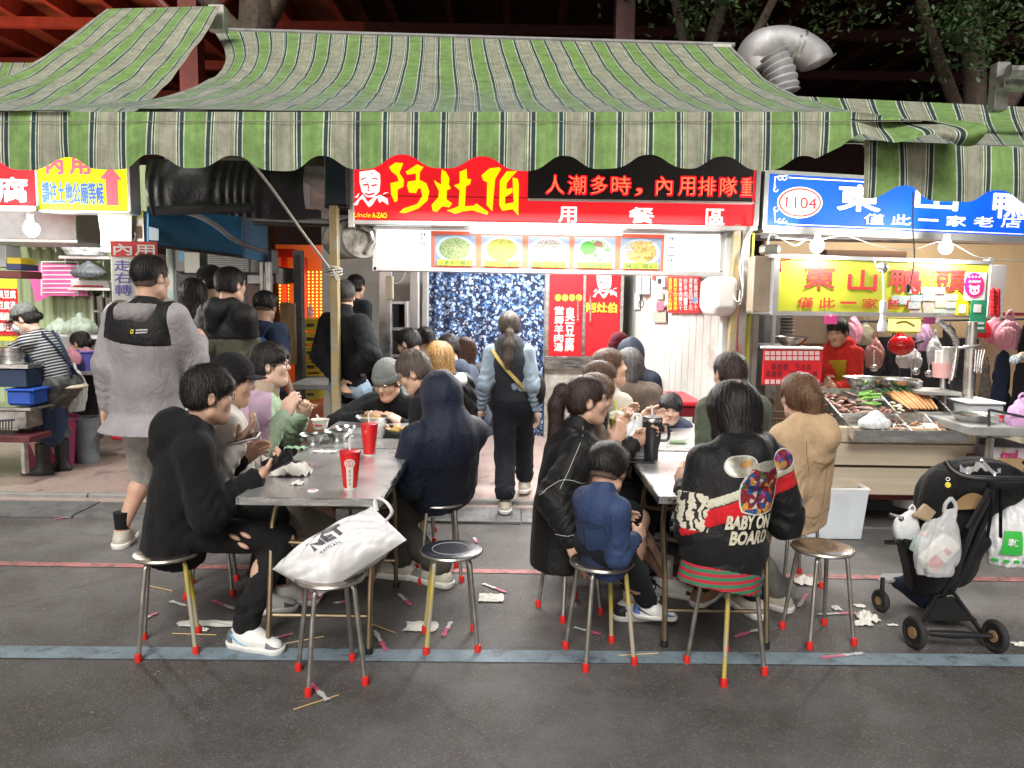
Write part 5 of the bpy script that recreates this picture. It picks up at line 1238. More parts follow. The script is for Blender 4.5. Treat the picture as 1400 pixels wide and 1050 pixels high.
o = thing('post','broad grey steel corner post of the left stall','post',P(190,560,6.15));bx('shaft',181,288,202,610,6.15,.12,METAL,o);bx('foot_plate',178,606,205,611,6.13,.16,METAL,o);bx('sticker',182,309,194,326,6.145,.004,mat('red_seal_paper',(.5,.35,.26),.7,var=.5,vs=90),o);bx('paper_slip',200,340,206,420,6.1,.02,mat('cream_slip',(.6,.55,.42),.8),o)
BULBG = glow('bulb_light',(1,.98,.95),14)
def bulb(label,c,r,Y,e,up=18,sz=.055):
 o = thing('light_bulb',label,'light bulb',P(c,r,Y));p = P(c,r,Y)
 MB().ell(p,(sz,sz,sz * 1.1),14,10).build('bulb',BULBG,o,True);MB().lathe([(sz * .75,sz * .75),(sz * .45,sz * 1.3),(sz * .45,sz * 1.9)],p,12).build('socket',WHITE,o,True);rod('cord',[p + Vector((0,0,sz * 1.8)),P(c,r - up,Y)],.006,DARK,o)
 lamp('POINT',p + Vector((0,-.12,-.02)),e,(1,.96,.9),.06,par=o)
bulb('bare glowing bulb hanging under the red sign end at the left',43,313,5.8,55);bulb('far glowing bulb at the back of the left stall',122,297,7.6,34,8)
GRW = mat('green_corrugated',(.36,.44,.25),.6,var=.1,vs=4);o = thing('stall_wall','pale green corrugated metal wall of the left stall','wall',P(70,560,8.6))
a1,b1 = P(-250,400,8.6).x,P(212,400,8.6).x;zt = P(100,288,8.6).z
MB().grid(lambda u,v:Vector((a1 + (b1 - a1) * u,8.6 + .02 * max(-.6,min(.6,math.sin(u * (b1 - a1) / .12 * 2 * math.pi))),PZ + (zt + .5 - PZ) * v)),420,1).build('corrugated_sheet',GRW,o)
bx('side_wall',196,345,204,600,8.0,.6,GREYST,o)
for lb,x0,x1,y in (('upper steel shelf on the green wall holding white bags',80,150,350),('lower steel shelf on the green wall holding foam boxes',92,150,393),('thin high shelf above the pink tray',0,85,331)):
 o = thing('wall_shelf',lb,'shelf',P((x0 + x1) / 2,y + 3,8.4));bx('board',x0,y,x1,y + 4,8.15,.42,ALU,o,bev=.002);bx('bracket',x0 + 8,y + 4,x0 + 10,y + 14,8.4,.18,ALU,o);bx('bracket',x1 - 10,y + 4,x1 - 8,y + 14,8.4,.18,ALU,o)
BAGW = mat('white_film',(.72,.74,.74),.35,alpha=.82,bump=.8,bs=25);BAGG = mat('green_film',(.55,.66,.55),.35,alpha=.8,bump=.8,bs=25,var=.15);BAGP = mat('pink_film',(.68,.30,.38),.35,alpha=.88,bump=.8,bs=25,var=.15)
def bag(label,x,y,w,h,Y,m,seed=0,handles=True,dep=.6,par=None,name='plastic_bag',cat='plastic bag',fill=None,hx=0):
 """knotted or handled thin bag: x,y of its bottom centre, w,h in pixels"""
 k = Y * 1.01 / FPX;c = P(x,y,Y);r = np.random.RandomState(seed);W2,H2 = w * k / 2,h * k;o = thing(name,label,cat,c)
 q = SDF();q.ell(c + Vector((0,0,H2 * .34)),(W2,W2 * dep,H2 * .36));q.cone(c + Vector((0,0,H2 * .1)),c + Vector((0,0,H2 * .12)),W2 * .75,W2 * .7,k=.04,ax=(0,1,0),fl=dep)
 q.cone(c + Vector((0,0,H2 * .4)),c + Vector((hx * k,0,H2 * .8)),W2 * .75,W2 * .22,k=.05,ax=(0,1,0),fl=dep)
 q.disp = folds(.012 * min(1,W2 / .12),42,seed + 11,dirn=(0,0,1),st=.5);q.cut(c,(0,0,-1))
 sdf_obj('film',q,max(.006,W2 / 18),m,o)
 if handles:
  for s_ in (-1,1):rod('handle',smooth_pts([c + Vector((hx * k + s_ * W2 * .2,0,H2 * .76)),c + Vector((hx * k + s_ * W2 * .25,0,H2 * .92)),c + Vector((hx * k,0,H2 * 1.02))],4),W2 * .09,m,o)
 if fill:
  MB().ell(c + Vector((0,0,H2 * .3)),(W2 * .7,W2 * dep * .7,H2 * .25),12,8).build('contents',fill,o,True)
 return o
bag('white bags of foam boxes on the upper shelf',118,350,62,34,8.2,BAGW,1,False,.7)
bag('grey crumpled bag on the lower shelf',122,380,46,20,8.1,mat('grey_film',(.10,.11,.12),.5,bump=.5),2,False)
o = thing('foam_tray','stack of white and red foam trays on the lower shelf','tray',P(125,393,8.2));bx('tray',96,383,148,393,8.2,.2,WHITE,o,bev=.01);bx('red_stripe',100,390,140,392.5,8.18,.02,RPV,o)
bag('clear bag of leafy greens at the back ledge',110,462,44,36,8.0,BAGG,3,False,.8);bag('pale bag of greens left on the back ledge',82,460,30,28,8.0,BAGG,4,False,.8)
PNK = mat('pink_plastic',(.72,.12,.36),.4,var=.1)
o = thing('pink_tray','pink plastic bag hung over a white wire rack on the green wall','rack',P(80,408,8.3));poly([P(*t,8.35) for t in ((37,368),(60,360),(110,362),(108,385),(122,405),(70,404),(48,414),(46,400))],PNK,o,'pink_sheet')
for k in range(7):rod('wire',[P(58,364 + 6 * k,8.28),P(106,364 + 6 * k,8.28)],.006,WHITE,o,5)
rod('frame',[P(57,404,8.27),P(57,358,8.27),P(107,358,8.27),P(107,404,8.27)],.009,WHITE,o)
o = thing('wall_window','cream framed window low on the green wall','window',P(138,460,8.5));bx('pane',128,402,150,452,8.52,.03,mat('dark_glass',(.02,.02,.025),.1),o)
for x0,y0,x1,y1 in ((124,398,128,458),(150,398,153,458),(137,402,140,452),(128,424,150,427),(124,453,153,458)):bx('frame',x0,y0,x1,y1,8.48,.05,mat('cream_frame',(.6,.58,.48),.5),o)
o = thing('back_counter','grey steel back counter with drawers against the green wall','counter',P(100,560,7.9));bx('top',60,458,205,464,7.9,.5,ALU,o);bx('cabinet',76,465,205,560,7.95,.45,mat('dark_cabinet',(.10,.10,.10),.5,var=.2),o);bx('drawer',80,460,106,480,7.88,.03,GREYST,o)
o = thing('price_poster','red and yellow price poster at the left edge over the counter','poster',P(8,466,6.3));bx('board',-40,381,24,466,6.3,.02,mat('yellow_card',(.75,.65,.02),.5),o);bx('field',-40,394,24,458,6.29,.012,RPV,o,bev=0)
for k,t in enumerate(('臭豆腐','豆腐湯','麵線羹','腸旺湯')):tx(t,-2,397 + 15 * k,22,408 + 15 * k,6.285,WPR,o,.02)
o = thing('cash_drawer','stack of small boxes and a till above the price poster','boxes',P(12,380,6.6));bx('box',-20,334,8,365,6.6,.2,mat('grey_box',(.3,.3,.3),.6),o);bx('box',9,352,28,361,6.55,.2,YCR,o);bx('box',8,361,28,369,6.5,.25,mat('navy_box',(.03,.04,.10),.5),o);bx('box',-20,370,28,380,6.5,.3,mat('maroon_box',(.12,.03,.03),.6),o)
o = thing('cooking_counter','stainless steel cooking counter the cook leans over at the left edge','counter',P(0,600,6.5))
bx('top',-160,497,38,503,6.0,.34,STEEL,o,bev=.003);bx('apron',-160,504,36,528,6.02,.3,mat('navy_steel',(.03,.05,.10),.4,.4),o);bx('shelf',-160,556,42,561,6.0,.32,STEEL,o);bx('front',-160,561,36,585,6.05,.25,METAL,o)
bx('lower_shelf',-160,596,40,604,5.95,.3,mat('maroon_paint',(.10,.02,.025),.5,var=.3),o);bx('leg',28,604,34,648,6.0,.05,METAL,o);bx('leg',-60,604,-54,648,6.0,.05,METAL,o)
o = thing('blue_tub','deep blue plastic tub on the shelf under the counter','tub',P(15,556,6.3));q = SDF();bx('tub',8,533,44,555,6.02,.22,mat('blue_plastic',(.02,.09,.45),.4),o,bev=.02);bx('rim',6,532,46,535,6.0,.26,mat('blue_plastic',(.02,.09,.45),.4),o)
o = thing('steel_pot','small stainless cooking pot on the counter by the cook','pot',P(22,497,6.3));MB().lathe([(.10,0),(.105,.13),(.115,.135),(.11,.14),(.095,.13),(.09,.02)],P(20,497,6.2),20).build('pot',STEEL,o,True);rod('handle',[P(28,485,6.25),P(33,484,6.22),P(33,488,6.22)],.006,DARK,o)
o = thing('wire_basket','black wire rack of utensils hanging on the counter front','rack',P(10,590,5.9))
for k in range(7):rod('wire',[P(-8 + 4 * k,575,5.92),P(-8 + 4 * k,596,5.9)],.005,DARK,o,5)
rod('rim',[P(-12,576,5.9),P(20,574,5.9)],.008,DARK,o)
def tub(label,x,y,w,h,Y,m,name='bucket',rimm=None,dep=1):
 k = Y * 1.01 / FPX;c = P(x,y,Y);c.z = max(c.z,PZ);R0,H2 = w * k / 2,h * k;o = thing(name,label,name,c)
 MB().lathe([(R0 * .8,0),(R0 * .98,H2 * .97),(R0 * 1.05,H2 * .97),(R0 * 1.05,H2),(R0 * .95,H2),(R0 * .78,.03)],c,26,sy=dep).build('tub',m,o,True)
 MB().tube([c + Vector((R0 * 1.02 * math.cos(t),R0 * 1.02 * dep * math.sin(t),H2 * .98)) for t in [i * math.pi / 13 for i in range(26)]],.01,6,closed=True).build('rim',rimm or m,o,True);return o
tub('tall magenta plastic barrel behind the cook\'s boots',70,645,74,66,6.75,mat('magenta_barrel',(.32,.05,.13),.45,var=.15),'barrel');tub('grey blue plastic bin beside the magenta barrel',120,634,36,62,6.9,mat('grey_bin',(.22,.26,.29),.5,var=.2,vs=9),'bin')
tub('purple blue basin full of pink bags behind the bin',119,506,34,26,7.1,mat('violet_plastic',(.12,.12,.48),.4),'basin');bag('clear bag spilling from the purple basin',120,498,36,24,7.1,BAGP,6,False);bag('white translucent bag hanging beside the cook',102,562,34,78,6.6,BAGW,7,False,.7,fill=mat('greens',(.12,.16,.08),.7));bag('pink and clear bag on top behind the cook',98,498,24,26,6.9,BAGP,8,False)
o = thing('plastic_basket','small red basket on the tiled floor by the bins','basket',P(158,600,6.9));bx('basket',149,587,168,602,6.9,.2,mat('red_plastic',(.6,.02,.03),.4),o,bev=.02);bx('rim',147,585,170,588,6.88,.24,MATS['red_plastic'],o)
o = thing('crate_stand','dark table edge holding the purple basin','table',P(120,560,7.1));bx('top',90,508,140,513,6.95,.4,GREYST,o);bx('leg',93,513,96,600,7.0,.04,GREYST,o);bx('leg',134,513,137,600,7.0,.04,GREYST,o)
# right stall
def plane_at(A,B):
 A,B = Vector(A),Vector(B);nrm = Vector(((B - A).y,-(B - A).x,0)).normalized()
 def at(c,r,off=0):
  d = ray(c,r);o = Vector((0,0,CAM_H));t = (A - nrm * 0 - o).dot(nrm) / d.dot(nrm);return o + d * t + nrm * off * (1 if nrm.y < 0 else -1)
 return at
RY = 5.9
A_ = P(1045,308,RY);B_ = G(1400,323,A_.z);B_ = A_.lerp(B_,1.0)
BS = plane_at(A_,A_ + Vector((B_.x - A_.x,min(B_.y - A_.y,.55),0)))
def pslab(name,at,c0,r0,c1,r1,m,par,t=.1,off=0,lev=True,world_level=True):
 """a board in the slanted sign plane; level top and bottom edges, thickness t behind its face"""
 a,b = at(c0,r1,off),at(c1,r1,off);zt = at(c0,r0,off).z;b = Vector((b.x,b.y,a.z));z = Vector((0,0,zt - a.z))
 return MB().slab(a,a + z,b + z,b,-t if ((a + z - a).cross(b - a)).y < 0 else t).build(name,m,par)
def ptext(t,at,c0,r0,c1,r1,m,par,bold=.02,off=.006,**k):
 a = at(c0,r1,off);b = at(c1,r1,off);b = Vector((b.x,b.y,a.z));return text(t,a,b,a + Vector((0,0,at(c0,r0,off).z - a.z)),m,par,0,bold,**k)
BLU = glow('blue_sign_light',(.0,.09,.85),.9,.22);CRM = glow('cream_oval',(1,.93,.80),1.0);RDL = glow('red_line',(.75,.03,.05),.9)
o = thing('shop_sign','long blue illuminated sign with white characters and a 1104 oval','sign',A_)
pslab('panel',BS,1047,238,1560,308,BLU,o,.16);pslab('frame',BS,1043,308,1560,318,ALU,o,.2,.01);pslab('frame',BS,1041,232,1047,314,ALU,o,.2,.012);pslab('frame',BS,1047,232,1560,237,ALU,o,.2,.01)
pslab('border_line',BS,1078,242,1300,243.5,WHL,o,.003,.004);pslab('border_line',BS,1076,306,1400,307.2,WHL,o,.003,.004)
def oval(at,c,r,a,b,off,m,name,n=40):
 pts = [at(c + a * math.cos(2 * math.pi * i / n),r - b * math.sin(2 * math.pi * i / n),off) for i in range(n)];me = MB().add(pts,[tuple(range(n))]);return me.build(name,m,o)
oval(BS,1093,277,31,21.5,.004,CRM,'oval');oval(BS,1093,277,29,19.6,.006,RDL,'oval_ring');oval(BS,1093,277,26.5,17.4,.008,CRM,'oval')
ptext('1104',BS,1073,269,1115,284,RDL,o,.02,.011)
for c0,r0,sx,sy in ((1058,239,1,1),(1058,306,1,-1)):
 for k in range(3):MB().tube([BS(c0 + sx * (2 + 6 * k) + 3 * math.cos(t),r0 + sy * (4 + (8 * (2 - k) if k < 1 else 0)) + 3 * math.sin(t),.006) for t in [i * .8 for i in range(7)]],.005,4).build('scroll_ornament',WHL,o)
 MB().tube([BS(c0,r0 + sy * 20,.006),BS(c0 + 1,r0 + sy * 3,.006),BS(c0 + 18,r0 + sy * 1,.006)],.006,4).build('scroll_ornament',WHL,o)
for t,c0,c1,r0,r1 in (('東',1144,1202,252,287),('山',1250,1308,254,285),('鴨',1356,1405,262,297),('頭',1440,1490,262,297)):ptext(t,BS,c0,r0,c1,r1,WHL,o,.045)
for k,ch in enumerate('僅此一家老店'):
 c = 1180 + 37.5 * k;rr = 292 + .9 * k;ptext(ch,BS,c,rr + (5 if ch == '一' else 0),c + 27,rr + (8 if ch == '一' else 14),WHL,o,.025)
YS = plane_at(P(1060,430,5.62),P(1060,430,5.62) + Vector((B_.x - A_.x,min(B_.y - A_.y,.55),0)))
YGP = mat('lime_painted_board',(.50,.52,.04),.4,var=.06,vs=3);REDP = mat('red_paint_letter',(.62,.03,.03),.5)
o = thing('shop_sign','lime yellow board with red characters, stickers and taped banknotes under the blue sign','sign',P(1200,436,5.62))
pslab('panel',YS,1062,352,1352,425,YGP,o,.05);pslab('frame',YS,1055,347,1352,352.5,ALU,o,.07,.01);pslab('frame',YS,1055,425,1352,431,ALU,o,.07,.01);pslab('frame',YS,1055,352,1062,425,ALU,o,.07,.009);pslab('frame',YS,1347,352,1352,425,ALU,o,.07,.009)
for t,c0,c1,r0,r1 in (('東',1098,1140,363,394),('山',1158,1197,369,397),('鴨',1216,1258,367,400),('頭',1278,1318,369,399)):ptext(t,YS,c0,r0,c1,r1,REDP,o,.04)
for k,ch in enumerate('僅此一家老店'):
 c = 1089 + 29.5 * k;rr = 406 + .6 * k;ptext(ch,YS,c,rr + (5 if ch == '一' else 0),c + 22,rr + (8 if ch == '一' else 14),REDP,o,.022)
MB().tube([YS(1067,372,.005),YS(1067,356,.005),YS(1080,354,.005)],.005,4).build('scroll_ornament',REDP,o)
nc = [(.45,.50,.52),(.50,.40,.38),(.55,.42,.45),(.38,.42,.48),(.48,.46,.36),(.42,.50,.44)];r_ = random.Random(4)
for j in range(4):
 for i in range(4):
  if j == 0 and i == 3:continue
  c = 1242 + 17 * i + r_.uniform(-2,2);rr = 393 + 9.5 * j + r_.uniform(-1,1);pslab('taped_note',YS,c,rr,c + 16,rr + 9,mat('note_%s' % 'abcdef'[(i + j) % 6],nc[(i * 3 + j) % 6],.5,var=.25,vs=60),o,.002,.006 + .002 * ((i + j) % 3))
pslab('taped_note',YS,1218,404,1243,416,mat('note_c',nc[2],.5),o,.002,.006)
PINKS = mat('pink_sticker',(.72,.02,.22),.4)
pslab('sticker_card',YS,1316,372,1345,411,WHITE,o,.002,.008);oval(YS,1330.5,390,13.5,17,.011,PINKS,'round_sticker');oval(YS,1330.5,397,7,6,.013,WPR,'bear_face')
for s_ in (-1,1):oval(YS,1330.5 + 5.5 * s_,391.5,2,2,.0125,WPR,'bear_ear');oval(YS,1330.5 + 2.8 * s_,397,1.5,1.8,.015,PINKS,'bear_eye')
oval(YS,1330.5,400,1,.8,.015,PINKS,'bear_nose');
for k in range(4):oval(YS,1323.5 + 4.6 * k,378.5,1.3,1.3,.013,WPR,'dot')
ptext('外送店家',YS,1322,383,1339,387,WPR,o,.02,.014)
g_ = thing('payment_card','green vertical payment card with white panels hanging at the corner of the lime board','card',P(1334,450,5.6));GRC = mat('green_card',(.03,.30,.16),.5)
pslab('card',YS,1322,410,1344,454,GRC,g_,.004,.02);pslab('white_field',YS,1328,416,1338,427,WHITE,g_,.002,.023);pslab('white_field',YS,1324,440,1342,443,WHITE,g_,.002,.023);pslab('white_field',YS,1324,447,1342,450,WHITE,g_,.002,.023)
g_ = thing('payment_card','yellow house-shaped card taped on the lower right of the lime board','card',P(1315,430,5.6));YC = mat('yellow_card',(.75,.65,.02),.5)
poly([YS(*t,.014) for t in ((1303,431),(1306,412),(1313,408),(1322,413),(1322,431))],YC,g_,'card');pslab('white_field',YS,1308,416,1318,428,WHITE,g_,.002,.017)
bulb('glowing bulb above the left end of the lime board',1117,336,5.75,45,14,.05);bulb('glowing bulb above the right end of the lime board',1293,338,5.95,45,14,.05)
lb = thing('light_bulb','unlit white bulb hanging on a cord in front of the lime board','light bulb',P(1205,455,5.45));p = P(1206,447,5.45)
MB().lathe([(.005,-.045),(.028,-.03),(.034,0),(.026,.035),(.018,.055),(.018,.10)],p,16).build('bulb',mat('opal_glass',(.75,.76,.78),.2),lb,True);MB().lathe([(.026,.10),(.026,.17),(.014,.19)],p,12).build('socket',WHITE,lb,True)
rod('cord',smooth_pts([p + Vector((0,0,.18)),P(1207,372,5.5),P(1199,365,5.5),P(1196,352,5.5)],5),.006,WHITE,lb);MB().lathe([(.04,0),(.035,.012),(0.01,.03)],P(1207,366,5.58),16,axis=(0,-1,0)).build('suction_cup',mat('clear_rubber',(.5,.5,.48),.2),lb,True)
o = thing('cable','thin black cable trailing down from the blue sign over the lime board','cable'  ,P(1245,400,5.5));rod('wire',smooth_pts([P(1248,262,5.7),P(1248,310,5.65),P(1250,350,5.55),P(1246,380,5.5),P(1241,398,5.5)],5),.005,DARK,o);MB().lathe([(.012,0),(.02,.05),(.006,.06)],P(1241,400,5.5),8).build('plug',DARK,o)
for lb_,pts in (('sagging white wire strung between the bulbs',[(1060,325),(1117,328),(1155,322),(1200,336),(1245,341),(1293,330),(1340,352),(1400,357)]),):
 o = thing('wire',lb_,'cable',P(1200,340,5.8));rod('wire',smooth_pts([P(a,b,5.8) for a,b in pts],6),.005,ROPE,o,5)
o = thing('electric_box','tan metal electric box beside the lime board','box',P(1040,428,5.7));bx('box',1030,350,1053,426,5.65,.15,mat('tan_box',(.42,.33,.25),.5,.2,var=.15),o);bx('lid_edge',1028,426,1054,429,5.64,.17,METAL,o)
o = thing('junction_box','small silver junction box under the blue sign','box',P(1055,345,5.6));bx('box',1043,334,1067,347,5.6,.1,METAL,o,bev=.015);rod('cable',smooth_pts([P(1050,334,5.6),P(1055,320,5.6),P(1085,335,5.65),P(1100,328,5.7)],5),.005,WHITE,o)
TANW = mat('tan_plywood',(.42,.30,.17),.6,var=.12,vs=3,stretch=(1,1,.3));ri = thing('stall_interior','tan plywood back room of the duck stall','stall',P(1230,560,8.6))
bx('back_wall',1040,300,1620,620,8.7,.1,TANW,ri);bx('side_wall',1040,430,1062,640,6.9,1.8,mat('grey_side',(.2,.2,.2),.6,var=.2),ri);bx('beam',1040,302,1560,330,7.5,.3,GREYST,ri);bx('cupboard',1083,432,1170,470,8.2,.4,mat('tan_cupboard',(.46,.34,.20),.5,var=.08),ri);bx('dark_board',1130,342,1240,352,8.0,.2,mat('brown_beam',(.16,.09,.05),.7),ri);bx('recess',1170,462,1335,560,8.4,.2,DARK,ri)
bx('shelf_rail',1340,428,1480,432,8.2,.3,mat('red_shelf',(.35,.02,.05),.5),ri)
o = thing('fill_lamp','added unseen strip lamp brightening the duck stall from under its ceiling','lamp',(4.0,7.2,3.1));MB().box((4.0,7.3,3.15),(1.4,.12,.05)).build('fitting',WHITE,o);rod('tube',[(3.4,7.3,3.10),(4.6,7.3,3.10)],.016,TUBE,o);lamp('AREA',(4.0,7.3,3.05),95,(1,.93,.82),1.4,(0,0,0),.3,par=o)  # strip lamp put in to brighten the stall's back room, source unseen
o = thing('plate_stack','stack of dark round plates on the shelf left of the vendor','plates',P(1070,460,7.4));
for k in range(6):MB().lathe([(.06,0),(.11,.018),(.112,.022)],P(1071,459 - 4.5 * k,7.4),18).build('plate',GREYST,o,True)
o = thing('shelf_stand','grey steel shelf stand behind the red price grid','shelf',P(1072,540,6.6));bx('shelf',1050,473,1104,477,6.4,.4,ALU,o);bx('side',1054,405,1059,560,6.6,.04,ALU,o);bx('panel',1046,477,1062,560,6.5,.03,METAL,o)
def bowl(label,x,y,w,Y,m,hgt=.4,cat='bowl',z=None,fill=None,name='bowl'):
 k = Y * 1.01 / FPX;c = P(x,y,Y);
 if z is not None:c.z = z
 R0 = w * k / 2;H2 = R0 * 2 * hgt;o = thing(name,label,cat,c)
 MB().lathe([(R0 * .45,0),(R0 * .5,.003),(R0 * .82,H2 * .6),(R0 * .95,H2 * .95),(R0 * 1.06,H2),(R0 * 1.06,H2 + .004),(R0 * .92,H2 * .96),(R0 * .78,H2 * .6),(R0 * .4,.012)],c,26).build('shell',m,o,True)
 if fill:MB().lathe([(R0 * .86,H2 * .72),(R0 * .5,H2 * .85),(.005,H2 * .88)],c,20).build('contents',fill,o,True)
 return o
bowl('big metal basin on the shelf above the red price grid',1081,474,44,6.2,STEEL,.3,'basin');bowl('left one of two wide steel basins on top of the display counter',1180,533,52,5.75,STEEL,.32,'basin');bowl('right one of two wide steel basins on top of the display counter',1226,533,54,5.8,STEEL,.28,'basin')
o = thing('price_grid','red sheet of price tags in a clear rack beside the tan hoodie woman','price list',P(1086,528,5.6));bx('sheet',1043,477,1124,527,5.6,.015,RPV,o);PTG = mat('price_card',(.72,.50,.50),.5)
for j in range(2):
 for i in range(10):bx('price_card',1046 + 7.6 * i,480 + 7 * j,1052 + 7.6 * i,485.5 + 7 * j,5.594,.003,PTG,o,bev=0)
for i in range(10):bx('price_card',1046 + 7.6 * i,519,1051.5 + 7.6 * i,525,5.594,.003,PTG,o,bev=0)
DKT = mat('dark_red_text',(.16,.01,.02),.6)
for j in range(2):
 for i in range(9):
  if (i * 7 + j * 3) % 4:tx('鴨頭翅腱豆干米血糕'[(i + j) % 9],1047 + 8 * i,497 + 10 * j,1053 + 8 * i,505 + 10 * j,5.595,DKT,o,.02)
bx('rim',1042,474,1126,477.5,5.58,.05,WHITE,o)
bx_ = thing('sticky_note','bright pink note hanging under the lime board near the vendor','note',P(1135,443,5.6));bx('note',1127,431,1145,443,5.62,.004,mat('hot_pink',(.85,.08,.35),.6),bx_);rod('tape',[P(1136,429,5.61),P(1136,433,5.61)],.006,WHITE,bx_)
bx_ = thing('light_box','small glowing yellow box hanging under the lime board','light box',P(1239,454,6.2));bx('face',1220,436,1259,453,6.2,.08,glow('pale_yellow_light',(.95,.88,.35),1.0),bx_);bx('frame',1218,434,1261,436,6.19,.1,YC,bx_);bx('frame',1218,453,1261,455,6.19,.1,YC,bx_);rod('drawing',smooth_pts([P(1226,442,6.19),P(1238,440,6.19),P(1250,446,6.19)],4),.008,YCR,bx_)
bx_ = thing('sticky_note','magenta note right of the glowing yellow box','note',P(1270,443,6.3));bx('note',1262,433,1279,443,6.3,.004,mat('magenta_paper',(.7,.12,.5),.6),bx_);rod('tape',[P(1270,431,6.29),P(1270,434,6.29)],.006,WHITE,bx_)
cn = thing('display_counter','brushed steel food counter of the duck stall with a sloping tray rack on top','counter',P(1230,700,5.3))
WST = mat('warm_brushed_steel',(.66,.56,.42),.38,.55,var=.12,vs=3,stretch=(.3,1,8),rvar=.08)
CY = 5.05
for x0,y0,x1,y1,dy in ((1118,585,1336,606,0),(1120,607,1336,637,.01),(1122,641,1330,677,.0)):bx('front_board',x0,y0,x1,y1,CY + dy,.06,WST,cn)
bx('gap',1122,636,1330,642,CY + .06,.03,DARK,cn);bx('side',1330,590,1336,690,CY,.7,GREYST,cn);bx('kick',1130,678,1332,684,CY + .1,.5,mat('maroon_rail',(.12,.01,.01),.5),cn);bx('underside',1130,684,1335,700,CY + .5,.1,DARK,cn)
for c in (1140,1325):bx('leg',c,680,c + 5,712,CY + .15,.05,METAL,cn)
MB().box((P(1230,600,5.4).x,5.45,P(1230,590,CY).z - .02),(1.15,.75,.03)).build('worktop',STEEL,cn)
tl,tr,nl_,nr_ = P(1116,539,5.75),P(1268,539,5.75),P(1168,598,4.95),P(1324,598,4.95)
tl.x = P(1116,539,5.75).x;T_ = lambda u,v,h=0:tl.lerp(tr,u).lerp(nl_.lerp(nr_,u),v) + Vector((0,0,h))
def tray_wall(u0,v0,u1,v1,h0=-.02,h1=.045,t=.006):
 a,b = T_(u0,v0,h0),T_(u1,v1,h0);d = (b - a).normalized();n_ = Vector((-d.y,d.x,0)).normalized() * t
 MB().hexa([a - n_,b - n_,b + n_,a + n_],[p + Vector((0,0,h1 - h0)) for p in (a - n_,b - n_,b + n_,a + n_)]).build('tray_wall',STEEL,cn)
MB().hexa([T_(0,0,-.03),T_(1,0,-.03),T_(1,1,-.03),T_(0,1,-.03)],[T_(0,0,-.02),T_(1,0,-.02),T_(1,1,-.02),T_(0,1,-.02)]).build('tray_floor',STEEL,cn)
for a in ((0,0,1,0),(0,1,1,1),(0,0,0,1),(1,0,1,1),(0,.62,1,.62),(.52,.0,.52,.62),(.25,.62,.25,1),(.5,.62,.5,1),(.75,.62,.75,1)):tray_wall(*a)
MEAT = mat('braised_meat',(.13,.045,.025),.3,var=.4,vs=30,bump=.4,bs=60);MEAT2 = mat('brown_tofu',(.28,.14,.06),.45,var=.3,vs=30);GREY_M = mat('grey_necks',(.22,.15,.13),.35,var=.3,vs=40,bump=.4,bs=60)
GRN = mat('spring_onion',(.16,.36,.06),.5,var=.3,vs=20);RADI = mat('carrot',(.50,.24,.10),.5,var=.15,vs=20);PALE = mat('pale_mushroom',(.55,.48,.36),.6,var=.1)
r_ = random.Random(8)
def lumps(name,label,u0,v0,u1,v1,n,m,sz,cat,elong=1.6):
 o = thing(name,label,cat,T_((u0 + u1) / 2,(v0 + v1) / 2))
 for k in range(n):
  u,v = r_.uniform(u0,u1),r_.uniform(v0,v1);a = r_.uniform(0,6);MB().ell(T_(u,v,-.01 + r_.uniform(0,.035)),(sz * elong * r_.uniform(.7,1.2),sz * r_.uniform(.7,1.2),sz * .7),8,6,rot=Matrix.Rotation(a,3,'Z') @ Matrix.Rotation(r_.uniform(-.4,.4),3,'Y')).build('piece',m,o,True)
lumps('braised_meat','dark braised duck pieces in the back left compartment of the tray',.02,.05,.22,.5,26,MEAT,.022,'food',2);lumps('duck_necks','greyish duck necks piled in the back compartment of the tray',.2,.05,.36,.55,22,GREY_M,.018,'food',3.2)
lumps('braised_meat','brown braised pieces beside the spring onions',.38,.3,.5,.58,18,MEAT,.02,'food');lumps('tofu_pieces','brown tofu blocks in the second front compartment',.28,.68,.48,.95,18,MEAT,.016,'food');lumps('tofu_pieces','short brown sticks in the third front compartment',.53,.68,.73,.95,14,MEAT2,.014,'food',2.4);lumps('tofu_pieces','pale brown chunks in the right front compartment',.78,.68,.97,.95,16,MEAT2,.017,'food')
lumps('mushrooms','pale mushrooms in the back right compartment',.54,.3,.66,.56,14,PALE,.013,'food')
o = thing('spring_onions','bunch of green vegetables lying in the middle of the tray','vegetables',T_(.4,.2))
for k in range(16):a = T_(.30 + r_.uniform(0,.12),.12 + r_.uniform(0,.35),.03 + r_.uniform(0,.03));rod('stalk',[a,a + Vector((r_.uniform(.03,.09),r_.uniform(-.09,.02),r_.uniform(-.01,.03)))],r_.uniform(.006,.011),GRN,o,6)
o = thing('carrots','row of long pale orange carrots with green tops in the tray','vegetables',T_(.8,.3))
for k in range(8):a = T_(.62 + .045 * k,.08,.03 + .008 * (k % 2));b = T_(.70 + .034 * k,.44,.02);MB().tube([a,a.lerp(b,.5),b],[.018,.015,.007],8).build('carrot',RADI,o,True)
for k in range(8):a = T_(.62 + .045 * k,.08,.03);rod('leaf_top',[a,a + Vector((-.06,.03,.02 + .01 * (k % 3)))],.009,mat('dark_leaf',(.03,.14,.03),.5),o,6)
bag('crumpled clear bag in the left front compartment',1195,585,40,20,5.05,BAGW,15,False)
bowl('steel bowl of dark braised pieces at the right end of the counter',1328,582,50,5.0,STEEL,.32,fill=MEAT)
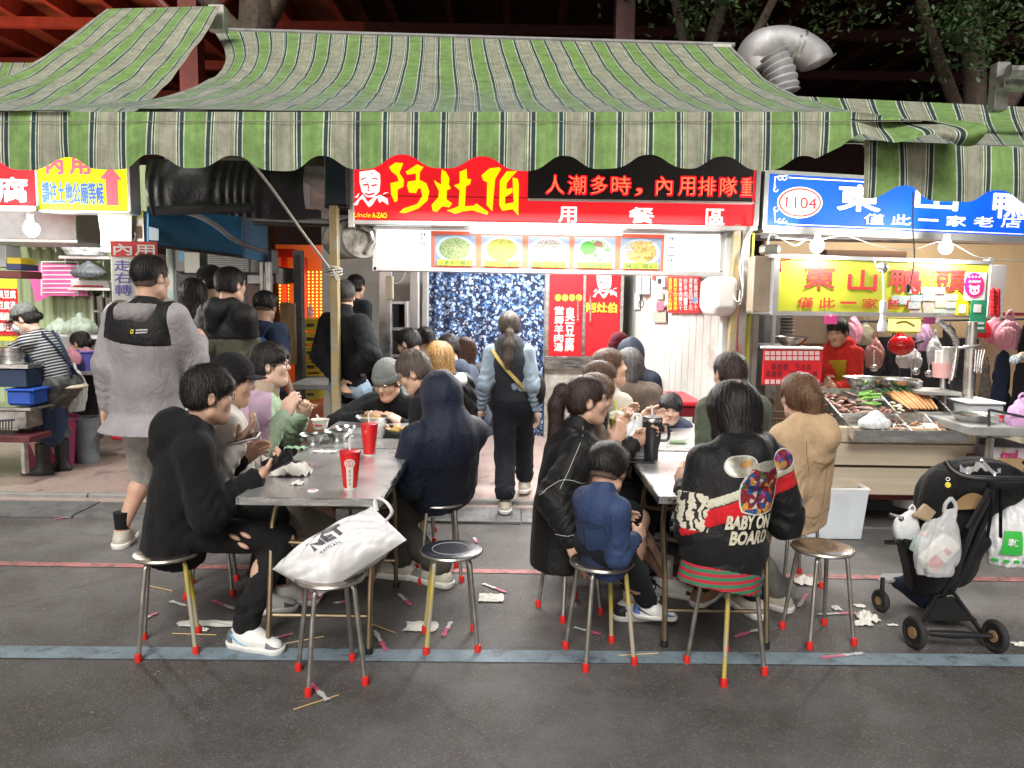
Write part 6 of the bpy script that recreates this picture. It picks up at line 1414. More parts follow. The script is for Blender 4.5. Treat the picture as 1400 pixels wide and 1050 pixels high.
o = thing('jar','small clear jar with a metal lid behind the tray','jar',P(1253,536,5.8));MB().lathe([(.035,0),(.037,.06),(.03,.065)],P(1253,536,5.8),14).build('jar',mat('jar_glass',(.5,.5,.45),.15,alpha=.8),o,True);MB().lathe([(.038,.062),(.038,.085)],P(1253,536,5.8),14).build('lid',ALU,o,True)
o = thing('side_shelf','narrow dark steel shelf on a post at the right of the tray','shelf',P(1290,545,5.6));bx('shelf',1262,536,1316,541,5.5,.3,GREYST,o);bx('support',1290,541,1294,590,5.55,.04,METAL,o)
o = thing('steel_pipe_post','thick galvanised pipe post with a clamp at the right stall','post',P(1325,590,5.45));rod('pipe',[P(1329,440,5.5),P(1318,640,5.5)],.036,METAL,o,14);MB().tube([P(1327,472,5.5),P(1326.7,477,5.5)],.048,14).build('clamp',METAL,o,True);rod('bracket',[P(1310,476,5.45),P(1340,472,5.45)],.01,METAL,o)
o = thing('bent_pipe','bent galvanised pipe curving down from the lime board','pipe',P(1300,520,5.6));rod('pipe',smooth_pts([P(1282,438,5.65),P(1298,452,5.65),P(1307,468,5.65),P(1306,490,5.65),P(1300,525,5.65)],6),.022,STEEL,o,12)
o = thing('cup_holder','pink holder full of white paper bags beside the bent pipe','holder',P(1290,520,5.7));MB().lathe([(.07,0),(.08,.11),(.075,.11),(.065,.01)],P(1289,516,5.72),18).build('cup',mat('pale_pink',(.68,.38,.38),.5),o,True);bx('paper_bag',1279,479,1290,512,5.75,.02,WHITE,o);bx('paper_bag',1288,474,1303,512,5.73,.02,WHITE,o);rod('stand',[P(1289,516,5.72),P(1289,540,5.72)],.02,METAL,o)
o = thing('black_cutting_board','black tapered board standing beside the pipe post','board',P(1308,545,5.6));bx('board',1299,520,1315,548,5.62,.02,BLACKP,o,bev=.008);bx('handle',1303,516,1311,521,5.62,.02,BLACKP,o)
hang = [('pink bag of goods hanging behind the vendor at her left shoulder',1165,470,24,44,7.6,BAGP),('small green and pink bag hanging above the vendor',1182,472,22,40,7.7,mat('olive_film',(.35,.33,.20),.4,bump=.6)),('brown pink bag with a bottle hanging right of the vendor',1194,503,24,50,7.2,mat('brown_pink_film',(.42,.20,.17),.4,bump=.8,bs=25)),('clear bag of orange items hanging under the red pot',1242,503,32,34,7.1,BAGW),('lilac bag hanging right of the red pot',1263,480,20,46,7.4,mat('lilac_film',(.50,.30,.45),.4,bump=.8,bs=25)),('grey white bag hanging between lilac and black bags',1276,498,18,46,7.2,BAGW),('large pink bag hanging at the far right of the wall',1377,478,36,52,6.9,BAGP),('pink bag tilted beside the large pink bag',1358,470,26,46,7.1,BAGP),('red bag hanging behind the green payment card',1344,462,16,26,7.0,RPV)]
for k,(lb_,x,y,w,h,Y,m) in enumerate(hang):bag(lb_,x,y,w,h,Y,m,20 + k)
BLKF = cloth('black_fabric',(.015,.015,.018));NAVF = cloth('navy_fabric',(.015,.022,.045))
def hung(label,c0,r0,c1,r1,Y,m,seed,name='apron'):
 o = thing(name,label,name,P((c0 + c1) / 2,r1,Y));q = SDF();a1,b1,cc,d1 = RC(c0,r0,c1,r1,Y);x = (a1 + b1) / 2;w = (b1 - a1) / 2
 q.cone((x,Y,d1),(x,Y,cc),w * .55,w,ax=(0,1,0),fl=.3,k=.02);q.disp = folds(.016,30,seed,st=.15);q.cut((0,0,cc),(0,0,-1));sdf_obj('cloth',q,.014,m,o);rod('loop',smooth_pts([(x - w * .3,Y,d1),(x,Y,d1 + .08),(x + w * .3,Y,d1)],4),.006,m,o)
hung('black apron hanging behind the stall right of the vendor',1208,465,1232,520,7.5,BLKF,1);hung('black shirt hanging in the middle of the stall back',1283,455,1308,520,7.6,BLKF,2,'shirt');hung('dark navy apron hanging low at the right wall',1352,490,1384,570,6.9,NAVF,3);hung('black jacket hanging at the right edge of the stall',1384,450,1420,560,6.8,BLKF,4,'jacket');hung('camouflage cloth bag hanging under the utensils',1336,500,1356,555,6.7,mat('camo_cloth',(.12,.11,.09),.9,var=.7,vs=22),5,'cloth_bag');hung('black gloves hanging beside the pipe post',1322,515,1334,550,6.4,BLKF,6,'glove')
o = thing('red_pot','shiny red ladle pot hanging under the glowing yellow box','pot',P(1232,487,6.9));MB().ell(P(1232,472,6.9),(.115,.10,.095),20,14).build('pot',mat('red_enamel',(.6,.01,.01),.15,coat=.5),o,True);MB().lathe([(.05,0),(.03,.03),(.012,.05)],P(1230,461,6.9),12).build('knob',MATS['red_enamel'],o,True);rod('handle',[P(1248,470,6.9),P(1262,466,6.9)],.012,DARK,o)
o = thing('utensils','bunch of steel tongs hanging on the pipe post clamp','utensils',P(1338,510,5.5))
for k in range(4):rod('tong',smooth_pts([P(1334 + 4 * k,478,5.45),P(1333 + 3 * k,495,5.45),P(1332 + 3 * k,508 + 2 * (k % 2),5.45)],4),.007,STEEL,o)
for k,(c,r) in enumerate(((1195,500),(1252,505),(1270,508),(1246,520))):
 o = thing('ladle',['steel ladle hanging nearest to the vendor','brass coloured ladle hanging under the red pot','steel skimmer hanging right of the red pot','small ladle hanging lowest behind the basins'][k],'ladle',P(c,r,7.0));rod('handle',[P(c,r - 22,7),P(c,r,7)],.007,STEEL,o);MB().ell(P(c,r + 3,7),(.04,.03,.035),10,7).build('bowl',STEEL,o,True)
o = thing('wall_rail','thin rail with hooks carrying the bags at the right','rail',P(1370,428,7.3));rod('rail',[P(1150,440,7.75),P(1420,436,7.3)],.012,DARK,o)
for k in range(6):rod('hook',[P(1165 + 45 * k,440,7.6),P(1165 + 45 * k,446,7.6)],.006,METAL,o)
o = thing('ornament','red tassel ornament and plastic pouch beside the lime board','ornament',P(1365,430,5.75));bx('pouch',1352,362,1374,434,5.85,.01,mat('clear_pouch',(.5,.48,.5),.2),o)
for k in range(14):MB().ell(P(1357 + (k * 7) % 14,398 + (k * 5) % 34,5.8),(.02,.02,.028),7,5).build('bead',RPV,o,True)
o = thing('side_table','dark side table at the right edge beside the stroller','table',P(1390,640,4.9));bx('top',1328,585,1460,597,4.75,.7,GREYST,o);bx('leg',1350,598,1356,705,4.8,.05,METAL,o);bx('leg',1440,598,1446,705,4.8,.05,METAL,o);rod('rail',[P(1352,560,4.8),P(1400,570,4.8),P(1450,572,4.8)],.008,DARK,o);rod('rail',[P(1352,560,4.8),P(1352,586,4.8)],.008,DARK,o)
o = thing('plastic_tub','clear plastic tub on the side table','tub',P(1352,585,5.2));bx('tub',1326,552,1374,575,5.3,.3,mat('clear_tub',(.6,.62,.64),.2,alpha=.7),o,bev=.02);bx('rim',1324,550,1376,553,5.28,.34,WHITE,o)
bag('lilac thermal bag standing at the right edge of the side table',1394,584,34,46,4.85,mat('lilac_plastic',(.62,.36,.62),.4),31)
o = thing('small_bottle','tiny red capped bottle on the side table','bottle',P(1368,584,5.0));MB().lathe([(.018,0),(.018,.05),(.01,.06)],P(1368,584,5.0),10).build('body',mat('pink_liquid',(.6,.2,.25),.3),o,True);MB().lathe([(.014,.06),(.014,.08)],P(1368,584,5.0),10).build('cap',RPV,o,True)
for k,(lb_,x0,y0,x1,y1,c) in enumerate((('brown cardboard box with yellow label under the side table',1340,627,1400,650,(.30,.20,.10)),('white and magenta printed carton behind the stroller handle',1352,612,1420,630,(.55,.50,.55)),('yellow carton at the right edge behind the stroller',1378,650,1440,700,(.50,.36,.06)))):
 o = thing('carton',lb_,'box',P((x0 + x1) / 2,y1,4.95));bx('box',x0,y0,x1,y1,4.9 + .03 * k,.4,mat('carton_%s' % 'abc'[k],c,.8),o,bev=.006);bx('tape',x0 + 18,y0 - .5,x0 + 24,y1,4.895 + .03 * k,.41,mat('tape',(.5,.42,.25),.4),o)
 if k == 1:tx('tmL',1368,615,1396,628,4.92,mat('magenta_print',(.55,.02,.16),.5),o,.04)
o = thing('plaster_block','pale curtain-like tarpaulin under the side table','tarpaulin',P(1380,640,5.4));MB().grid(lambda u,v:P(1340 + 90 * u,640 - 48 * v,5.4 + .03 * math.sin(u * 14)),24,6).build('sheet',mat('pale_tarp',(.42,.38,.28),.7,var=.15),o,True)
STUB = mat('milky_plastic',(.70,.74,.78),.3,alpha=.62,var=.05)
o = thing('storage_tub','large milky plastic storage tub on the road behind the tan hoodie woman','tub',G(1135,722));g = G(1135,738);x0,x1 = P(1106,735,g.y).x,P(1176,735,g.y).x;xt0,xt1 = P(1100,660,g.y).x,P(1186,660,g.y).x;zt = P(1140,668,g.y).z
A4 = [Vector((x0,g.y,.01)),Vector((x1,g.y,.01)),Vector((x1 - .03,g.y + .50,.01)),Vector((x0,g.y + .50,.01))];B4 = [Vector((xt0,g.y - .02,zt)),Vector((xt1,g.y - .02,zt)),Vector((xt1 - .02,g.y + .54,zt)),Vector((xt0,g.y + .54,zt))]
for k in range(4):
 a,b,c,d = A4[k],A4[(k + 1) % 4],B4[(k + 1) % 4],B4[k];MB().slab(a,b,c,d,.006).build('side',STUB,o)
MB().slab(*[v + Vector((0,0,.01)) for v in A4],.004).build('bottom',STUB,o);MB().tube(B4,.014,6,closed=True).build('rim',WHITE,o)
o = thing('stock_pot','small metal pot under the display counter','pot',P(1245,688,5.3));MB().lathe([(.13,0),(.135,.10),(.14,.10),(.125,.095),(.12,.01)],P(1242,690,5.4),20).build('pot',METAL,o,True);rod('handle',[P(1224,680,5.3),P(1220,684,5.3)],.008,DARK,o)
o = thing('wire_rack','brown wire basket rack between the green jacket and tan hoodie diners','rack',P(1058,610,4.75))
for k in range(8):rod('wire',[P(1044 + 4 * k,562,4.75),P(1046 + 3.6 * k,606,4.78)],.004,mat('rust_wire',(.15,.09,.06),.6,.4),o,5)
for r in (562,572,583,594,606):rod('wire',[P(1043,r,4.745),P(1074,r + 1,4.745)],.004,MATS['rust_wire'],o,5)
# tables
TT = mat('table_steel',(.70,.71,.72),.30,.8,var=.12,vs=4,rvar=.06,bump=.03,bs=30);BRZ = mat('bronze_tube',(.30,.235,.15),.35,.9,var=.2,vs=14)
TH = .73
def table(label,cx,cy,w,l):
 o = thing('folding_table',label,'table',(cx,cy,0),'steel dining tables on the road')
 MB().box((0,0,TH - .004),(w - .02,l - .02,.008)).build('tabletop',TT,o,world=False)
 for s_,a in ((-1,0),(1,0),(-1,1),(1,1)):
  if a == 0:MB().box((s_ * (w / 2 - .006),0,TH - .017),(.012,l,.034),bev=.004).build('edge',STEEL,o,world=False)
  else:MB().box((0,s_ * (l / 2 - .006),TH - .017),(w - .024,.012,.034),bev=.004).build('edge',STEEL,o,world=False)
 for s_ in (-1,1):
  y = s_ * (l / 2 - .18);x = w / 2 - .08
  for q in (-1,1):
   rod('leg',smooth_pts([(q * x * .55,y * .6,TH - .03),(q * x,y * .75,TH - .12),(q * x,y,.30),(q * x,y * 1.12,.02)],4),.0125,BRZ,o,world=False);MB().lathe([(.018,0),(.018,.03)],(q * x,y * 1.12,.0),10).build('foot',BLACKP,o,True,world=False)
  rod('cross_bar',smooth_pts([(-x,y * .86,TH - .22),(-x + .04,y * .84,TH - .26),(x - .04,y * .84,TH - .26),(x,y * .86,TH - .22)],4),.010,BRZ,o,world=False)
  rod('cross_bar',[(-x,y * 1.03,.16),(x,y * 1.03,.16)],.010,BRZ,o,world=False)
 for q in (-1,1):rod('stretcher',[(q * (w / 2 - .08),-(l / 2 - .22),.30),(q * (w / 2 - .08),(l / 2 - .22),.30)],.009,BRZ,o,world=False)
 return o
nl = G(336,680,TH);T1y = nl.y;TW = .60;TX1 = G(526,676,TH).x - TW / 2
table('near left steel table with two red cups and crumpled tissue',TX1,T1y + .53,TW,1.06);table('far left steel table where the beanie man eats',TX1 - .03,T1y + 1.60,TW,1.06)
TX2 = G(900,679,TH).x + .31
table('near right steel table with the black tumbler',TX2,G(900,679,TH).y + .50,.62,1.0);table('far right steel table in front of the small boy',TX2 - .0,G(900,679,TH).y + 1.52,.62,1.0)
# stools
RCAP = mat('red_rubber',(.62,.02,.015),.45);LEGM = mat('stool_tube',(.40,.38,.34),.38,.85,var=.25,vs=14,rvar=.1);YLEG = mat('stool_tube_yellow',(.50,.40,.06),.5,.1,dirt=(.38,.36,.32),dirt_s=9,dirt_t=.50,stretch=(1,1,.5))
VIN = mat('black_vinyl',(.018,.02,.03),.35,bump=.2,bs=30,var=.4,vs=30);SWIRL = mat('spun_steel',(.46,.40,.36),.22,.95,var=.35,vs=9,rvar=.12)
def make_stool(label,loc,rot,seatm=None,yellow=(),h=.44):
 o = thing('stool',label,'stool',(loc.x,loc.y,0),'round metal stools with red feet');o.rotation_euler.z = R(rot)
 sm = seatm or SWIRL
 st = MB().lathe([(.10,h - .022),(.130,h - .022),(.136,h - .014),(.134,h - .004),(.12,h + .001),(.06,h - .002),(.004,h - .003)],(0,0,0),34).build('seat',sm,o,True,world=False)
 MB().tube([(.134 * math.cos(t),.134 * math.sin(t),h - .012) for t in [i * math.pi / 16 for i in range(32)]],.0075,6,closed=True).build('seat_rim',LEGM,st,True,world=False)
 if sm is VIN:MB().tube([(.085 * math.cos(t),.085 * math.sin(t),h - .001) for t in [i * math.pi / 12 for i in range(24)]],.0025,4,closed=True).build('seat_ring',mat('worn_ring',(.3,.3,.32),.5),st,True,world=False)
 for k in range(4):
  a = math.pi / 4 + k * math.pi / 2;c,s_ = math.cos(a),math.sin(a)
  lg = MB().tube(smooth_pts([(.02 * c,.02 * s_,h - .03),(.085 * c,.085 * s_,h - .03),(.108 * c,.108 * s_,h - .045),(.116 * c,.116 * s_,h - .09),(.158 * c,.158 * s_,.02)],4),.0098,9).build('leg',YLEG if k in yellow else LEGM,o,True,world=False)
  MB().lathe([(.0145,0),(.0155,.02),(.0135,.034),(.010,.036)],(.160 * c,.160 * s_,0),12).build('foot_cap',RCAP,lg,True,world=False)
 return o
ST = [('front left stool under the man in the black hoodie',(232,884),20,None,(0,3)),('stool carrying the white shopping bag',(453,926),25,SWIRL,()),('empty stool with a black vinyl seat in the middle',(616,878),8,VIN,(1,2)),
      ('stool under the man in the hooded navy coat',(600,787),12,None,(1,)),('stool under the cream hoodie diner',(290,806),15,None,()),('stool under the ponytail woman in the long black coat',(778,834),30,None,()),
      ('yellow-streaked stool under the small boy in the navy jacket',(819,897),18,None,(0,3)),('front right stool under the woman in the bear jacket',(991,914),28,None,(0,2)),('empty stool with a swirled steel seat right of the bear jacket',(1117,870),12,SWIRL,()),
      ('stool under the tan hoodie woman',(1082,795),10,None,()),('stool under the pastel cardigan diner',(330,745),20,None,()),('stool under the man with glasses in black',(570,735),5,None,()),('stool under the olive jacket diner at the right table',(1006,758),15,None,()),
      ('stool under the second woman at the right table',(770,772),40,None,()),('stool under the third woman at the right table',(795,735),0,None,())]
for lb_,(c,r),rot,sm,yl in ST:make_stool(lb_,G(c,r),rot,sm,yl)
# people
C_BLACK = cloth('black_sweatshirt',(.012,.012,.013));C_BLKJ = cloth('black_nylon',(.010,.010,.011),.55);C_JEAN = cloth('black_denim',(.016,.016,.017),.9);C_NAVYC = cloth('navy_coat',(.008,.013,.030),.6)
C_CREAM = cloth('cream_sweatshirt',(.74,.70,.64));C_GREY = cloth('grey_shell',(.30,.285,.295),.6);C_GREYH = cloth('warm_grey_shell',(.25,.235,.235),.7);C_BEIGE = cloth('light_shorts',(.42,.41,.38));C_OLIVE = cloth('olive_shell',(.085,.085,.055),.7);C_OLIVEP = cloth('olive_trousers',(.060,.055,.045))
C_LILAC = cloth('lilac_knit',(.46,.32,.42));C_MINT = cloth('mint_knit',(.42,.55,.40));C_TAN = cloth('tan_sweatshirt',(.46,.32,.19));C_TANN = cloth('beige_rollneck',(.42,.33,.25));C_GRN = cloth('green_fleece',(.075,.090,.060));C_BOY = cloth('blue_padded',(.028,.050,.125),.6);C_BOYR = cloth('navy_padded',(.022,.028,.070),.6)
C_DENIM = cloth('pale_denim',(.24,.30,.37));C_LDEN = cloth('light_jeans',(.26,.34,.44));C_VEST = cloth('charcoal_padded',(.022,.026,.032),.55);C_TEE = cloth('cream_tshirt',(.55,.51,.43));C_BRN = cloth('brown_jacket',(.10,.075,.06));C_RED = cloth('red_shirt',(.62,.030,.022));C_YEL = cloth('mustard_apron',(.40,.28,.02))
C_BKN = cloth('taupe_knit',(.27,.215,.17));C_BLUEB = cloth('blue_bag',(.015,.035,.11));C_TROU = cloth('dark_navy_trousers',(.010,.013,.022));C_GRYB = cloth('grey_beanie',(.16,.17,.165));C_MAR = cloth('maroon_knit',(.16,.015,.03));C_NAVYT = cloth('navy_tshirt',(.022,.035,.07));C_GREYP = cloth('grey_trousers',(.17,.165,.155))
J = dict
D1 = person('seated man in a black hoodie and ripped black jeans looking at his phone',(286,541,3.30),(243,None,3.33),68,58,4,fl=(352,838),fr=(336,885),hr=(352,652,3.28),hl=(330,628,3.62),fine=True,res=.0075,hair=('fringe',H_BLACK,{'top':.008}),sk=SKIN,
 top=J(m=C_BLACK,name='hoodie',hood='down',t=.032,hem=.13,sw=.016,ring=.010,amp=.008,f=18,w=1.08,hoodw=1.25),bot=J(m=C_JEAN,t=.012,leg=.020,ring=.006),shoes=('dunk','dunk'),faz=(74,108),glasses=LENS,sh=.185,seed=3,curlR=[.75,.7,.65,.6],curlL=.6,nR=Vector((-.2,.1,1)),sock=C_BLACK,s=1.0)
for t_,off in ((.62,(0,-.078,.02)),(.70,(.01,-.074,.030)),(.66,(.02,-.082,-.015))):
 p = D1['hipR'].lerp(D1['kR'],t_);MB().ell(p + Vector((0,-.0,.0)) + Vector(off) * 1.0,(.028,.012,.010),10,6,rot=Matrix.Rotation(.5,3,'Y')).build('jean_rip',SKIN,D1['par'],True)
MB().ell(D1['kR'] + Vector((.062,-.02,.0)),(.014,.026,.03),10,7).build('jean_rip',SKIN,D1['par'],True)
D2 = person('seated man in a cream zip hoodie and black cap holding a phone',(318,521,3.72),(322,None,3.74),66,70,8,fl=(404,798),fr=(385,824),hr=(326,607,3.50),hl=(392,642,3.9),fine=True,res=.0085,hair=('short',H_BLACK,{}),sk=SKIN,
 top=J(m=C_CREAM,name='hoodie',hood='down',t=.036,hem=.12,sw=.018,ring=.010,amp=.007,f=17,w=1.12),bot=J(m=cloth('khaki_shorts',(.30,.26,.21)),t=.02,bare=True),shoes=('dunk','dunk'),faz=(85,92),sh=.185,seed=4,curlR=.5,nR=Vector((0,.2,1)),sock=C_BLACK)
cap(D2,cloth('black_cap',(.012,.012,.013)),fine=True)
q = D2['L'];o = MB();
MB().tube([q(-.094 + .0 * t,-.06 + .025 * math.cos(t),.075 + .018 * math.sin(t)) for t in [i * math.pi / 8 for i in range(16)]],.004,5,closed=True)
def ghost(me_v,D,dirn,q,inf=.002):
 """lay points on the surface of a garment by marching along a direction"""
 P3 = np.array(me_v,'f');d = np.array(dirn,'f');d /= np.linalg.norm(d);P3 = P3 - d * .0
 for _ in range(26):P3 = P3 + d[None] * (q.at(P3) - inf)[:,None] * .8
 return P3
def decal(D,q,c,U,V,dirn,m,name,txt=None,poly2=None,par=None,inf=.003,bold=.03,sub=None):
 """text or outline laid on cloth; c start point in front, U,V full extents"""
 c,U,V = Vector(c),Vector(U),Vector(V)
 if txt:
  me = text_mesh(txt,bold);co = np.empty(len(me.vertices) * 3,'f');me.vertices.foreach_get('co',co);co = co.reshape(-1,3)
  a,b = co.min(0),co.max(0);uv = (co[:,:2] - a[:2]) / (b - a)[:2];F = [tuple(f.vertices) for f in me.polygons];bpy.data.meshes.remove(me)
 else:uv,F = poly2
 pts = [c + U * float(u - .5) + V * float(v - .5) for u,v in uv]
 P3 = ghost([tuple(p) for p in pts],D,dirn,q,inf)
 me = bpy.data.meshes.new(name);me.from_pydata([tuple(p) for p in P3],[],F);return link(name,me,m,par or D['par'])
def disc2(n=26,rings=7,a0=0,sh=None):
 uv = [(.5,.5)];F = []
 for r in range(1,rings + 1):
  for k in range(n):
   t = 2 * math.pi * k / n;rr = r / rings * .5;x,y = math.cos(t),math.sin(t)
   if sh:m_ = max(abs(x),abs(y));g = (1 - sh) + sh / m_ ;x,y = x * g,y * g
   uv.append((.5 + rr * x,.5 + rr * y))
 for k in range(n):F.append((0,1 + k,1 + (k + 1) % n))
 for r in range(rings - 1):
  for k in range(n):a = 1 + r * n;F.append((a + k,a + n + k,a + n + (k + 1) % n,a + (k + 1) % n))
 return np.array(uv),F
zp = MB().tube([D2['neck'] + D2['Fb'] * (.15 + .01 * math.sin(t)) + D2['Rt'] * .05 - D2['U'] * (.03 + .40 * t / 6) for t in range(7)],.004,5);zp.build('zip',METAL,D2['par'],True)
D3 = person('woman in a lilac and mint cardigan with round glasses lifting chopsticks',(371,500,4.30),(352,None,4.36),72,84,-4,fl=(440,770),fr=(425,782),hr=(391,566,4.06),hl=(413,566,4.28),fine=True,res=.009,hair=('fringe',H_BLACK,{'top':.012}),sk=SKIN_PALE,
 top=J(m=C_LILAC,name='cardigan',t=.024,hem=.10,sw=.012,ring=.010,patches=[J(name='mint_panel',m=C_MINT,cuts=[(0,.03,0,(0,-1,0)),(-.36,0,0,(-1,0,0))],inf=.003),J(name='cuff',m=C_MINT,arm=1,t=(.66,.95),r=(.056,.048),cuts=[]),J(name='cuff',m=C_MINT,arm=0,t=(.66,.95),r=(.056,.048),cuts=[])]),bot=J(m=C_GREYP),shoes=('black','black'),glasses=SILVERF,sh=.165,seed=5,curlR=[.9,.95,1.1,1.2],curlL=[.9,1.0,1.1,1.2],nR=Vector((.3,.9,-.1)),nL=Vector((.1,-.9,-.2)),hand={1:Vector((.2,0,.9)),0:Vector((.5,-.2,.7))},ehr=Vector((-.1,-.5,-1)),ehl=Vector((.2,.3,-1)),s=.95)
MB().tube([D3['neck'] - D3['U'] * .03,D3['neck'] + Vector((.02,0,.065))],[.078,.066],18).build('rollneck',C_TANN,D3['par'],True)
MB().ell(D3['L'](.083,-.008,-.028),(.006,.006,.008),8,6).build('earring',SILVERF,D3['par'],True)
for k in range(4):MB().ell(D3['neck'] + D3['Fb'] * (.165 + .004 * k) + D3['Rt'] * .03 - D3['U'] * (.08 + .08 * k),(.010,.010,.010),8,6).build('button',C_TANN,D3['par'],True)
o = thing('chopsticks','pair of wooden chopsticks held by the cardigan woman','chopsticks',P(405,551,4.05));W_ = mat('bamboo',(.55,.38,.16),.6);rod('stick',[P(399,549,4.06),P(434,554,4.2)],.0035,W_,o,6);rod('stick',[P(397,552,4.06),P(433,556,4.2)],.0035,W_,o,6)
D4 = person('man in a grey beanie and black jacket eating at the left table\'s far end',(530,522,5.10),(520,None,5.58),196,204,22,fl=(500,655),fr=(540,655),hr=(498,570,5.05),hl=(548,578,5.05),fine=True,res=.010,hair=('short',H_GREY,{}),sk=SKIN,
 top=J(m=cloth('black_fleece',(.010,.010,.012)),t=.024,collar=.06,hem=.10,sw=.012),bot=J(m=C_JEAN),glasses=SILVERF,sh=.19,seed=6,curlR=.9,curlL=.8,nR=Vector((.4,.3,-.8)),nL=Vector((-.5,.3,-.6)),ehr=Vector((-1,.2,-.4)),ehl=Vector((1,.2,-.6)))
beanie(D4,C_GRYB)
o = thing('chopsticks','chopsticks in the hand of the beanie man','chopsticks',P(508,565,5.0));rod('stick',[P(499,563,5.0),P(514,571,4.95)],.0035,W_,o,6);rod('stick',[P(502,562,5.0),P(517,570,4.95)],.0035,W_,o,6)
D5 = person('man in black with dark glasses bowing over the left table',(566,510,4.62),(580,None,4.66),275,272,26,fl=(520,735),fr=(515,715),hr=(530,590,4.7),hl=(525,596,4.5),fine=True,res=.011,hair=('short',H_GREY,{'top':.01}),sk=SKIN,
 top=J(m=cloth('black_coat',(.012,.012,.014)),t=.026,collar=.05,hem=.1),bot=J(m=C_JEAN),glasses=LENS,sh=.19,seed=7)
D6 = person('person seen from behind in a dark navy hooded coat with the hood up',(601,545,4.02),(606,None,4.20),322,326,14,fl=(548,790),fr=(600,800),hl=(545,640,4.25),hr=(585,625,4.5),fine=True,res=.0085,hair=None,wd=1.08,
 top=J(m=C_NAVYC,name='coat',hood='up',t=.040,hem=.075,sw=.026,ring=.010,amp=.008,f=15,w=1.1,flare=.98),bot=J(m=C_OLIVEP,t=.02),shoes=('runner','runner'),faz=(280,300),sh=.19,seed=8,face=False,s=1.02)
D7 = person('person with dyed blond hair and white hood over a black quilted jacket',(599,490,5.6),(630,None,5.75),318,312,12,res=.013,hair=('bob',H_BLOND,{'len':.05}),top=J(m=cloth('black_quilt',(.02,.02,.022),.5),t=.036,hem=.1,sw=.02,ring=.014,amp=.012,f=40,patches=[]),bot=J(m=C_JEAN),sh=.175,seed=9,face=False)
MB().tube(smooth_pts([D7['neck'] + Vector((-.10,-.02,.02)),D7['neck'] + Vector((0,-.10,.0)),D7['neck'] + Vector((.12,-.06,-.02)),D7['neck'] + Vector((.12,.03,0))],5),.045,10).build('white_hood',cloth('white_jersey',(.6,.6,.58)),D7['par'],True)
person('dark haired diner with a pale hood at the back left of the dining room',(558,470,6.3),(566,None,6.5),300,290,20,res=.014,hair=('short',H_BLACK,{}),top=J(m=cloth('pale_grey_hood',(.33,.36,.36)),hood='down',t=.03),bot=J(m=C_JEAN),seed=10,face=False,seat=.44)
person('black haired diner at the back, mostly hidden behind the blond person',(580,466,6.9),(590,None,7.0),350,345,12,res=.014,hair=('short',H_BLACK,{}),top=J(m=C_BLKJ,t=.03),bot=J(m=C_JEAN),seed=11,face=False)
person('diner in a slate navy hoodie seen from behind near the curtain',(612,478,6.15),(650,None,6.2),320,322,14,res=.013,hair=('short',H_BLACK,{}),top=J(m=cloth('slate_jersey',(.045,.055,.085)),hood='down',t=.03),bot=J(m=C_JEAN),seed=12,face=False)
person('brown haired woman in a black jacket seated before the curtain',(635,479,6.8),(652,None,6.9),330,335,6,res=.014,hair=('long',H_BROWN,{'len':.10}),top=J(m=C_BLKJ,t=.03,collar=.04),bot=J(m=C_JEAN),seed=13,face=False,s=.95)
D8 = person('woman walking away in a charcoal padded vest, pale blue sleeves and long ponytail',(696,447,5.62),(702,None,5.68),2,358,4,fl=Vector((P(692,600,5.5).x,5.42,.10)),fr=Vector((P(718,600,5.9).x,5.95,.12)),stand=True,seat=.70,fine=True,res=.010,hair=('lowpony',H_GREY,{'tail':[(0,-.085,-.035),(.0,-.125,-.05),(-.005,-.135,-.14),(-.01,-.13,-.26),(-.02,-.125,-.34)],'tr':[.022,.026,.038,.034,.014]}),sk=SKIN_PALE,
 top=J(m=C_DENIM,name='shirt',t=.014,hem=.05,sw=.012,ring=.012,amp=.007,f=26),bot=J(m=C_TROU,t=.035,leg=.040,up=.06,ring=.006),shoes=('runner','runner'),faz=(0,10),sock=cloth('yellow_sock',(.5,.5,.12)),sh=.165,seed=14,face=False,s=.88)
v = SDF();U,Fb,Rt,nk,pv = D8['U'],D8['Fb'],D8['Rt'],D8['neck'],D8['Pv']
for t0,t1,a_,b_ in ((0.02,.18,.155,.158),(.18,.36,.150,.156),(.36,.54,.152,.158),(.54,.74,.158,.160),(.74,.88,.158,.13)):
 v.cone(pv.lerp(nk,t0 + .01),pv.lerp(nk,t1 - .02),a_,b_,ax=Fb,fl=.74,k=.008)
v.cone(nk - U * .04,nk + U * .035,.075,.068,k=.05);v.disp = folds(.006,28,4);v.cut(pv - U * .02,-U)
vo = sdf_obj('vest',v,.010,C_VEST,D8['par'])
D8b = MB().tube([Vector(t.tolist()) for t in ghost([tuple(nk + Rt * (-.12 + .28 * i / 9) - Fb * .4 - U * (.02 + .36 * i / 9)) for i in range(10)],None,Fb,v,.010)],.020,8,flat=.35).build('bag_strap',cloth('mustard_strap',(.36,.26,.08)),D8['par'],True)
MB().ell(pv + Rt * .19 + U * .13 - Fb * .02,(.06,.10,.12),14,10).build('shoulder_bag',C_BLACK,D8['par'],True)
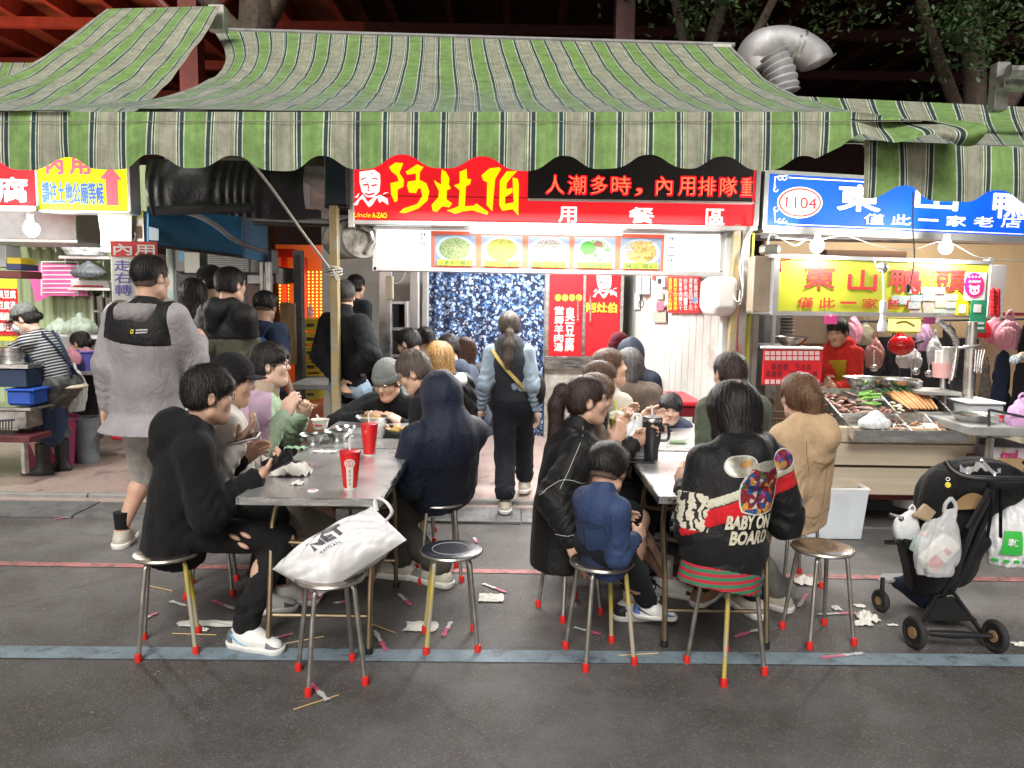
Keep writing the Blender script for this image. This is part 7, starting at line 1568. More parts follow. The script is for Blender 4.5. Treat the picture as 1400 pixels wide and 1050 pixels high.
def seams(D,rows,m,dirn=None,vert=True):
 nk,U,Rt,Fb,q,s = D['neck'],D['U'],D['Rt'],D['Fb'],D['q'],D['s'];d = dirn or Fb
 for u,w_ in rows:seam(D,q,[nk - U * u * s + Rt * (i / 4 - .5) * 2 * w_ * s - d * .4 - U * .012 * math.sin(i * 1.6) for i in range(5)],d,m,.0018)
 if vert:seam(D,q,[nk - U * (.12 + .08 * i) * s + Rt * .006 * math.sin(i * 2) - d * .4 for i in range(5)],d,m,.0014)
 for g_ in (-1,1):seam(D,q,[nk - U * (.04 + .05 * i) * s + Rt * g_ * (.135 + .012 * math.sin(i)) * s - d * .4 for i in range(4)],d,m,.0018)
D9 = person('woman with a high ponytail in a black coat with white stitching',(803,548,3.74),(766,None,3.76),80,84,0,fl=(862,846),fr=(908,812),hr=(785,745,3.40),hl=(868,606,3.95),fine=True,res=.0085,hair=('pony',H_DKBR,{'tail':[(0,-.085,.06),(0,-.13,.055),(-.01,-.155,-.02),(-.02,-.15,-.16),(-.02,-.18,-.34),(-.02,-.2,-.42)],'tr':[.020,.032,.036,.036,.022,.006]}),sk=SKIN,
 top=J(m=C_BLKJ,name='coat',t=.034,hem=.30,plumb=True,flare=1.15,sw=.028,ring=.012,amp=.010,f=19,collar=.05),bot=J(m=C_BLACK,bare='above',t=.02),shoes=('panda','panda'),faz=(85,115),sock=cloth('white_sock',(.6,.58,.52)),sh=.18,seed=15,curlR=.35,curlL=.7,nR=Vector((.1,1,-.2)),ehr=Vector((-.3,-.3,-1)),s=.98)
ST_ = mat('white_thread',(.6,.6,.56),.8);z = D9['q']
def seam(D,q,pts,dirn,m=ST_,r=.0012):
 P3 = ghost([tuple(p) for p in smooth_pts(pts,5)],D,dirn,q,.001);P3 = P3[np.abs(q.at(P3)) < .012]
 return len(P3) > 2 and MB().tube([Vector(p.tolist()) for p in P3],r,5).build('stitching',m,D['par'],True)
sr,er,wr_ = D9['shR'],D9['eR'],D9['wR']
seam(D9,z,[sr + Vector((.0,-.3,.09)),sr.lerp(er,.4) + Vector((-.02,-.3,.02)),sr.lerp(er,.75) + Vector((-.02,-.3,.01))],(0,1,0));seam(D9,z,[sr.lerp(er,.7) + Vector((-.12,-.3,-.04)),sr.lerp(er,.62) + Vector((-.02,-.3,.02)),sr.lerp(er,.68) + Vector((.10,-.3,0))],(0,1,0));seam(D9,z,[er.lerp(wr_,.8) + Vector((-.08,-.3,-.0)),er.lerp(wr_,.82) + Vector((.0,-.3,.02)),er.lerp(wr_,.8) + Vector((.08,-.3,.02))],(0,1,0))
D10 = person('woman in a taupe knit with brown hair behind the ponytail woman',(815,541,4.10),(790,None,4.15),72,80,16,hr=(842,606,3.95),hl=(846,590,4.15),fine=True,res=.010,hair=('bob',H_TAN,{'len':.10}),sk=SKIN,top=J(m=C_BKN,name='sweater',t=.03,hem=.1,sw=.02,ring=.012),bot=J(m=C_JEAN),sh=.165,seed=16,curlR=.8,curlL=.8,s=.95)
D11 = person('woman with tied brown hair and black sleeves, third along the right table',(821,521,4.55),(796,None,4.6),78,86,10,hr=(846,588,4.35),hl=(850,575,4.6),fine=True,res=.011,hair=('short',H_BROWN,{}),sk=SKIN,top=J(m=C_BLKJ,t=.03,hem=.1,sw=.02),bot=J(m=C_JEAN),sh=.165,seed=17,s=.95)
D12 = person('heavy person in a cream T-shirt with a brown hair bun looking up to the right',(834,503,5.0),(838,None,5.1),68,84,-10,hr=(888,588,4.85),hl=(880,570,5.1),fine=True,res=.010,hair=('bun',H_BROWN,{'bun':(0,-.125,.0)}),sk=SKIN,wd=1.1,top=J(m=C_TEE,name='tshirt',t=.024,hem=.1,short=True,w=1.1),bot=J(m=C_JEAN),sh=.20,seed=18,s=1.02)
person('grey haired diner in a brown jacket seen from behind',(861,499,5.6),(880,None,5.7),20,25,10,res=.013,hair=('bob',hairmat('grey_black_hair',(.06,.055,.055)),{'len':.04}),top=J(m=C_BRN,t=.035,hem=.1,sw=.02),bot=J(m=C_JEAN),sh=.18,seed=19,face=False)
Dn = person('person in a navy hooded jacket behind the grey haired diner',(863,486,6.2),(884,None,6.3),15,20,12,res=.014,hair=None,top=J(m=C_NAVYC,hood='up',t=.035,hem=.1),bot=J(m=C_JEAN),sh=.18,seed=20,face=False)
Dm = person('person wearing a maroon knitted hat at the back of the dining room',(846,478,6.9),(850,None,7.0),10,0,5,res=.014,hair=('short',H_BLACK,{}),top=J(m=C_BLKJ,t=.03),bot=J(m=C_JEAN),seed=21,face=False);beanie(Dm,C_MAR)
D13 = person('small boy in a navy jacket facing the camera at the far right table',(917,559,5.0),(918,None,5.12),186,192,12,hl=(912,590,4.85),hr=(900,580,4.86),fine=True,res=.009,hair=('bowl',H_BLACK,{}),sk=SKIN_PALE,top=J(m=C_BOYR,t=.03,collar=.06,hem=.1),bot=J(m=C_JEAN),sh=.14,seed=22,s=.72,seat=.48,hsc=1.15,curlL=.7,curlR=.4,nR=Vector((0,-1,0)),hand={1:Vector((.2,0,1.2))},shoes=('toddler','toddler'))
D14 = person('small boy with a bowl haircut in a blue padded jacket, seen from behind in front',(831,641,3.14),(824,None,3.20),56,32,8,fl=(876,836),fr=(888,850),hl=(846,712,3.42),hr=(870,735,3.22),fine=True,res=.0075,hair=('bowl',H_BLACK,{}),sk=SKIN,top=J(m=C_BOY,t=.026,hem=.15,sw=.008,ring=.006,collar=.07,amp=.006,f=26,flare=1.06,w=.95),bot=J(m=C_TROU,t=.026,leg=.022),shoes=('toddler','toddler'),faz=(60,104),sock=cloth('white_sock',(.6,.58,.52)),sh=.145,seed=23,s=.74,seat=.45,face=False,hsc=1.22)
D15 = person('woman in an olive green fleece with hair tied at the nape, back to the camera',(997,511,4.42),(1006,None,4.50),338,342,8,hl=(962,590,4.5),hr=(985,590,4.6),fine=True,res=.010,hair=('bun',H_DKBR,{'bun':(.012,-.10,-.065)}),sk=SKIN_PALE,top=J(m=C_GRN,t=.034,hem=.1,sw=.02,ring=.010,collar=.075,w=1.05),bot=J(m=C_BLACK),sh=.185,seed=24,face=False)
C_STRI = mat('graffiti_print',(.58,.54,.42),.85);nt = C_STRI.node_tree;N = nt.nodes;L_ = nt.links;tc = N.new('ShaderNodeTexCoord');w = N.new('ShaderNodeTexWave');w.inputs['Scale'].default_value = 9;w.inputs['Distortion'].default_value = 9;w.inputs['Detail Scale'].default_value = 2.2;L_.new(tc.outputs['Object'],w.inputs[0]);r = N.new('ShaderNodeValToRGB');r.color_ramp.interpolation = 'CONSTANT';r.color_ramp.elements[0].color = (.015,.015,.015,1);r.color_ramp.elements[1].position = .33;r.color_ramp.elements[1].color = (.56,.52,.41,1);L_.new(w.outputs[0],r.inputs[0]);L_.new(r.outputs[0],N['Principled BSDF'].inputs['Base Color'])
def band_mat(nm,c1,c2,sc=33):
 m = mat(nm,c1,.85);N = m.node_tree.nodes;L = m.node_tree.links;tc = N.new('ShaderNodeTexCoord');w = N.new('ShaderNodeTexWave');w.bands_direction = 'Z';w.inputs['Scale'].default_value = sc * .5;L.new(tc.outputs['Object'],w.inputs[0]);r = N.new('ShaderNodeValToRGB');r.color_ramp.interpolation = 'CONSTANT';r.color_ramp.elements[0].color = (*c1,1);r.color_ramp.elements[1].position = .5;r.color_ramp.elements[1].color = (*c2,1);L.new(w.outputs[0],r.inputs[0]);L.new(r.outputs[0],N['Principled BSDF'].inputs['Base Color']);return m
C_RIB1 = band_mat('red_green_rib',(.36,.015,.03),(.03,.15,.08),24);C_RIB2 = band_mat('navy_green_rib',(.01,.03,.13),(.02,.15,.10),24);C_REDB = cloth('red_cloth_band',(.50,.012,.018));C_WHB = cloth('bone_cloth_band',(.52,.50,.38))
D16 = person('woman with messy black hair in a black jacket with a sequin bear on the back',(1002,566,3.26),(990,None,3.10),350,345,20,fl=(960,826),fr=(1028,840),hl=(934,664,3.30),hr=(1050,655,3.45),fine=True,res=.0085,hair=('bob',H_BLACK,{'len':.055,'vol':1.2}),wd=1.0,
 top=J(m=C_BLKJ,name='jacket',t=.030,hem=.15,sw=.016,ring=.010,amp=.006,f=16,w=.98,flare=1.10,fl=.74,hood='down',hoodw=1.0,patches=[
  J(name='bone_band',m=C_WHB,inf=.004,cuts=[(-.150,0,0,(.85,0,-.48)),(-.195,0,0,(-.85,0,.48)),(0,-.02,0,(0,1,0))]),J(name='red_band',m=C_REDB,inf=.004,cuts=[(-.195,0,0,(.85,0,-.48)),(-.275,0,0,(-.85,0,.48)),(0,-.02,0,(0,1,0))]),
  J(name='ribbed_hem',m=C_RIB1,inf=.003,cuts=[(-.50,0,.0,(1,0,0)),(0,0,.03,(0,0,1))]),J(name='ribbed_hem',m=C_RIB2,inf=.003,cuts=[(-.50,0,0,(1,0,0)),(0,0,.03,(0,0,-1))]),J(name='printed_sleeve',m=C_STRI,arm=2,t=(.45,1.0),r=(.088,.094),cuts=[])]),bot=J(m=C_BLACK,t=.02,leg=.016),shoes=('sandal','runner'),faz=(40,340),sh=.172,seed=25,face=False,curlL=.8,s=1.0)
z = D16['q'].copy();z.cuts = [];nk,U,Rt,Fb = D16['neck'],D16['U'],D16['Rt'],D16['Fb']
SEQ = mat('sequins',(.3,.02,.03),.3);N = SEQ.node_tree.nodes;L_ = SEQ.node_tree.links;tc = N.new('ShaderNodeTexCoord');v1 = N.new('ShaderNodeTexVoronoi');v1.inputs['Scale'].default_value = 52;L_.new(tc.outputs['Object'],v1.inputs['Vector']);sc_ = N.new('ShaderNodeSeparateColor');L_.new(v1.outputs['Color'],sc_.inputs[0]);r = N.new('ShaderNodeValToRGB');r.color_ramp.interpolation = 'CONSTANT'
for k,(p,c) in enumerate(((0,(.22,.008,.02)),(.34,(.10,.01,.03)),(.48,(.55,.12,.03)),(.58,(.62,.30,.06)),(.68,(.02,.08,.24)),(.78,(.28,.05,.28)),(.86,(.55,.5,.42)),(.92,(.02,.16,.06)))):
 e = r.color_ramp.elements[0] if k == 0 else (r.color_ramp.elements[1] if k == 1 else r.color_ramp.elements.new(p));e.position = p;e.color = (*c,1)
L_.new(sc_.outputs[0],r.inputs[0]);L_.new(r.outputs[0],N['Principled BSDF'].inputs['Base Color']);N['Principled BSDF'].inputs['Metallic'].default_value = .35;v2 = N.new('ShaderNodeTexVoronoi');v2.inputs['Scale'].default_value = 260;L_.new(tc.outputs['Object'],v2.inputs['Vector']);b2 = N.new('ShaderNodeBump');b2.inputs['Strength'].default_value = .8;b2.inputs['Distance'].default_value = .004;L_.new(v2.outputs['Distance'],b2.inputs['Height']);L_.new(b2.outputs[0],N['Principled BSDF'].inputs['Normal'])
bc = nk - Fb * .40 - U * .165 + Rt * .045;dF = Fb
CLEARP = mat('silver_sequins',(.34,.33,.27),.35,.3,var=.3,vs=50)
for nm,u,r_o,w_,h_,m_,inf,sh in (('emblem_border',0,0,.172,.228,mat('pale_cord',(.5,.5,.44),.7),.0045,.45),('emblem_sequins',0,0,.160,.216,SEQ,.0065,.45),('emblem_crown',.085,0,.12,.05,CLEARP,.0085,0),('ear_border',.085,-.098,.098,.098,MATS['pale_cord'],.0045,0),('ear',.085,-.098,.088,.088,CLEARP,.0065,0),('ear_spot',.095,-.088,.034,.034,mat('gold_sequins',(.45,.26,.10),.35,.4),.0085,0),('ear_border',.105,.10,.10,.10,MATS['pale_cord'],.0045,0),('ear',.105,.10,.09,.09,SEQ,.0065,0),('ear_spot',.085,.095,.036,.036,MATS['gold_sequins'],.0085,0)):
 decal(D16,z,bc + U * u * 1.1 + Rt * r_o * 1.1,Rt * w_ * 1.1,U * h_ * .95,dF,m_,nm,poly2=disc2(30,8,sh=sh),inf=inf)
PUFF = mat('patchwork_letters',(.55,.52,.40),.6,var=.2,vs=60,dirt=(.35,.30,.22),dirt_s=26,dirt_t=.55)
decal(D16,z,bc - U * .135 - Rt * .025,Rt * .20,U * .058,dF,PUFF,'lettering',txt='BABY ON',inf=.005,bold=.045);decal(D16,z,bc - U * .198 - Rt * .01,Rt * .175,U * .058,dF,PUFF,'lettering',txt='BOARD',inf=.005,bold=.045)
MB().tube(smooth_pts([nk + Rt * .02 - Fb * .10 - U * .02,nk - Rt * .08 - Fb * .09 - U * .05,nk - Rt * .13 - Fb * .03 - U * .10],4),.010,7).build('red_piping',C_REDB,D16['par'],True)
MB().ell(D16['L'](-.01,-.094,.105),(.012,.010,.022),10,7).build('parting',SKIN_TAN,D16['par'],True)
D17 = person('woman in a tan hoodie with highlighted hair seated at the right table, back three quarters',(1092,543,3.92),(1088,None,3.98),322,352,4,fl=(1036,824),fr=(1062,832),hl=(1030,668,4.0),hr=(1040,640,4.15),fine=True,res=.0085,hair=('lowpony',H_TAN,{'vol':1.05,'tail':[(0,-.07,.03),(0.02,-.10,.0),(0.03,-.095,-.07),(.03,-.08,-.11)],'tr':[.06,.05,.045,.022]}),sk=SKIN_PALE,
 top=J(m=C_TAN,name='hoodie',hood='down',hoodw=1.35,t=.046,hem=.13,sw=.028,ring=.012,amp=.009,f=19,w=1.12),bot=J(m=C_GREYP,t=.024),shoes=('runner','runner'),faz=(300,320),sh=.175,seed=26,face=False,s=.97)
D18 = person('tall man standing with short faded hair, grey jacket with black yoke and pale shorts',(206,380,4.42),(206,None,4.50),14,22,-2,hr=(274,466,4.72),hl=(146,568,4.45),ehr=Vector((.2,-.3,-1)),fl=Vector((P(166,700,4.62).x,4.62,.088)),fr=Vector((P(232,700,4.75).x,4.75,.088)),stand=True,seat=.78,fine=True,res=.009,hair=('fade',H_BLACK,{}),sk=SKIN,wd=1.1,
 top=J(m=C_GREY,name='jacket',t=.036,hem=.115,plumb=True,flare=1.42,sw=.020,ring=.004,amp=.006,f=11,w=1.25,patches=[J(name='yoke',m=C_BLKJ,inf=.004,cuts=[(-.18,0,0,(-1,0,0)),(0,0,.185,(0,0,1)),(0,0,-.195,(0,0,-1)),(0,.04,0,(0,1,0))])]),bot=J(m=C_BEIGE,t=.022,bare=True),shoes=('runner','runner'),faz=(350,20),sock=C_BLACK,sh=.195,seed=27,face=False,s=1.04,curlR=.9)
z = SDF();nk,U,Rt,Fb = D18['neck'],D18['U'],D18['Rt'],D18['Fb']
[z.cone(nk + Rt * .13 * g_ + Fb * .01 - U * .03,nk + Rt * .05 * g_ - Fb * .10 - U * .03,.042,.052,k=.03) for g_ in (-1,1)];z.cone(nk + Rt * .06 - Fb * .10 - U * .03,nk - Rt * .06 - Fb * .10 - U * .03,.052,.052,k=.03);[z.cone(nk + Rt * .13 * g_ + Fb * .01 - U * .03,nk + Rt * .08 * g_ + Fb * .09 - U * .0,.034,.03,k=.03) for g_ in (-1,1)];z.disp = folds(.007,34,5);sdf_obj('hood',z,.009,C_GREYH,D18['par'])
z = D18['q'];decal(D18,z,nk - U * .115 + Rt * .05 - Fb * .4,Rt * .016,U * .022,Fb,YC,'chest_logo',poly2=(np.array([(0,0),(1,0),(1,1),(0,1),(.25,.2),(.75,.2),(.75,.8),(.25,.8)]),[(0,1,5,4),(1,2,6,5),(2,3,7,6),(3,0,4,7)]),inf=.009);decal(D18,z,nk - U * .108 + Rt * .10 - Fb * .4,Rt * .058,U * .008,Fb,WPR,'chest_logo',txt='NATIONAL',inf=.009);decal(D18,z,nk - U * .122 + Rt * .10 - Fb * .4,Rt * .058,U * .008,Fb,WPR,'chest_logo',txt='GEOGRAPHIC',inf=.009)
person('woman with long straight black hair in the queue',(262,402,5.65),(262,None,5.7),330,310,4,stand=True,seat=.72,res=.013,hair=('long',H_BLACK,{'len':.16}),sk=SKIN_PALE,top=J(m=C_BLKJ,t=.03,hem=.12),bot=J(m=C_JEAN),sh=.16,seed=28,s=.93)
Dc = person('man in a black cap and glasses looking left in the queue',(286,387,5.95),(290,None,6.0),290,282,4,stand=True,seat=.79,res=.013,hair=('short',H_BLACK,{}),top=J(m=C_BLKJ,t=.03,hem=.12),bot=J(m=C_JEAN),glasses=LENS,sh=.18,seed=29,s=1.0);cap(Dc,MATS['black_cap'])
person('man in an olive jacket with a black yoke standing in the queue',(316,390,5.3),(312,None,5.35),24,30,0,stand=True,seat=.74,hl=(262,462,5.35),hr=(344,510,5.5),fine=True,res=.011,hair=('short',H_BLACK,{}),top=J(m=C_OLIVE,name='jacket',t=.034,hem=.15,sw=.022,ring=.010,hood='down',patches=[J(name='yoke',m=C_BLKJ,inf=.004,cuts=[(-.20,0,0,(-1,0,0)),(0,.10,0,(0,1,0))])]),bot=J(m=C_JEAN),sh=.185,seed=30,s=.99)
Db = person('man in a navy T-shirt carrying a blue backpack in the queue',(363,418,5.9),(366,None,5.95),24,14,0,stand=True,seat=.68,res=.012,hair=('bowl',H_BLACK,{}),top=J(m=C_NAVYT,name='tshirt',t=.024,hem=.10,short=True),bot=J(m=C_JEAN),sh=.18,seed=31,s=.92,face=False)
z = SDF();c = Db['neck'] - Db['U'] * .27 - Db['Fb'] * .19 + Db['Rt'] * .03;z.box(c,(.135,.07,.20),np.array(Db['B'],'f'),rd=.05);z.box(c - Db['U'] * .07 - Db['Fb'] * .05,(.10,.045,.10),np.array(Db['B'],'f'),rd=.03,k=.03);z.disp = folds(.006,24,3);z = sdf_obj('backpack',z,.010,C_BLUEB,Db['par'])
for s_ in (-1,1):MB().tube(smooth_pts([Db['neck'] - Db['U'] * .10 - Db['Fb'] * .14 + Db['Rt'] * .08 * s_,Db['neck'] + Db['U'] * .0 + Db['Rt'] * .11 * s_,Db['neck'] - Db['U'] * .12 + Db['Fb'] * .13 + Db['Rt'] * .13 * s_],5),.022,8,flat=.4).build('shoulder_strap',C_BLUEB,z,True)
person('man in a black jacket and jeans standing half hidden by the yellow post',(470,405,6.0),(478,None,6.1),30,340,2,stand=True,seat=.74,hl=(462,520,5.9),hr=(497,505,5.95),fine=True,res=.011,hair=('fade',hairmat('grey_black_hair',(.06,.055,.055)),{}),top=J(m=cloth('black_blouson',(.014,.016,.020)),name='jacket',t=.034,hem=.08,sw=.012,ring=.008,collar=.06),bot=J(m=C_LDEN,t=.025),sh=.185,seed=32,s=.99,ehr=Vector((.4,-.5,-.9)))
person('person in dark clothes far back by the glowing lattice',(487,392,7.9),(488,None,8.0),30,20,0,stand=True,seat=.83,res=.016,hair=('short',H_BLACK,{}),top=J(m=cloth('dark_slate',(.03,.04,.05)),t=.03,hem=.1),bot=J(m=C_JEAN),seed=33,face=False)
C_STR = mat('striped_jersey',(.02,.025,.045),.85);N = C_STR.node_tree.nodes;L_ = C_STR.node_tree.links;tc = N.new('ShaderNodeTexCoord');mp = N.new('ShaderNodeMapping');mp.inputs['Rotation'].default_value = (0,R(14),0);L_.new(tc.outputs['Object'],mp.inputs[0]);w = N.new('ShaderNodeTexWave');w.bands_direction = 'Z';w.inputs['Scale'].default_value = 13;w.inputs['Distortion'].default_value = .8;L_.new(mp.outputs[0],w.inputs[0]);r = N.new('ShaderNodeValToRGB');r.color_ramp.interpolation = 'CONSTANT';r.color_ramp.elements[0].color = (.018,.022,.045,1);r.color_ramp.elements[1].position = .66;r.color_ramp.elements[1].color = (.48,.48,.46,1);L_.new(w.outputs[0],r.inputs[0]);L_.new(r.outputs[0],N['Principled BSDF'].inputs['Base Color'])
CAMO = mat('camo_trousers',(.10,.11,.10),.6,var=.95,vs=14,dirt=(.025,.027,.028),dirt_s=9,dirt_t=.5,bump=.3,bs=60)
D19 = person('cook in a striped top, apron, camouflage trousers and black boots leaning over the counter',(34,436,6.30),(84,None,6.42),272,262,24,hr=(-6,486,6.15),hl=(0,484,6.5),fl=(60,652),fr=(86,646),stand=True,seat=.70,fine=True,res=.010,hair=('bun',H_BLACK,{}),sk=SKIN_PALE,wd=1.1,top=J(m=C_STR,name='striped_top',t=.020,hem=.07,ring=.006),bot=J(m=CAMO,t=.035,leg=.045,up=.26,ring=.010),shoes=('boot','boot'),faz=(262,275),sh=.175,seed=34,s=.95)
cap(D19,mat('speckled_cap',(.16,.17,.16),.9,var=.8,vs=90));q = SDF();q.ell(D19['L'](0,.075,-.045),(.058,.045,.05),D19['A']);q.cut(D19['L'](0,.04,0),D19['M'] @ Vector((0,-1,0)));sdf_obj('face_mask',q,.006,mat('mask_white',(.55,.66,.70),.8),D19['par'])
q = SDF();pv,nk,Fw = D19['Pv'],D19['neck'],D19['Fw'];q.cone(pv + Fw * .04,pv.lerp(nk,.7) + Fw * .02,.165,.15,ax=D19['Fb'],fl=.8,k=.03);q.cone(pv + Fw * .06,pv + Fw * .10 - Vector((0,0,.38)),.16,.15,ax=Fw,fl=.6,k=.05);q.cut(pv + Fw * .035,-Fw);q.cut(pv.lerp(nk,.7),(nk - pv));q.disp = folds(.008,24,3);sdf_obj('apron',q,.010,cloth('denim_apron',(.03,.05,.10)),D19['par'])
for s_ in (-1,1):MB().tube(smooth_pts([nk + D19['Rt'] * .07 * s_ - D19['Fb'] * .10,pv.lerp(nk,.55) - D19['Fb'] * .150 + D19['Rt'] * .03 * s_,pv.lerp(nk,.12) - D19['Fb'] * .145 - D19['Rt'] * .05 * s_],4),.022,7,flat=.35).build('apron_strap',MATS['denim_apron'],D19['par'],True)
MB().tube([pv + Vector((.145 * math.cos(t),.125 * math.sin(t),.03)) - D19['U'] * .045 for t in [i * math.pi / 12 for i in range(24)]],.045,8,closed=True,flat=.4).build('shirt_tail',cloth('cream_shirt_tail',(.55,.50,.38)),D19['par'],True)
person('crouching worker with a black hair bun behind the plastic bags of the left stall',(110,470,7.3),(116,None,7.4),280,275,20,seat=.30,res=.013,hair=('bun',H_BLACK,{}),top=J(m=C_BLKJ,t=.02),bot=J(m=C_JEAN),seed=36,s=.92)
D20 = person('vendor woman in a red shirt and mustard apron working at the right stall',(1145,454,6.45),(1158,None,6.55),238,222,18,stand=True,seat=.74,hr=(1131,520,6.25),hl=(1142,530,6.2),fine=True,res=.010,hair=('bun',H_BLACK,{}),sk=SKIN,top=J(m=C_RED,name='shirt',t=.022,hem=.1,sw=.012,ring=.008,hood='down'),bot=J(m=C_JEAN),sh=.165,seed=37,s=.93)
q = SDF();pv,nk,Fw = D20['Pv'],D20['neck'],D20['Fw'];q.cone(pv + Fw * .02,pv.lerp(nk,.78) + Fw * .015,.165,.14,ax=D20['Fb'],fl=.82,k=.03);q.cone(pv + Fw * .03,pv - Vector((0,0,.4)) + Fw * .03,.165,.17,ax=Fw,fl=.8,k=.05);q.cut(pv - Fw * .03,-Fw);q.cut(pv.lerp(nk,.78),nk - pv);q.disp = folds(.006,24,3);sdf_obj('apron',q,.010,C_YEL,D20['par'])
D21 = person('person outside the right edge reaching in with a grey gloved hand',(1462,452,5.7),(1468,None,5.8),285,285,10,stand=True,seat=.78,hr=(1374,490,5.5),hl=(1420,560,5.6),res=.012,sk=SKIN_PALE,hair=('short',H_BLACK,{}),top=J(m=cloth('denim_blue_top',(.05,.08,.18)),t=.024,hem=.1,short=False,sw=.01),bot=J(m=C_JEAN),seed=38,s=1.0,ehr=Vector((.2,0,-1)))
e,w_ = D21['eR'],D21['wR'];MB().tube([e.lerp(w_,.55),w_ + (w_ - e).normalized() * .01],[.040,.030],12).build('bare_forearm',SKIN_PALE,D21['par'],True);hq = hand_sdf(w_,w_ - e,Vector((0,0,-1)),True,1.12,.6);sdf_obj('glove',hq,.006,cloth('grey_glove',(.22,.26,.30)),D21['par'])
TH1 = mat('dark_thread',(.004,.006,.014),.7);TH2 = mat('tan_thread',(.22,.14,.07),.8);TH3 = mat('blue_thread',(.012,.02,.055),.7);TH4 = mat('olive_thread',(.03,.035,.02),.8)
seams(D6,((.12,.13),(.40,.16)),TH1);seams(D14,((.10,.11),(.30,.13)),TH3);seams(D17,((.14,.12),(.46,.14)),TH2);seams(D15,((.12,.12),),TH4)
# things on the tables
CUPR = mat('red_paper_cup',(.66,.015,.015),.35);CUPW = mat('cup_white',(.68,.64,.58),.4)
def red_cup(label,c,r,logo=True):
 g = G(c,r,TH);o = thing('drink_cup',label,'cup',g,'red takeaway cups')
 MB().lathe([(.030,.008),(.0305,.012),(.0445,.155),(.0445,.158)],g,28).build('cup',CUPR,o,True);MB().lathe([(.0295,0),(.0300,.010),(.028,.012)],g,24).build('base_ring',CUPW,o,True)
 MB().lathe([(.0455,.156),(.0465,.160),(.0455,.166),(.040,.168),(.020,.170)],g,28).build('lid',mat('red_lid',(.55,.02,.03),.3),o,True)
 rod('straw',[g + Vector((.0,0,.165)),g + Vector((-.004,.004,.215)),g + Vector((.012,-.002,.232))],.0045,mat('clear_straw',(.72,.72,.70),.3),o,8)
 def on(a,z,e=.0008):rr = .0302 + (.0445 - .0302) * (z - .01) / .145 + e;return g + Vector((rr * math.sin(a),-rr * math.cos(a),z))
 if logo:
  MB().grid(lambda u,v:on(.15 + (u - .5) * .78,.004 + .125 * v),8,12).build('label_strip',CUPW,o,True)
  n = 18;MB().add([on(.15,.118,.0016)] + [on(.15 + .56 * math.cos(2 * math.pi * k / n),.118 + .020 * math.sin(2 * math.pi * k / n),.0014) for k in range(n)],[(0,1 + k,1 + (k + 1) % n) for k in range(n)]).build('label_disc',CUPW,o,True)
  MB().tube([on(.15 + .36 * math.cos(t),.118 + .013 * math.sin(t),.002) for t in [i * math.pi / 9 for i in range(18)]],.0013,5,closed=True).build('logo_ring',CUPR,o,True)
  MB().tube([on(.05,.111,.002),on(.05,.125,.002),on(.22,.125,.002),on(.25,.119,.002),on(.08,.117,.002),on(.26,.111,.002)],.0013,5).build('logo_letter',CUPR,o,True)
  for k in range(4):
   for j in range(3):MB().tube([on(.02,.088 - .019 * k - .004 * j,.002),on(.26 - .05 * (j % 2),.088 - .019 * k - .004 * j,.002)],.0008,4).build('printed_mark',INK,o)
 else:
  for j in range(3):MB().tube([on(-.35,.135 - .006 * j,.001),on(-.05 - .1 * j,.135 - .006 * j,.001)],.0011,4).build('printed_mark',CUPW,o)
 return o
red_cup('nearer red takeaway cup with the white strip emblem facing the camera',479,668);red_cup('farther red takeaway cup beside the beanie man\'s bowl',505,622,False)
def sbowl(label,c,r,w,m=STEEL,hh=.055,fill=None):
 g = G(c,r,TH);o = thing('bowl',label,'bowl',g);k = g.y / FPX;R0 = w * k / 2
 MB().lathe([(R0 * .48,0),(R0 * .5,.012),(R0 * .62,.016),(R0 * .92,hh * .8),(R0,hh),(R0 * 1.02,hh + .002),(R0 * .93,hh * .82),(R0 * .55,.02),(.004,.018)],g,30).build('shell',m,o,True)
 if fill:MB().lathe([(R0 * .86,hh * .72),(R0 * .4,hh * .8),(.004,hh * .82)],g,22).build('contents',fill,o,True)
 return o
BROTH = mat('broth',(.20,.12,.05),.2,var=.3,vs=40);NOOD = mat('noodles',(.55,.45,.25),.5,var=.3,vs=60,bump=.8,bs=60)
sbowl('left one of two empty steel bowls on the near left table',429,607,38);sbowl('right one of two steel bowls behind the near red cup',462,602,38)
sbowl('steel bowl of noodles the beanie man eats from',508,581,44,fill=NOOD);sbowl('second steel bowl right behind the farther red cup',472,596,30,fill=BROTH)
g = G(438,586,TH);o = thing('paper_tub','white paper tub with red print in front of the cardigan woman','tub',g);MB().lathe([(.040,0),(.054,.058),(.057,.060),(.050,.056),(.04,.03)],g,26).build('tub',CUPW,o,True);MB().lathe([(.047,.04),(.030,.046),(.004,.046)],g,18).build('contents',NOOD,o,True)
for k in range(4):MB().ell(g + Vector((-.02 + .012 * k,-.049,.028)),(.005,.003,.008),6,5).build('printed_mark',CUPR,o)
rod('spoon',[g + Vector((.0,0,.045)),g + Vector((-.02,-.01,.09))],.006,WHITE,o)
g = G(520,598,TH);o = thing('glass','clear plastic glass between the farther red cup and the chicken plate','glass',g);MB().lathe([(.028,0),(.036,.10),(.035,.10),(.026,.005)],g,20).build('glass',mat('clear_plastic',(.75,.76,.76),.1,alpha=.35),o,True);MB().lathe([(.030,.04),(.033,.07),(.004,.07)],g,16).build('drink',mat('pale_drink',(.6,.55,.48),.3,alpha=.8),o,True)
g = G(542,592,TH);o = thing('plate','plate of golden fried tofu on the far left table','plate',g);MB().lathe([(.05,0),(.085,.012),(.09,.014),(.05,.006)],g,26).build('plate',STEEL,o,True)
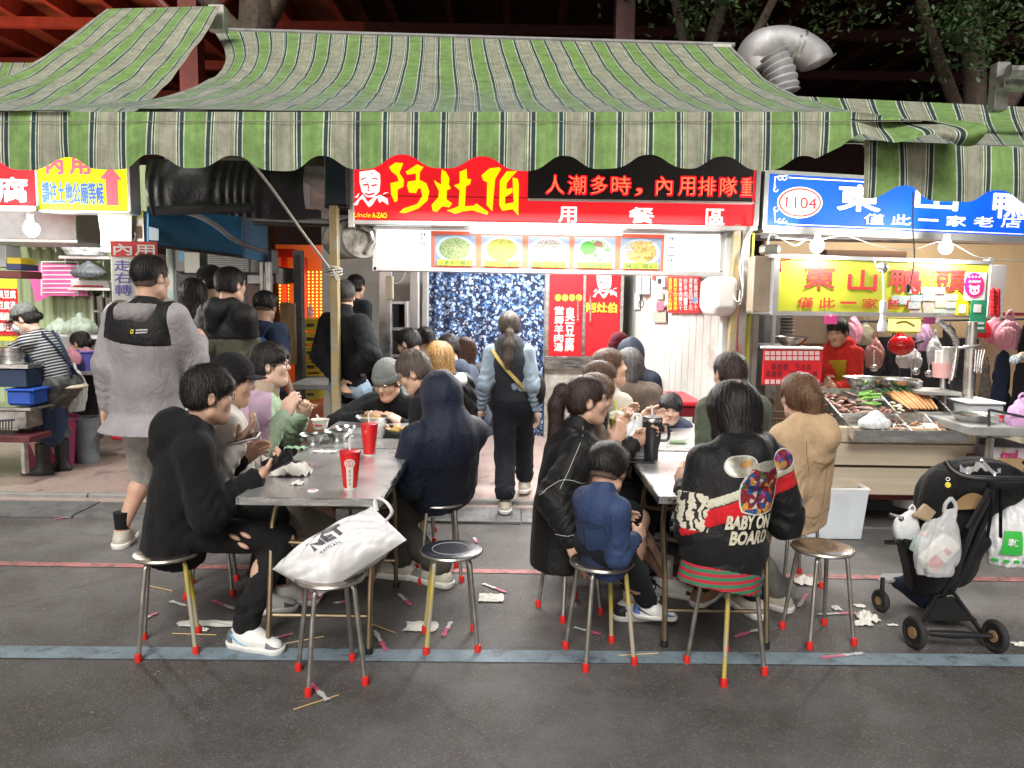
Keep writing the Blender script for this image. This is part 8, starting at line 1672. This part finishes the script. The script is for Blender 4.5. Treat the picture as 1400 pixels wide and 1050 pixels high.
for k in range(11):MB().ell(g + Vector((r_.uniform(-.05,.05),r_.uniform(-.045,.045),.022 + .012 * (k % 2))),(.02,.015,.012),8,6).build('tofu',mat('fried_tofu',(.55,.33,.10),.5,var=.3,vs=40,bump=.5,bs=80),o,True)
TIS = mat('tissue',(.68,.66,.60),.9,bump=.3,bs=40)
def tissue(label,g,sx,sy,sz,seed,cat='tissue',m=None,n=10,name='tissue'):
 r = random.Random(seed);o = thing(name,label,cat,g);ph = [r.uniform(0,6) for _ in range(6)]
 def fn(u,v):
  x,y = (u - .5) * sx,(v - .5) * sy;d = max(0,1 - 1.6 * ((u - .5) ** 2 + (v - .5) ** 2) * 2)
  z = sz * (.25 + .75 * d) * abs(math.sin(7 * u + ph[0] + 2 * math.sin(5 * v + ph[1])) * math.cos(6 * v + ph[2] + math.sin(9 * u))) + .002
  e = .18 * math.sin(9 * u + ph[3]) * (abs(v - .5) * 2) ** 2;e2 = .18 * math.sin(8 * v + ph[4]) * (abs(u - .5) * 2) ** 2
  return g + Vector((x * (1 + e),y * (1 + e2),z))
 MB().grid(fn,n * 2,n * 2).build('sheet',m or TIS,o,'full');return o
tissue('large crumpled paper tissue on the near left table',G(401,648,TH),.17,.13,.075,1,n=12);tissue('small torn tissue scrap in front of the crumpled pile',G(407,662,TH),.05,.05,.02,2,n=6);tissue('flat white napkin between the steel bowls',G(444,618,TH),.13,.06,.012,3,n=8)
g = G(428,671,TH);o = thing('sticker_lid','round white seal with a red mark near the table edge','seal',g);MB().lathe([(.024,0),(.024,.003),(.02,.004)],g,20).build('disc',WHITE,o,True);MB().box(g + Vector((0,0,.0045)),(.02,.008,.001)).build('mark',CUPR,o)
o = thing('phone','black smartphone in the hand of the man in the black hoodie','phone',P(378,630,3.3));c = P(379,631,3.30);Mr = (Matrix.Rotation(R(16),3,'Y').inverted() @ Matrix.Rotation(R(-28),3,'X')).to_3x3();Mr = Matrix.Rotation(-R(27),3,'Y') @ Matrix.Rotation(R(48),3,'X')
MB().box(c,(.15,.074,.009),rot=Mr,bev=.004).build('case',BLACKP,o);MB().box(c + Mr @ Vector((0,0,.0052)),(.142,.067,.001),rot=Mr).build('screen',mat('dark_screen',(.01,.01,.012),.06),o);MB().box(c + Mr @ Vector((.04,-.02,-.006)),(.03,.03,.003),rot=Mr).build('camera_bump',DARK,o)
o = thing('phone','smartphone in a pale case held by the cream hoodie man','phone',P(334,601,3.5));c = P(333,600,3.48);Mr = Matrix.Rotation(-R(15),3,'Y') @ Matrix.Rotation(R(12),3,'X');MB().box(c,(.15,.074,.010),rot=Mr,bev=.004).build('case',mat('pale_case',(.45,.44,.42),.3),o);MB().box(c + Mr @ Vector((0,0,.0058)),(.142,.067,.001),rot=Mr).build('screen',MATS['dark_screen'],o)
o = thing('power_bank','black charging pack with a red tag on the near left table','power bank',G(400,634,TH));g = G(398,636,TH);MB().box(g + Vector((0,0,.010)),(.10,.05,.018),bev=.004).build('pack',BLACKP,o);MB().box(g + Vector((.07,.0,.006)),(.05,.014,.006),bev=.002).build('red_tag',RCAP,o);rod('cable',smooth_pts([g + Vector((-.05,0,.01)),g + Vector((-.08,.03,.006)),g + Vector((-.06,.07,.005)),g + Vector((-.0,.08,.005))],4),.0025,BLACKP,o)
o = thing('green_wrapper','pale green film wrapper on the table by the cardigan woman','wrapper',G(404,614,TH));g = G(404,616,TH);MB().grid(lambda u,v:g + Vector(((u - .5) * .11,(v - .5) * .06,.008 + .014 * abs(math.sin(9 * u + 4 * v)))),14,8).build('film',mat('mint_film',(.40,.66,.45),.4),o,True)
g = G(890,628,TH);o = thing('tumbler','tall black insulated tumbler with steel rim and clear straw','tumbler',g)
MB().lathe([(.034,0),(.036,.004),(.038,.07),(.0455,.095),(.052,.20),(.052,.204)],g,30).build('body',mat('matt_black',(.016,.016,.017),.45),o,True);MB().lathe([(.053,.203),(.054,.215),(.050,.222)],g,30).build('rim',STEEL,o,True);MB().lathe([(.051,.219),(.051,.226),(.02,.232)],g,28).build('lid',BLACKP,o,True);rod('straw',[g + Vector((0,0,.225)),g + Vector((-.006,.004,.285))],.0055,mat('clear_straw',(.72,.72,.70),.3),o,8)
MB().tube(smooth_pts([g + Vector((.050,0,.185)),g + Vector((.082,0,.18)),g + Vector((.086,0,.11)),g + Vector((.046,0,.10))],5),.008,8).build('handle',BLACKP,o,True)
bg = bag('white thin carrier bag standing on the right table behind the tumbler',868,0,50,58,3.95,BAGW,41,True,.6)
bgp = G(869,622,TH);bg.location = bgp
o = thing('phone','black smartphone lying beside the tumbler','phone',G(878,628,TH));g = G(874,632,TH);MB().box(g + Vector((0,0,.006)),(.15,.072,.009),bev=.003).build('case',BLACKP,o);MB().box(g + Vector((0,0,.0115)),(.142,.066,.001)).build('screen',MATS['dark_screen'],o)
o = thing('tray_lid','small white paper tray under the napkin on the right table','tray',G(872,617,TH));g = G(874,618,TH);MB().box(g + Vector((0,0,.010)),(.14,.09,.018),bev=.006).build('tray',CUPW,o);MB().box(g + Vector((0,0,.0195)),(.11,.06,.002)).build('inset',TIS,o)
g = G(846,600,TH + .10);o = thing('drink_cup','yellow fruit drink in a domed plastic cup by the tied-hair woman','cup',P(843,602,4.5));c = P(843,600,4.5);c.z = TH;MB().lathe([(.034,0),(.048,.13),(.05,.132),(.046,.14)],c,24).build('cup',mat('mango_drink',(.62,.58,.08),.3,var=.25,vs=30),o,True);MB().lathe([(.05,.135),(.046,.165),(.02,.18)],c,24).build('dome_lid',mat('clear_plastic2',(.75,.76,.7),.1,alpha=.5),o,True);rod('straw',[c + Vector((0,0,.15)),c + Vector((-.02,0,.24))],.007,mat('lime_straw',(.55,.62,.08),.4),o)
g = G(838,600,TH);o = thing('foam_box','white foam box next to the yellow fruit drink','box',g);c = P(838,590,4.3);c.z = TH;MB().box(c + Vector((0,0,.03)),(.13,.12,.055),bev=.015).build('box',WHITE,o);MB().box(c + Vector((0,0,.062)),(.135,.125,.010),bev=.004).build('lid',WHITE,o)
g = G(926,606,TH);o = thing('clear_box','small clear plastic box in front of the small boy','box',g);MB().box(g + Vector((0,0,.018)),(.12,.08,.034),bev=.01).build('box',mat('clear_plastic',(.75,.76,.76),.1,alpha=.35),o);MB().box(g + Vector((0,0,.010)),(.09,.05,.014),bev=.005).build('food',GRN,o)
RTP = mat('red_table_plastic',(.55,.015,.03),.35)
o = thing('red_table','red plastic table corner behind the small boy','table',P(930,640,6.1));bx('top',893,549,962,556,5.95,.7,RTP,o,bev=.01);bx('apron',897,556,958,570,5.98,.6,mat('dark_red_plastic',(.22,.01,.02),.4),o);bx('leg',948,570,956,640,6.0,.06,RTP,o);bx('leg',899,570,907,640,6.0,.06,RTP,o)
bowl('small steel bowl standing on the red plastic table',905,549,26,6.1,STEEL,.3)
# shopping bag on the front stool
WB = mat('white_poly_bag',(.74,.73,.73),.32,var=.04,vs=9,bump=.5,bs=14)
o = thing('shopping_bag','big white plastic shopping bag printed NET lying on the front stool','bag',P(455,800,3.05))
A,B,C_,D_ = P(372,778,3.05),P(437,815,2.90),P(556,738,2.96),P(508,692,3.07)
def bagpt(u,v,side):
 a = A.lerp(D_,u);b = B.lerp(C_,u);p = a.lerp(b,v)
 n = (D_ - A).cross(B - A).normalized() * -1
 if n.y > 0:n = -n
 e = (max(0,1 - (2 * u - 1) ** 4) * max(0,1 - (2 * v - 1) ** 4)) ** .55
 cr = .010 * (abs(math.sin(9 * u + 7 * v + 2.2 * math.sin(6 * v))) - .5) + .009 * (abs(math.sin(5 * u - 13 * v + 2 * math.sin(7 * u))) - .5) + .006 * (abs(math.sin(23 * u * v + 8 * v)) - .5)
 h = (.066 + .028 * math.sin(math.pi * u) ** 2 + cr * 1.3) * e
 p = p + n * (h if side > 0 else -h * .75)
 if u > .72:p.z += .0 ;p = p.lerp(A.lerp(D_,u).lerp(B.lerp(C_,u),.5),(u - .72) * .25 * (1 if abs(v - .5) < .5 else 0))
 return p
m1 = MB().grid(lambda u,v:bagpt(u,v,1),60,40);n1 = len(m1.v);m2 = MB().grid(lambda u,v:bagpt(u,v,-1),60,40)
m1.v += m2.v;m1.f += [tuple(reversed([i + n1 for i in f])) for f in m2.f];m1.mi += m2.mi;m1.build('film',WB,o,'full')
top_ = bagpt(1,.12,1),bagpt(1,.42,1);hm = MB().tube(smooth_pts([top_[0],P(514,682,3.06),P(527,686,3.04),P(536,700,3.02),top_[1]],5),.012,8,flat=.5).build('handle',WB,o,True)
def bag_text(t,u0,u1,v0,v1,m,bold):
 me = text_mesh(t,bold);co = np.empty(len(me.vertices) * 3,'f');me.vertices.foreach_get('co',co);co = co.reshape(-1,3);a,b = co.min(0),co.max(0);n = (D_ - A).cross(B - A).normalized() * -1
 if n.y > 0:n = -n
 vs = [bagpt(u0 + (u1 - u0) * (c[0] - a[0]) / (b - a)[0],v1 + (v0 - v1) * (c[1] - a[1]) / (b - a)[1],1) + n * .0035 for c in co]
 m2 = bpy.data.meshes.new('lettering');m2.from_pydata([tuple(v) for v in vs],[],[tuple(f.vertices) for f in me.polygons]);link('lettering',m2,m,o)
bag_text('NET',.36,.70,.20,.46,mat('grey_print',(.10,.10,.11),.5),.05);bag_text('TAIWAN',.38,.58,.54,.60,mat('grey_print',(.10,.10,.11),.5),.0)
# stroller
FAB = cloth('stroller_fabric',(.010,.010,.011),.8);FRM = mat('stroller_frame',(.012,.012,.013),.35);TYR = mat('tyre',(.020,.019,.018),.8,var=.3,vs=20,bump=.3);TANL = mat('tan_leatherette',(.32,.20,.09),.6)
gL,gR,gF = G(1249,886),G(1359,891),G(1203,836)
st = thing('stroller','black folding pushchair with tan hubs and bags hung on its handle','stroller',G(1300,880))
def wheel(g,r,ax,w=.03):
 c = Vector((g.x,g.y,r));ax = Vector(ax).normalized();u = ax.cross(Vector((0,0,1))).normalized();z = Vector((0,0,1));wh = MB().tube([c + (u * math.cos(t) + z * math.sin(t)) * (r - w * .5) for t in [i * math.pi / 18 for i in range(36)]],w * .52,10,closed=True).build('wheel',TYR,st,True)
 MB().lathe([(r * .70,-.012),(r * .70,.012)],c,28,axis=ax).build('disc',BLACKP,wh,True);MB().lathe([(r * .36,-.016),(r * .36,.016),(r * .3,.018)],c,22,axis=ax).build('hub',TANL,wh,True);return c
ax = (gR - gL).normalized();ax = Vector((.93,-.37,0))
cL = wheel(gL,.074,(.985,.17,0));cR = wheel(gR,.074,(.985,.17,0));cF = wheel(gF,.058,(.95,.25,0))
cF2 = wheel(Vector((gF.x + .34,gF.y + .10,0)),.058,(.95,.25,0))
rod('axle',[cL,cR],.012,FRM,st);MB().tube([cL.lerp(cR,.2),cL.lerp(cR,.5) + Vector((0,0,-.002)),cL.lerp(cR,.8)],[.014,.019,.014],10).build('axle_sleeve',FRM,st,True)
apx = P(1268,816,cL.y + .05),P(1303,810,cR.y + .08)
k1,k2 = P(1278,815,3.65),P(1303,812,3.66)
rod('rear_frame',[cL.lerp(cR,.06) + Vector((0,0,.01)),P(1262,848,3.52),P(1278,815,3.66),P(1304,811,3.68),P(1340,862,3.50),cL.lerp(cR,.92)],.011,FRM,st)
MB().slab(P(1268,848,3.54),P(1281,818,3.66),P(1302,815,3.68),P(1336,848,3.54),.006).build('rear_panel',FAB,st)
rod('main_tube',[P(1290,812,3.68),P(1305,790,3.66),P(1330,720,3.62),P(1366,655,3.62)],.013,FRM,st);rod('main_tube',[P(1300,812,3.70),P(1318,780,3.68),P(1352,700,3.64),P(1358,655,3.62)],.013,FRM,st)
rod('front_tube',[P(1285,815,3.7),P(1250,775,3.75),P(1232,745,3.80)],.012,FRM,st);rod('front_fork',[P(1207,790,cF.y - .01),P(1206,805,cF.y - .035),cF + Vector((0,-.03,0))],.011,FRM,st);rod('front_fork',[P(1207,790,cF.y + .03),P(1206,805,cF.y + .035),cF + Vector((0,.03,0))],.011,FRM,st);rod('front_fork',[P(1215,795,3.95),cF2 + Vector((0,.03,.03))],.011,FRM,st)
rod('handle_bar',smooth_pts([P(1293,631,3.60),P(1302,643,3.57),P(1322,652,3.54),P(1360,655,3.52),P(1420,652,3.55),P(1400,630,3.62)],6),.0145,BLACKP,st,12);
q = SDF();
def S_(c,r,Y):return P(c,r,Y)
q.ell(S_(1318,672,3.86),(.23,.15,.165));q.ell(S_(1305,700,3.84),(.19,.14,.16),k=.06);q.ell(S_(1345,660,3.80),(.20,.16,.12),k=.05);q.disp = folds(.010,24,9);q.cut(S_(1300,735,3.8),(0,0,-1));sdf_obj('canopy',q,.009,FAB,st)
MB().grid(lambda u,v:P(1306 + 46 * u,697 - 22 * math.sin(math.pi * (.15 + .7 * u)) * v - 2 * u,3.655 + .02 * (2 * u - 1) ** 2),14,6).build('tan_window',TANL,st,True)
q = SDF();q.cone(S_(1232,745,3.75),S_(1262,790,3.72),.055,.07,k=.05);q.cone(S_(1262,790,3.74),S_(1300,775,3.78),.08,.09,k=.05);q.cone(S_(1300,775,3.78),S_(1335,735,3.76),.09,.07,k=.05);q.cone(S_(1240,735,3.9),S_(1310,770,3.85),.06,.09,k=.05);q.disp = folds(.009,26,4);q.cut(S_(1225,742,3.8),(-.9,0,-.2));sdf_obj('seat',q,.009,FAB,st)
q = SDF();q.cone(S_(1228,797,3.85),S_(1262,805,3.8),.03,.09,k=.05);q.cone(S_(1262,800,3.78),S_(1282,830,3.72),.08,.03,k=.04);q.disp = folds(.006,30,4);sdf_obj('basket',q,.009,NAVF,st)
MB().slab(P(1200,793,3.86),P(1206,784,4.0),P(1262,784,3.95),P(1258,792,3.80),.014).build('footrest',mat('grey_footrest',(.30,.30,.32),.5),st)
rod('bumper_bar',[P(1218,705,3.8),P(1232,709,3.72),P(1246,712,3.8)],.014,BLACKP,st);rod('bumper_bar',[P(1212,741,3.78),P(1222,741,3.70),P(1240,738,3.75)],.014,BLACKP,st)
for a,b in (((1352,668),(1322,722)),((1368,668),(1368,735)),((1360,665),(1350,735))):MB().tube([P(*a,3.6),P(*b,3.6)],.014,6,flat=.3).build('strap',FAB,st,True)
o = thing('key_charm','yellow smiley charm hanging from the stroller handle','charm',P(1296,665,3.57));MB().lathe([(.013,-.003),(.013,.003)],P(1296,663,3.56),18,axis=(0,-1,0)).build('disc',mat('bright_yellow',(.7,.65,.05),.4),o,True);MB().tube([P(1296,655,3.56) + Vector((.009 * math.cos(t),0,.008 * math.sin(t))) for t in [i * .52 for i in range(12)]],.002,5,closed=True).build('ring',WHITE,o,True)
def hbag(label,x,y,w,h,Y,seed,m=BAGW,hx=0,fill=None):return bag(label,x,y,w,h,Y,m,seed,True,.45,fill=fill,hx=hx)
b1_ = hbag('clear carrier bag with a white milk carton hung on the pushchair',1278,786,60,108,3.50,51,mat('clear_carrier',(.72,.73,.73),.3,alpha=.45,bump=.8,bs=25),14)
o = thing('milk_carton','white carton with a red picture inside the clear bag on the pushchair','carton',P(1283,782,3.56));Mr = Matrix.Rotation(R(42),3,'Y');c = P(1283,757,3.52);MB().box(c,(.095,.07,.185),rot=Mr,bev=.014).build('carton',mat('cream_white',(.72,.70,.62),.4),o);MB().box(c + Mr @ Vector((-.0,-.0365,-.045)),(.06,.002,.06),rot=Mr).build('picture',mat('tomato_print',(.5,.06,.04),.4,var=.4,vs=60),o);MB().box(c + Mr @ Vector((0,-.0365,.03)),(.035,.002,.02),rot=Mr).build('red_mark',RPV,o)
hbag('small white bag hung on the front bumper bar of the pushchair',1238,737,30,48,3.74,52,BAGW,6)
o = thing('cardboard_sleeve','tan cardboard sleeve sticking out beside the small white bag','cardboard',P(1264,712,3.7));MB().slab(P(1250,706,3.7),P(1266,689,3.72),P(1280,700,3.74),P(1270,714,3.71),.02).build('sleeve',mat('kraft',(.38,.28,.18),.8),o);MB().slab(P(1250,706,3.699),P(1252,704,3.699),P(1272,712,3.71),P(1270,714,3.709),.022).build('edge',mat('kraft_edge',(.28,.2,.12),.8),o)
o = thing('baby_bottle','mint green baby bottle with an orange cap in the seat of the pushchair','bottle',P(1258,750,3.68));c = P(1258,742,3.64);MB().lathe([(.03,-.05),(.034,-.03),(.034,.02),(.022,.035)],c,16,axis=(.35,-.1,.9)).build('bottle',mat('mint_plastic',(.50,.68,.66),.4),o,True);MB().ell(c + Vector((.015,0,.045)),(.016,.016,.014),10,7).build('cap',mat('orange_plastic',(.8,.22,.06),.4),o,True)
gb = hbag('big white carrier bag with a green recycling print at the right edge',1384,772,84,112,3.72,53,BAGW,0,fill=mat('orange_inside',(.4,.14,.08),.6))
GRP = mat('green_print',(.03,.42,.05),.5)
q = SDF();k = 3.72 * 1.01 / FPX;c = P(1384,772,3.72);W2,H2 = 84 * k / 2,112 * k;q.ell(c + Vector((0,0,H2 * .34)),(W2,W2 * .45,H2 * .36));q.cone(c + Vector((0,0,H2 * .1)),c + Vector((0,0,H2 * .12)),W2 * .75,W2 * .7,k=.04,ax=(0,1,0),fl=.45);q.cone(c + Vector((0,0,H2 * .4)),c + Vector((0,0,H2 * .8)),W2 * .75,W2 * .22,k=.05,ax=(0,1,0),fl=.45)
gw,gf = [],[]
for i in range(9):
 for j in range(9):u,v = i / 8,j / 8;gw.append((.5 + (u - .5) * (.75 + .25 * (1 - v)),v))
for i in range(8):
 for j in range(8):gf.append((i * 9 + j,(i + 1) * 9 + j,(i + 1) * 9 + j + 1,i * 9 + j + 1))
cc = c + Vector((-.055,-.4,H2 * .33));decal(None,q,cc,Vector((.10,0,0)),Vector((0,0,.12)),(0,1,0),GRP,'green_badge',poly2=(np.array(gw),gf),par=gb,inf=.012);decal(None,q,cc + Vector((0,0,.005)),Vector((.05,0,0)),Vector((0,0,.04)),(0,1,0),WHITE,'lettering',txt='環保',par=gb,inf=.016)
for k_ in range(5):decal(None,q,cc + Vector((-.06 + .045 * k_,0,-.095)),Vector((.03,0,0)),Vector((0,0,.016)),(0,1,0),GRP,'green_dash',poly2=(np.array(gw),gf),par=gb,inf=.012)
o = thing('rain_cover','crumpled clear rain cover lying in the top of the pushchair','rain cover',P(1350,650,3.7));MB().grid(lambda u,v:P(1312 + 56 * u,648 - 12 * v + 4 * math.sin(u * 9),3.62 + .16 * v) + Vector((0,0,.018 * abs(math.sin(15 * u + 6 * v)))),26,8).build('film',mat('clear_film',(.5,.5,.5),.12,alpha=.55),o,True)
# litter
o_ = [(270,828,.22,'half'),]
CHOP = [(195,799,236,808),(236,866,296,868),(384,881,443,870),(401,970,463,950),(846,896,900,893),(386,870,400,866),(1126,897,1178,894),(505,852,540,865)]
locs = ['behind the feet of the black hoodie stool','left of the hoodie man\'s trainer','under the stool with the shopping bag','longest, before the shopping bag stool','across the blue line under the boy\'s stool','short piece beside the trainer','beside the swirled seat stool','near the middle table feet']
for k,(x0,y0,x1,y1) in enumerate(CHOP):
 a,b = G(x0,y0,.004),G(x1,y1,.004);o = thing('skewer','thin wooden stick on the road, ' + locs[k],'stick',a);rod('stick',[a,b],.0028,W_,o,5)
WRAPS = [(290,821,320,833),(192,848,215,838),(362,876,396,868),(420,930,448,958),(512,862,528,890),(545,812,562,828),(606,870,617,850),(233,822,272,834),(785,858,822,868),(1004,871,1043,859),(1092,830,1103,812),(1118,840,1170,838),(1122,900,1180,893),(660,798,692,810),(1130,705,1160,690),(75,710,102,706),(455,825,478,822),(648,735,652,742)]
pk = mat('pink_wrapper',(.55,.12,.20),.4,var=.3,vs=60);wh = mat('clear_wrapper',(.55,.54,.52),.35,var=.2,vs=60)
pls = ['right of the hoodie stool leg','pink end left of the hoodie stool','red tipped by the trainer','folded under the front bag stool leg','clear, right of the bag stool legs','under the navy coat stool','twisted, left of the vinyl stool leg','near the back leg of the hoodie stool','under the boy\'s stool','between the bear jacket stool legs','below the crumpled wad by the tan hoodie','pink ended beside the paper ball','red and white beside the swirled stool foot','crossed behind the vinyl stool','near the milky storage tub','alone on the gutter plates at the left','near the left table foot','standing fold behind the vinyl stool']
for k,(x0,y0,x1,y1) in enumerate(WRAPS):
 a,b = G(x0,y0,.005),G(x1,y1,.005);d = (b - a);n = Vector((-d.y,d.x,0)).normalized() * .010;o = thing('wrapper','torn straw wrapper on the road, ' + pls[k],'wrapper',a)
 mid = a.lerp(b,.55)
 def sheet(p,q_,s):return MB().grid(lambda u,v:p.lerp(q_,u) + n * (v - .5) * 2 * (1 + .25 * math.sin(9 * u + s)) + Vector((0,0,.004 * abs(math.sin(14 * u + 3 * v + s)))),12,3)
 sheet(a,mid,k).build('clear_part',wh if k % 3 else pk,o,True);sheet(mid,b,k + 2).build('pink_end',pk if k % 3 else wh,o,True)
TISS = [(285,853,.30,.07,.012,'long crumpled paper strip right of the hoodie stool'),(278,862,.05,.03,.02,'tiny tissue knot below the paper strip'),(578,857,.15,.11,.018,'torn napkin behind the vinyl stool feet'),(672,818,.13,.10,.02,'pointed napkin right of the vinyl stool'),(1102,797,.13,.09,.05,'crumpled napkin wad under the tan hoodie woman'),(1186,846,.10,.10,.05,'crumpled white paper ball left of the pushchair wheel'),(1180,853,.09,.05,.02,'curled paper scrap beside the paper ball'),(1176,829,.05,.04,.012,'small scrap above the paper ball'),(1143,832,.04,.05,.02,'scrap by the swirled stool leg'),(684,701,.07,.03,.012,'white scrap near the walking woman\'s heel'),(1396,882,.07,.04,.015,'white scrap at the right edge of the road'),(1220,855,.05,.02,.008,'thin scrap left of the pushchair wheel'),(855,640,.05,.03,.01,'unused scrap under the right table')]
for k,(x,y,sx,sy,sz,lb_) in enumerate(TISS):tissue(lb_,G(x,y,.003),sx,sy,sz,60 + k,n=7)
o = thing('pink_bag','pink plastic bag crumpled on the road under the left table','plastic bag',G(424,824));g = G(424,824);q = SDF();q.ell(g + Vector((0,0,.04)),(.06,.05,.045));q.disp = folds(.008,60,3);q.cut(g,(0,0,-1));sdf_obj('film',q,.006,BAGP,o);rod('knot',[g + Vector((0,0,.07)),g + Vector((.015,0,.1))],.008,BAGP,o)
o = thing('grit','tiny specks of dirt and paper scattered over the asphalt','grit',(0,0,0));mb = MB();r = random.Random(5)
for k in range(1500):
 p = Vector((r.uniform(-3.4,3.4),r.uniform(2.6,5.1),.002));s_ = r.uniform(.0015,.0045) * (2 if r.random() < .04 else 1);a = r.uniform(0,6);mb.add([p + Vector((s_ * math.cos(a + t),s_ * math.sin(a + t) * .7,r.uniform(0,.003))) for t in (0,1.7,3.2,4.9)] ,[(0,1,2,3)])
bpy.data.objects.remove(o);tag(mb.build('grit',mat('grit',(.30,.28,.25),.9),origin=Vector((0,0,0))),kind='stuff')
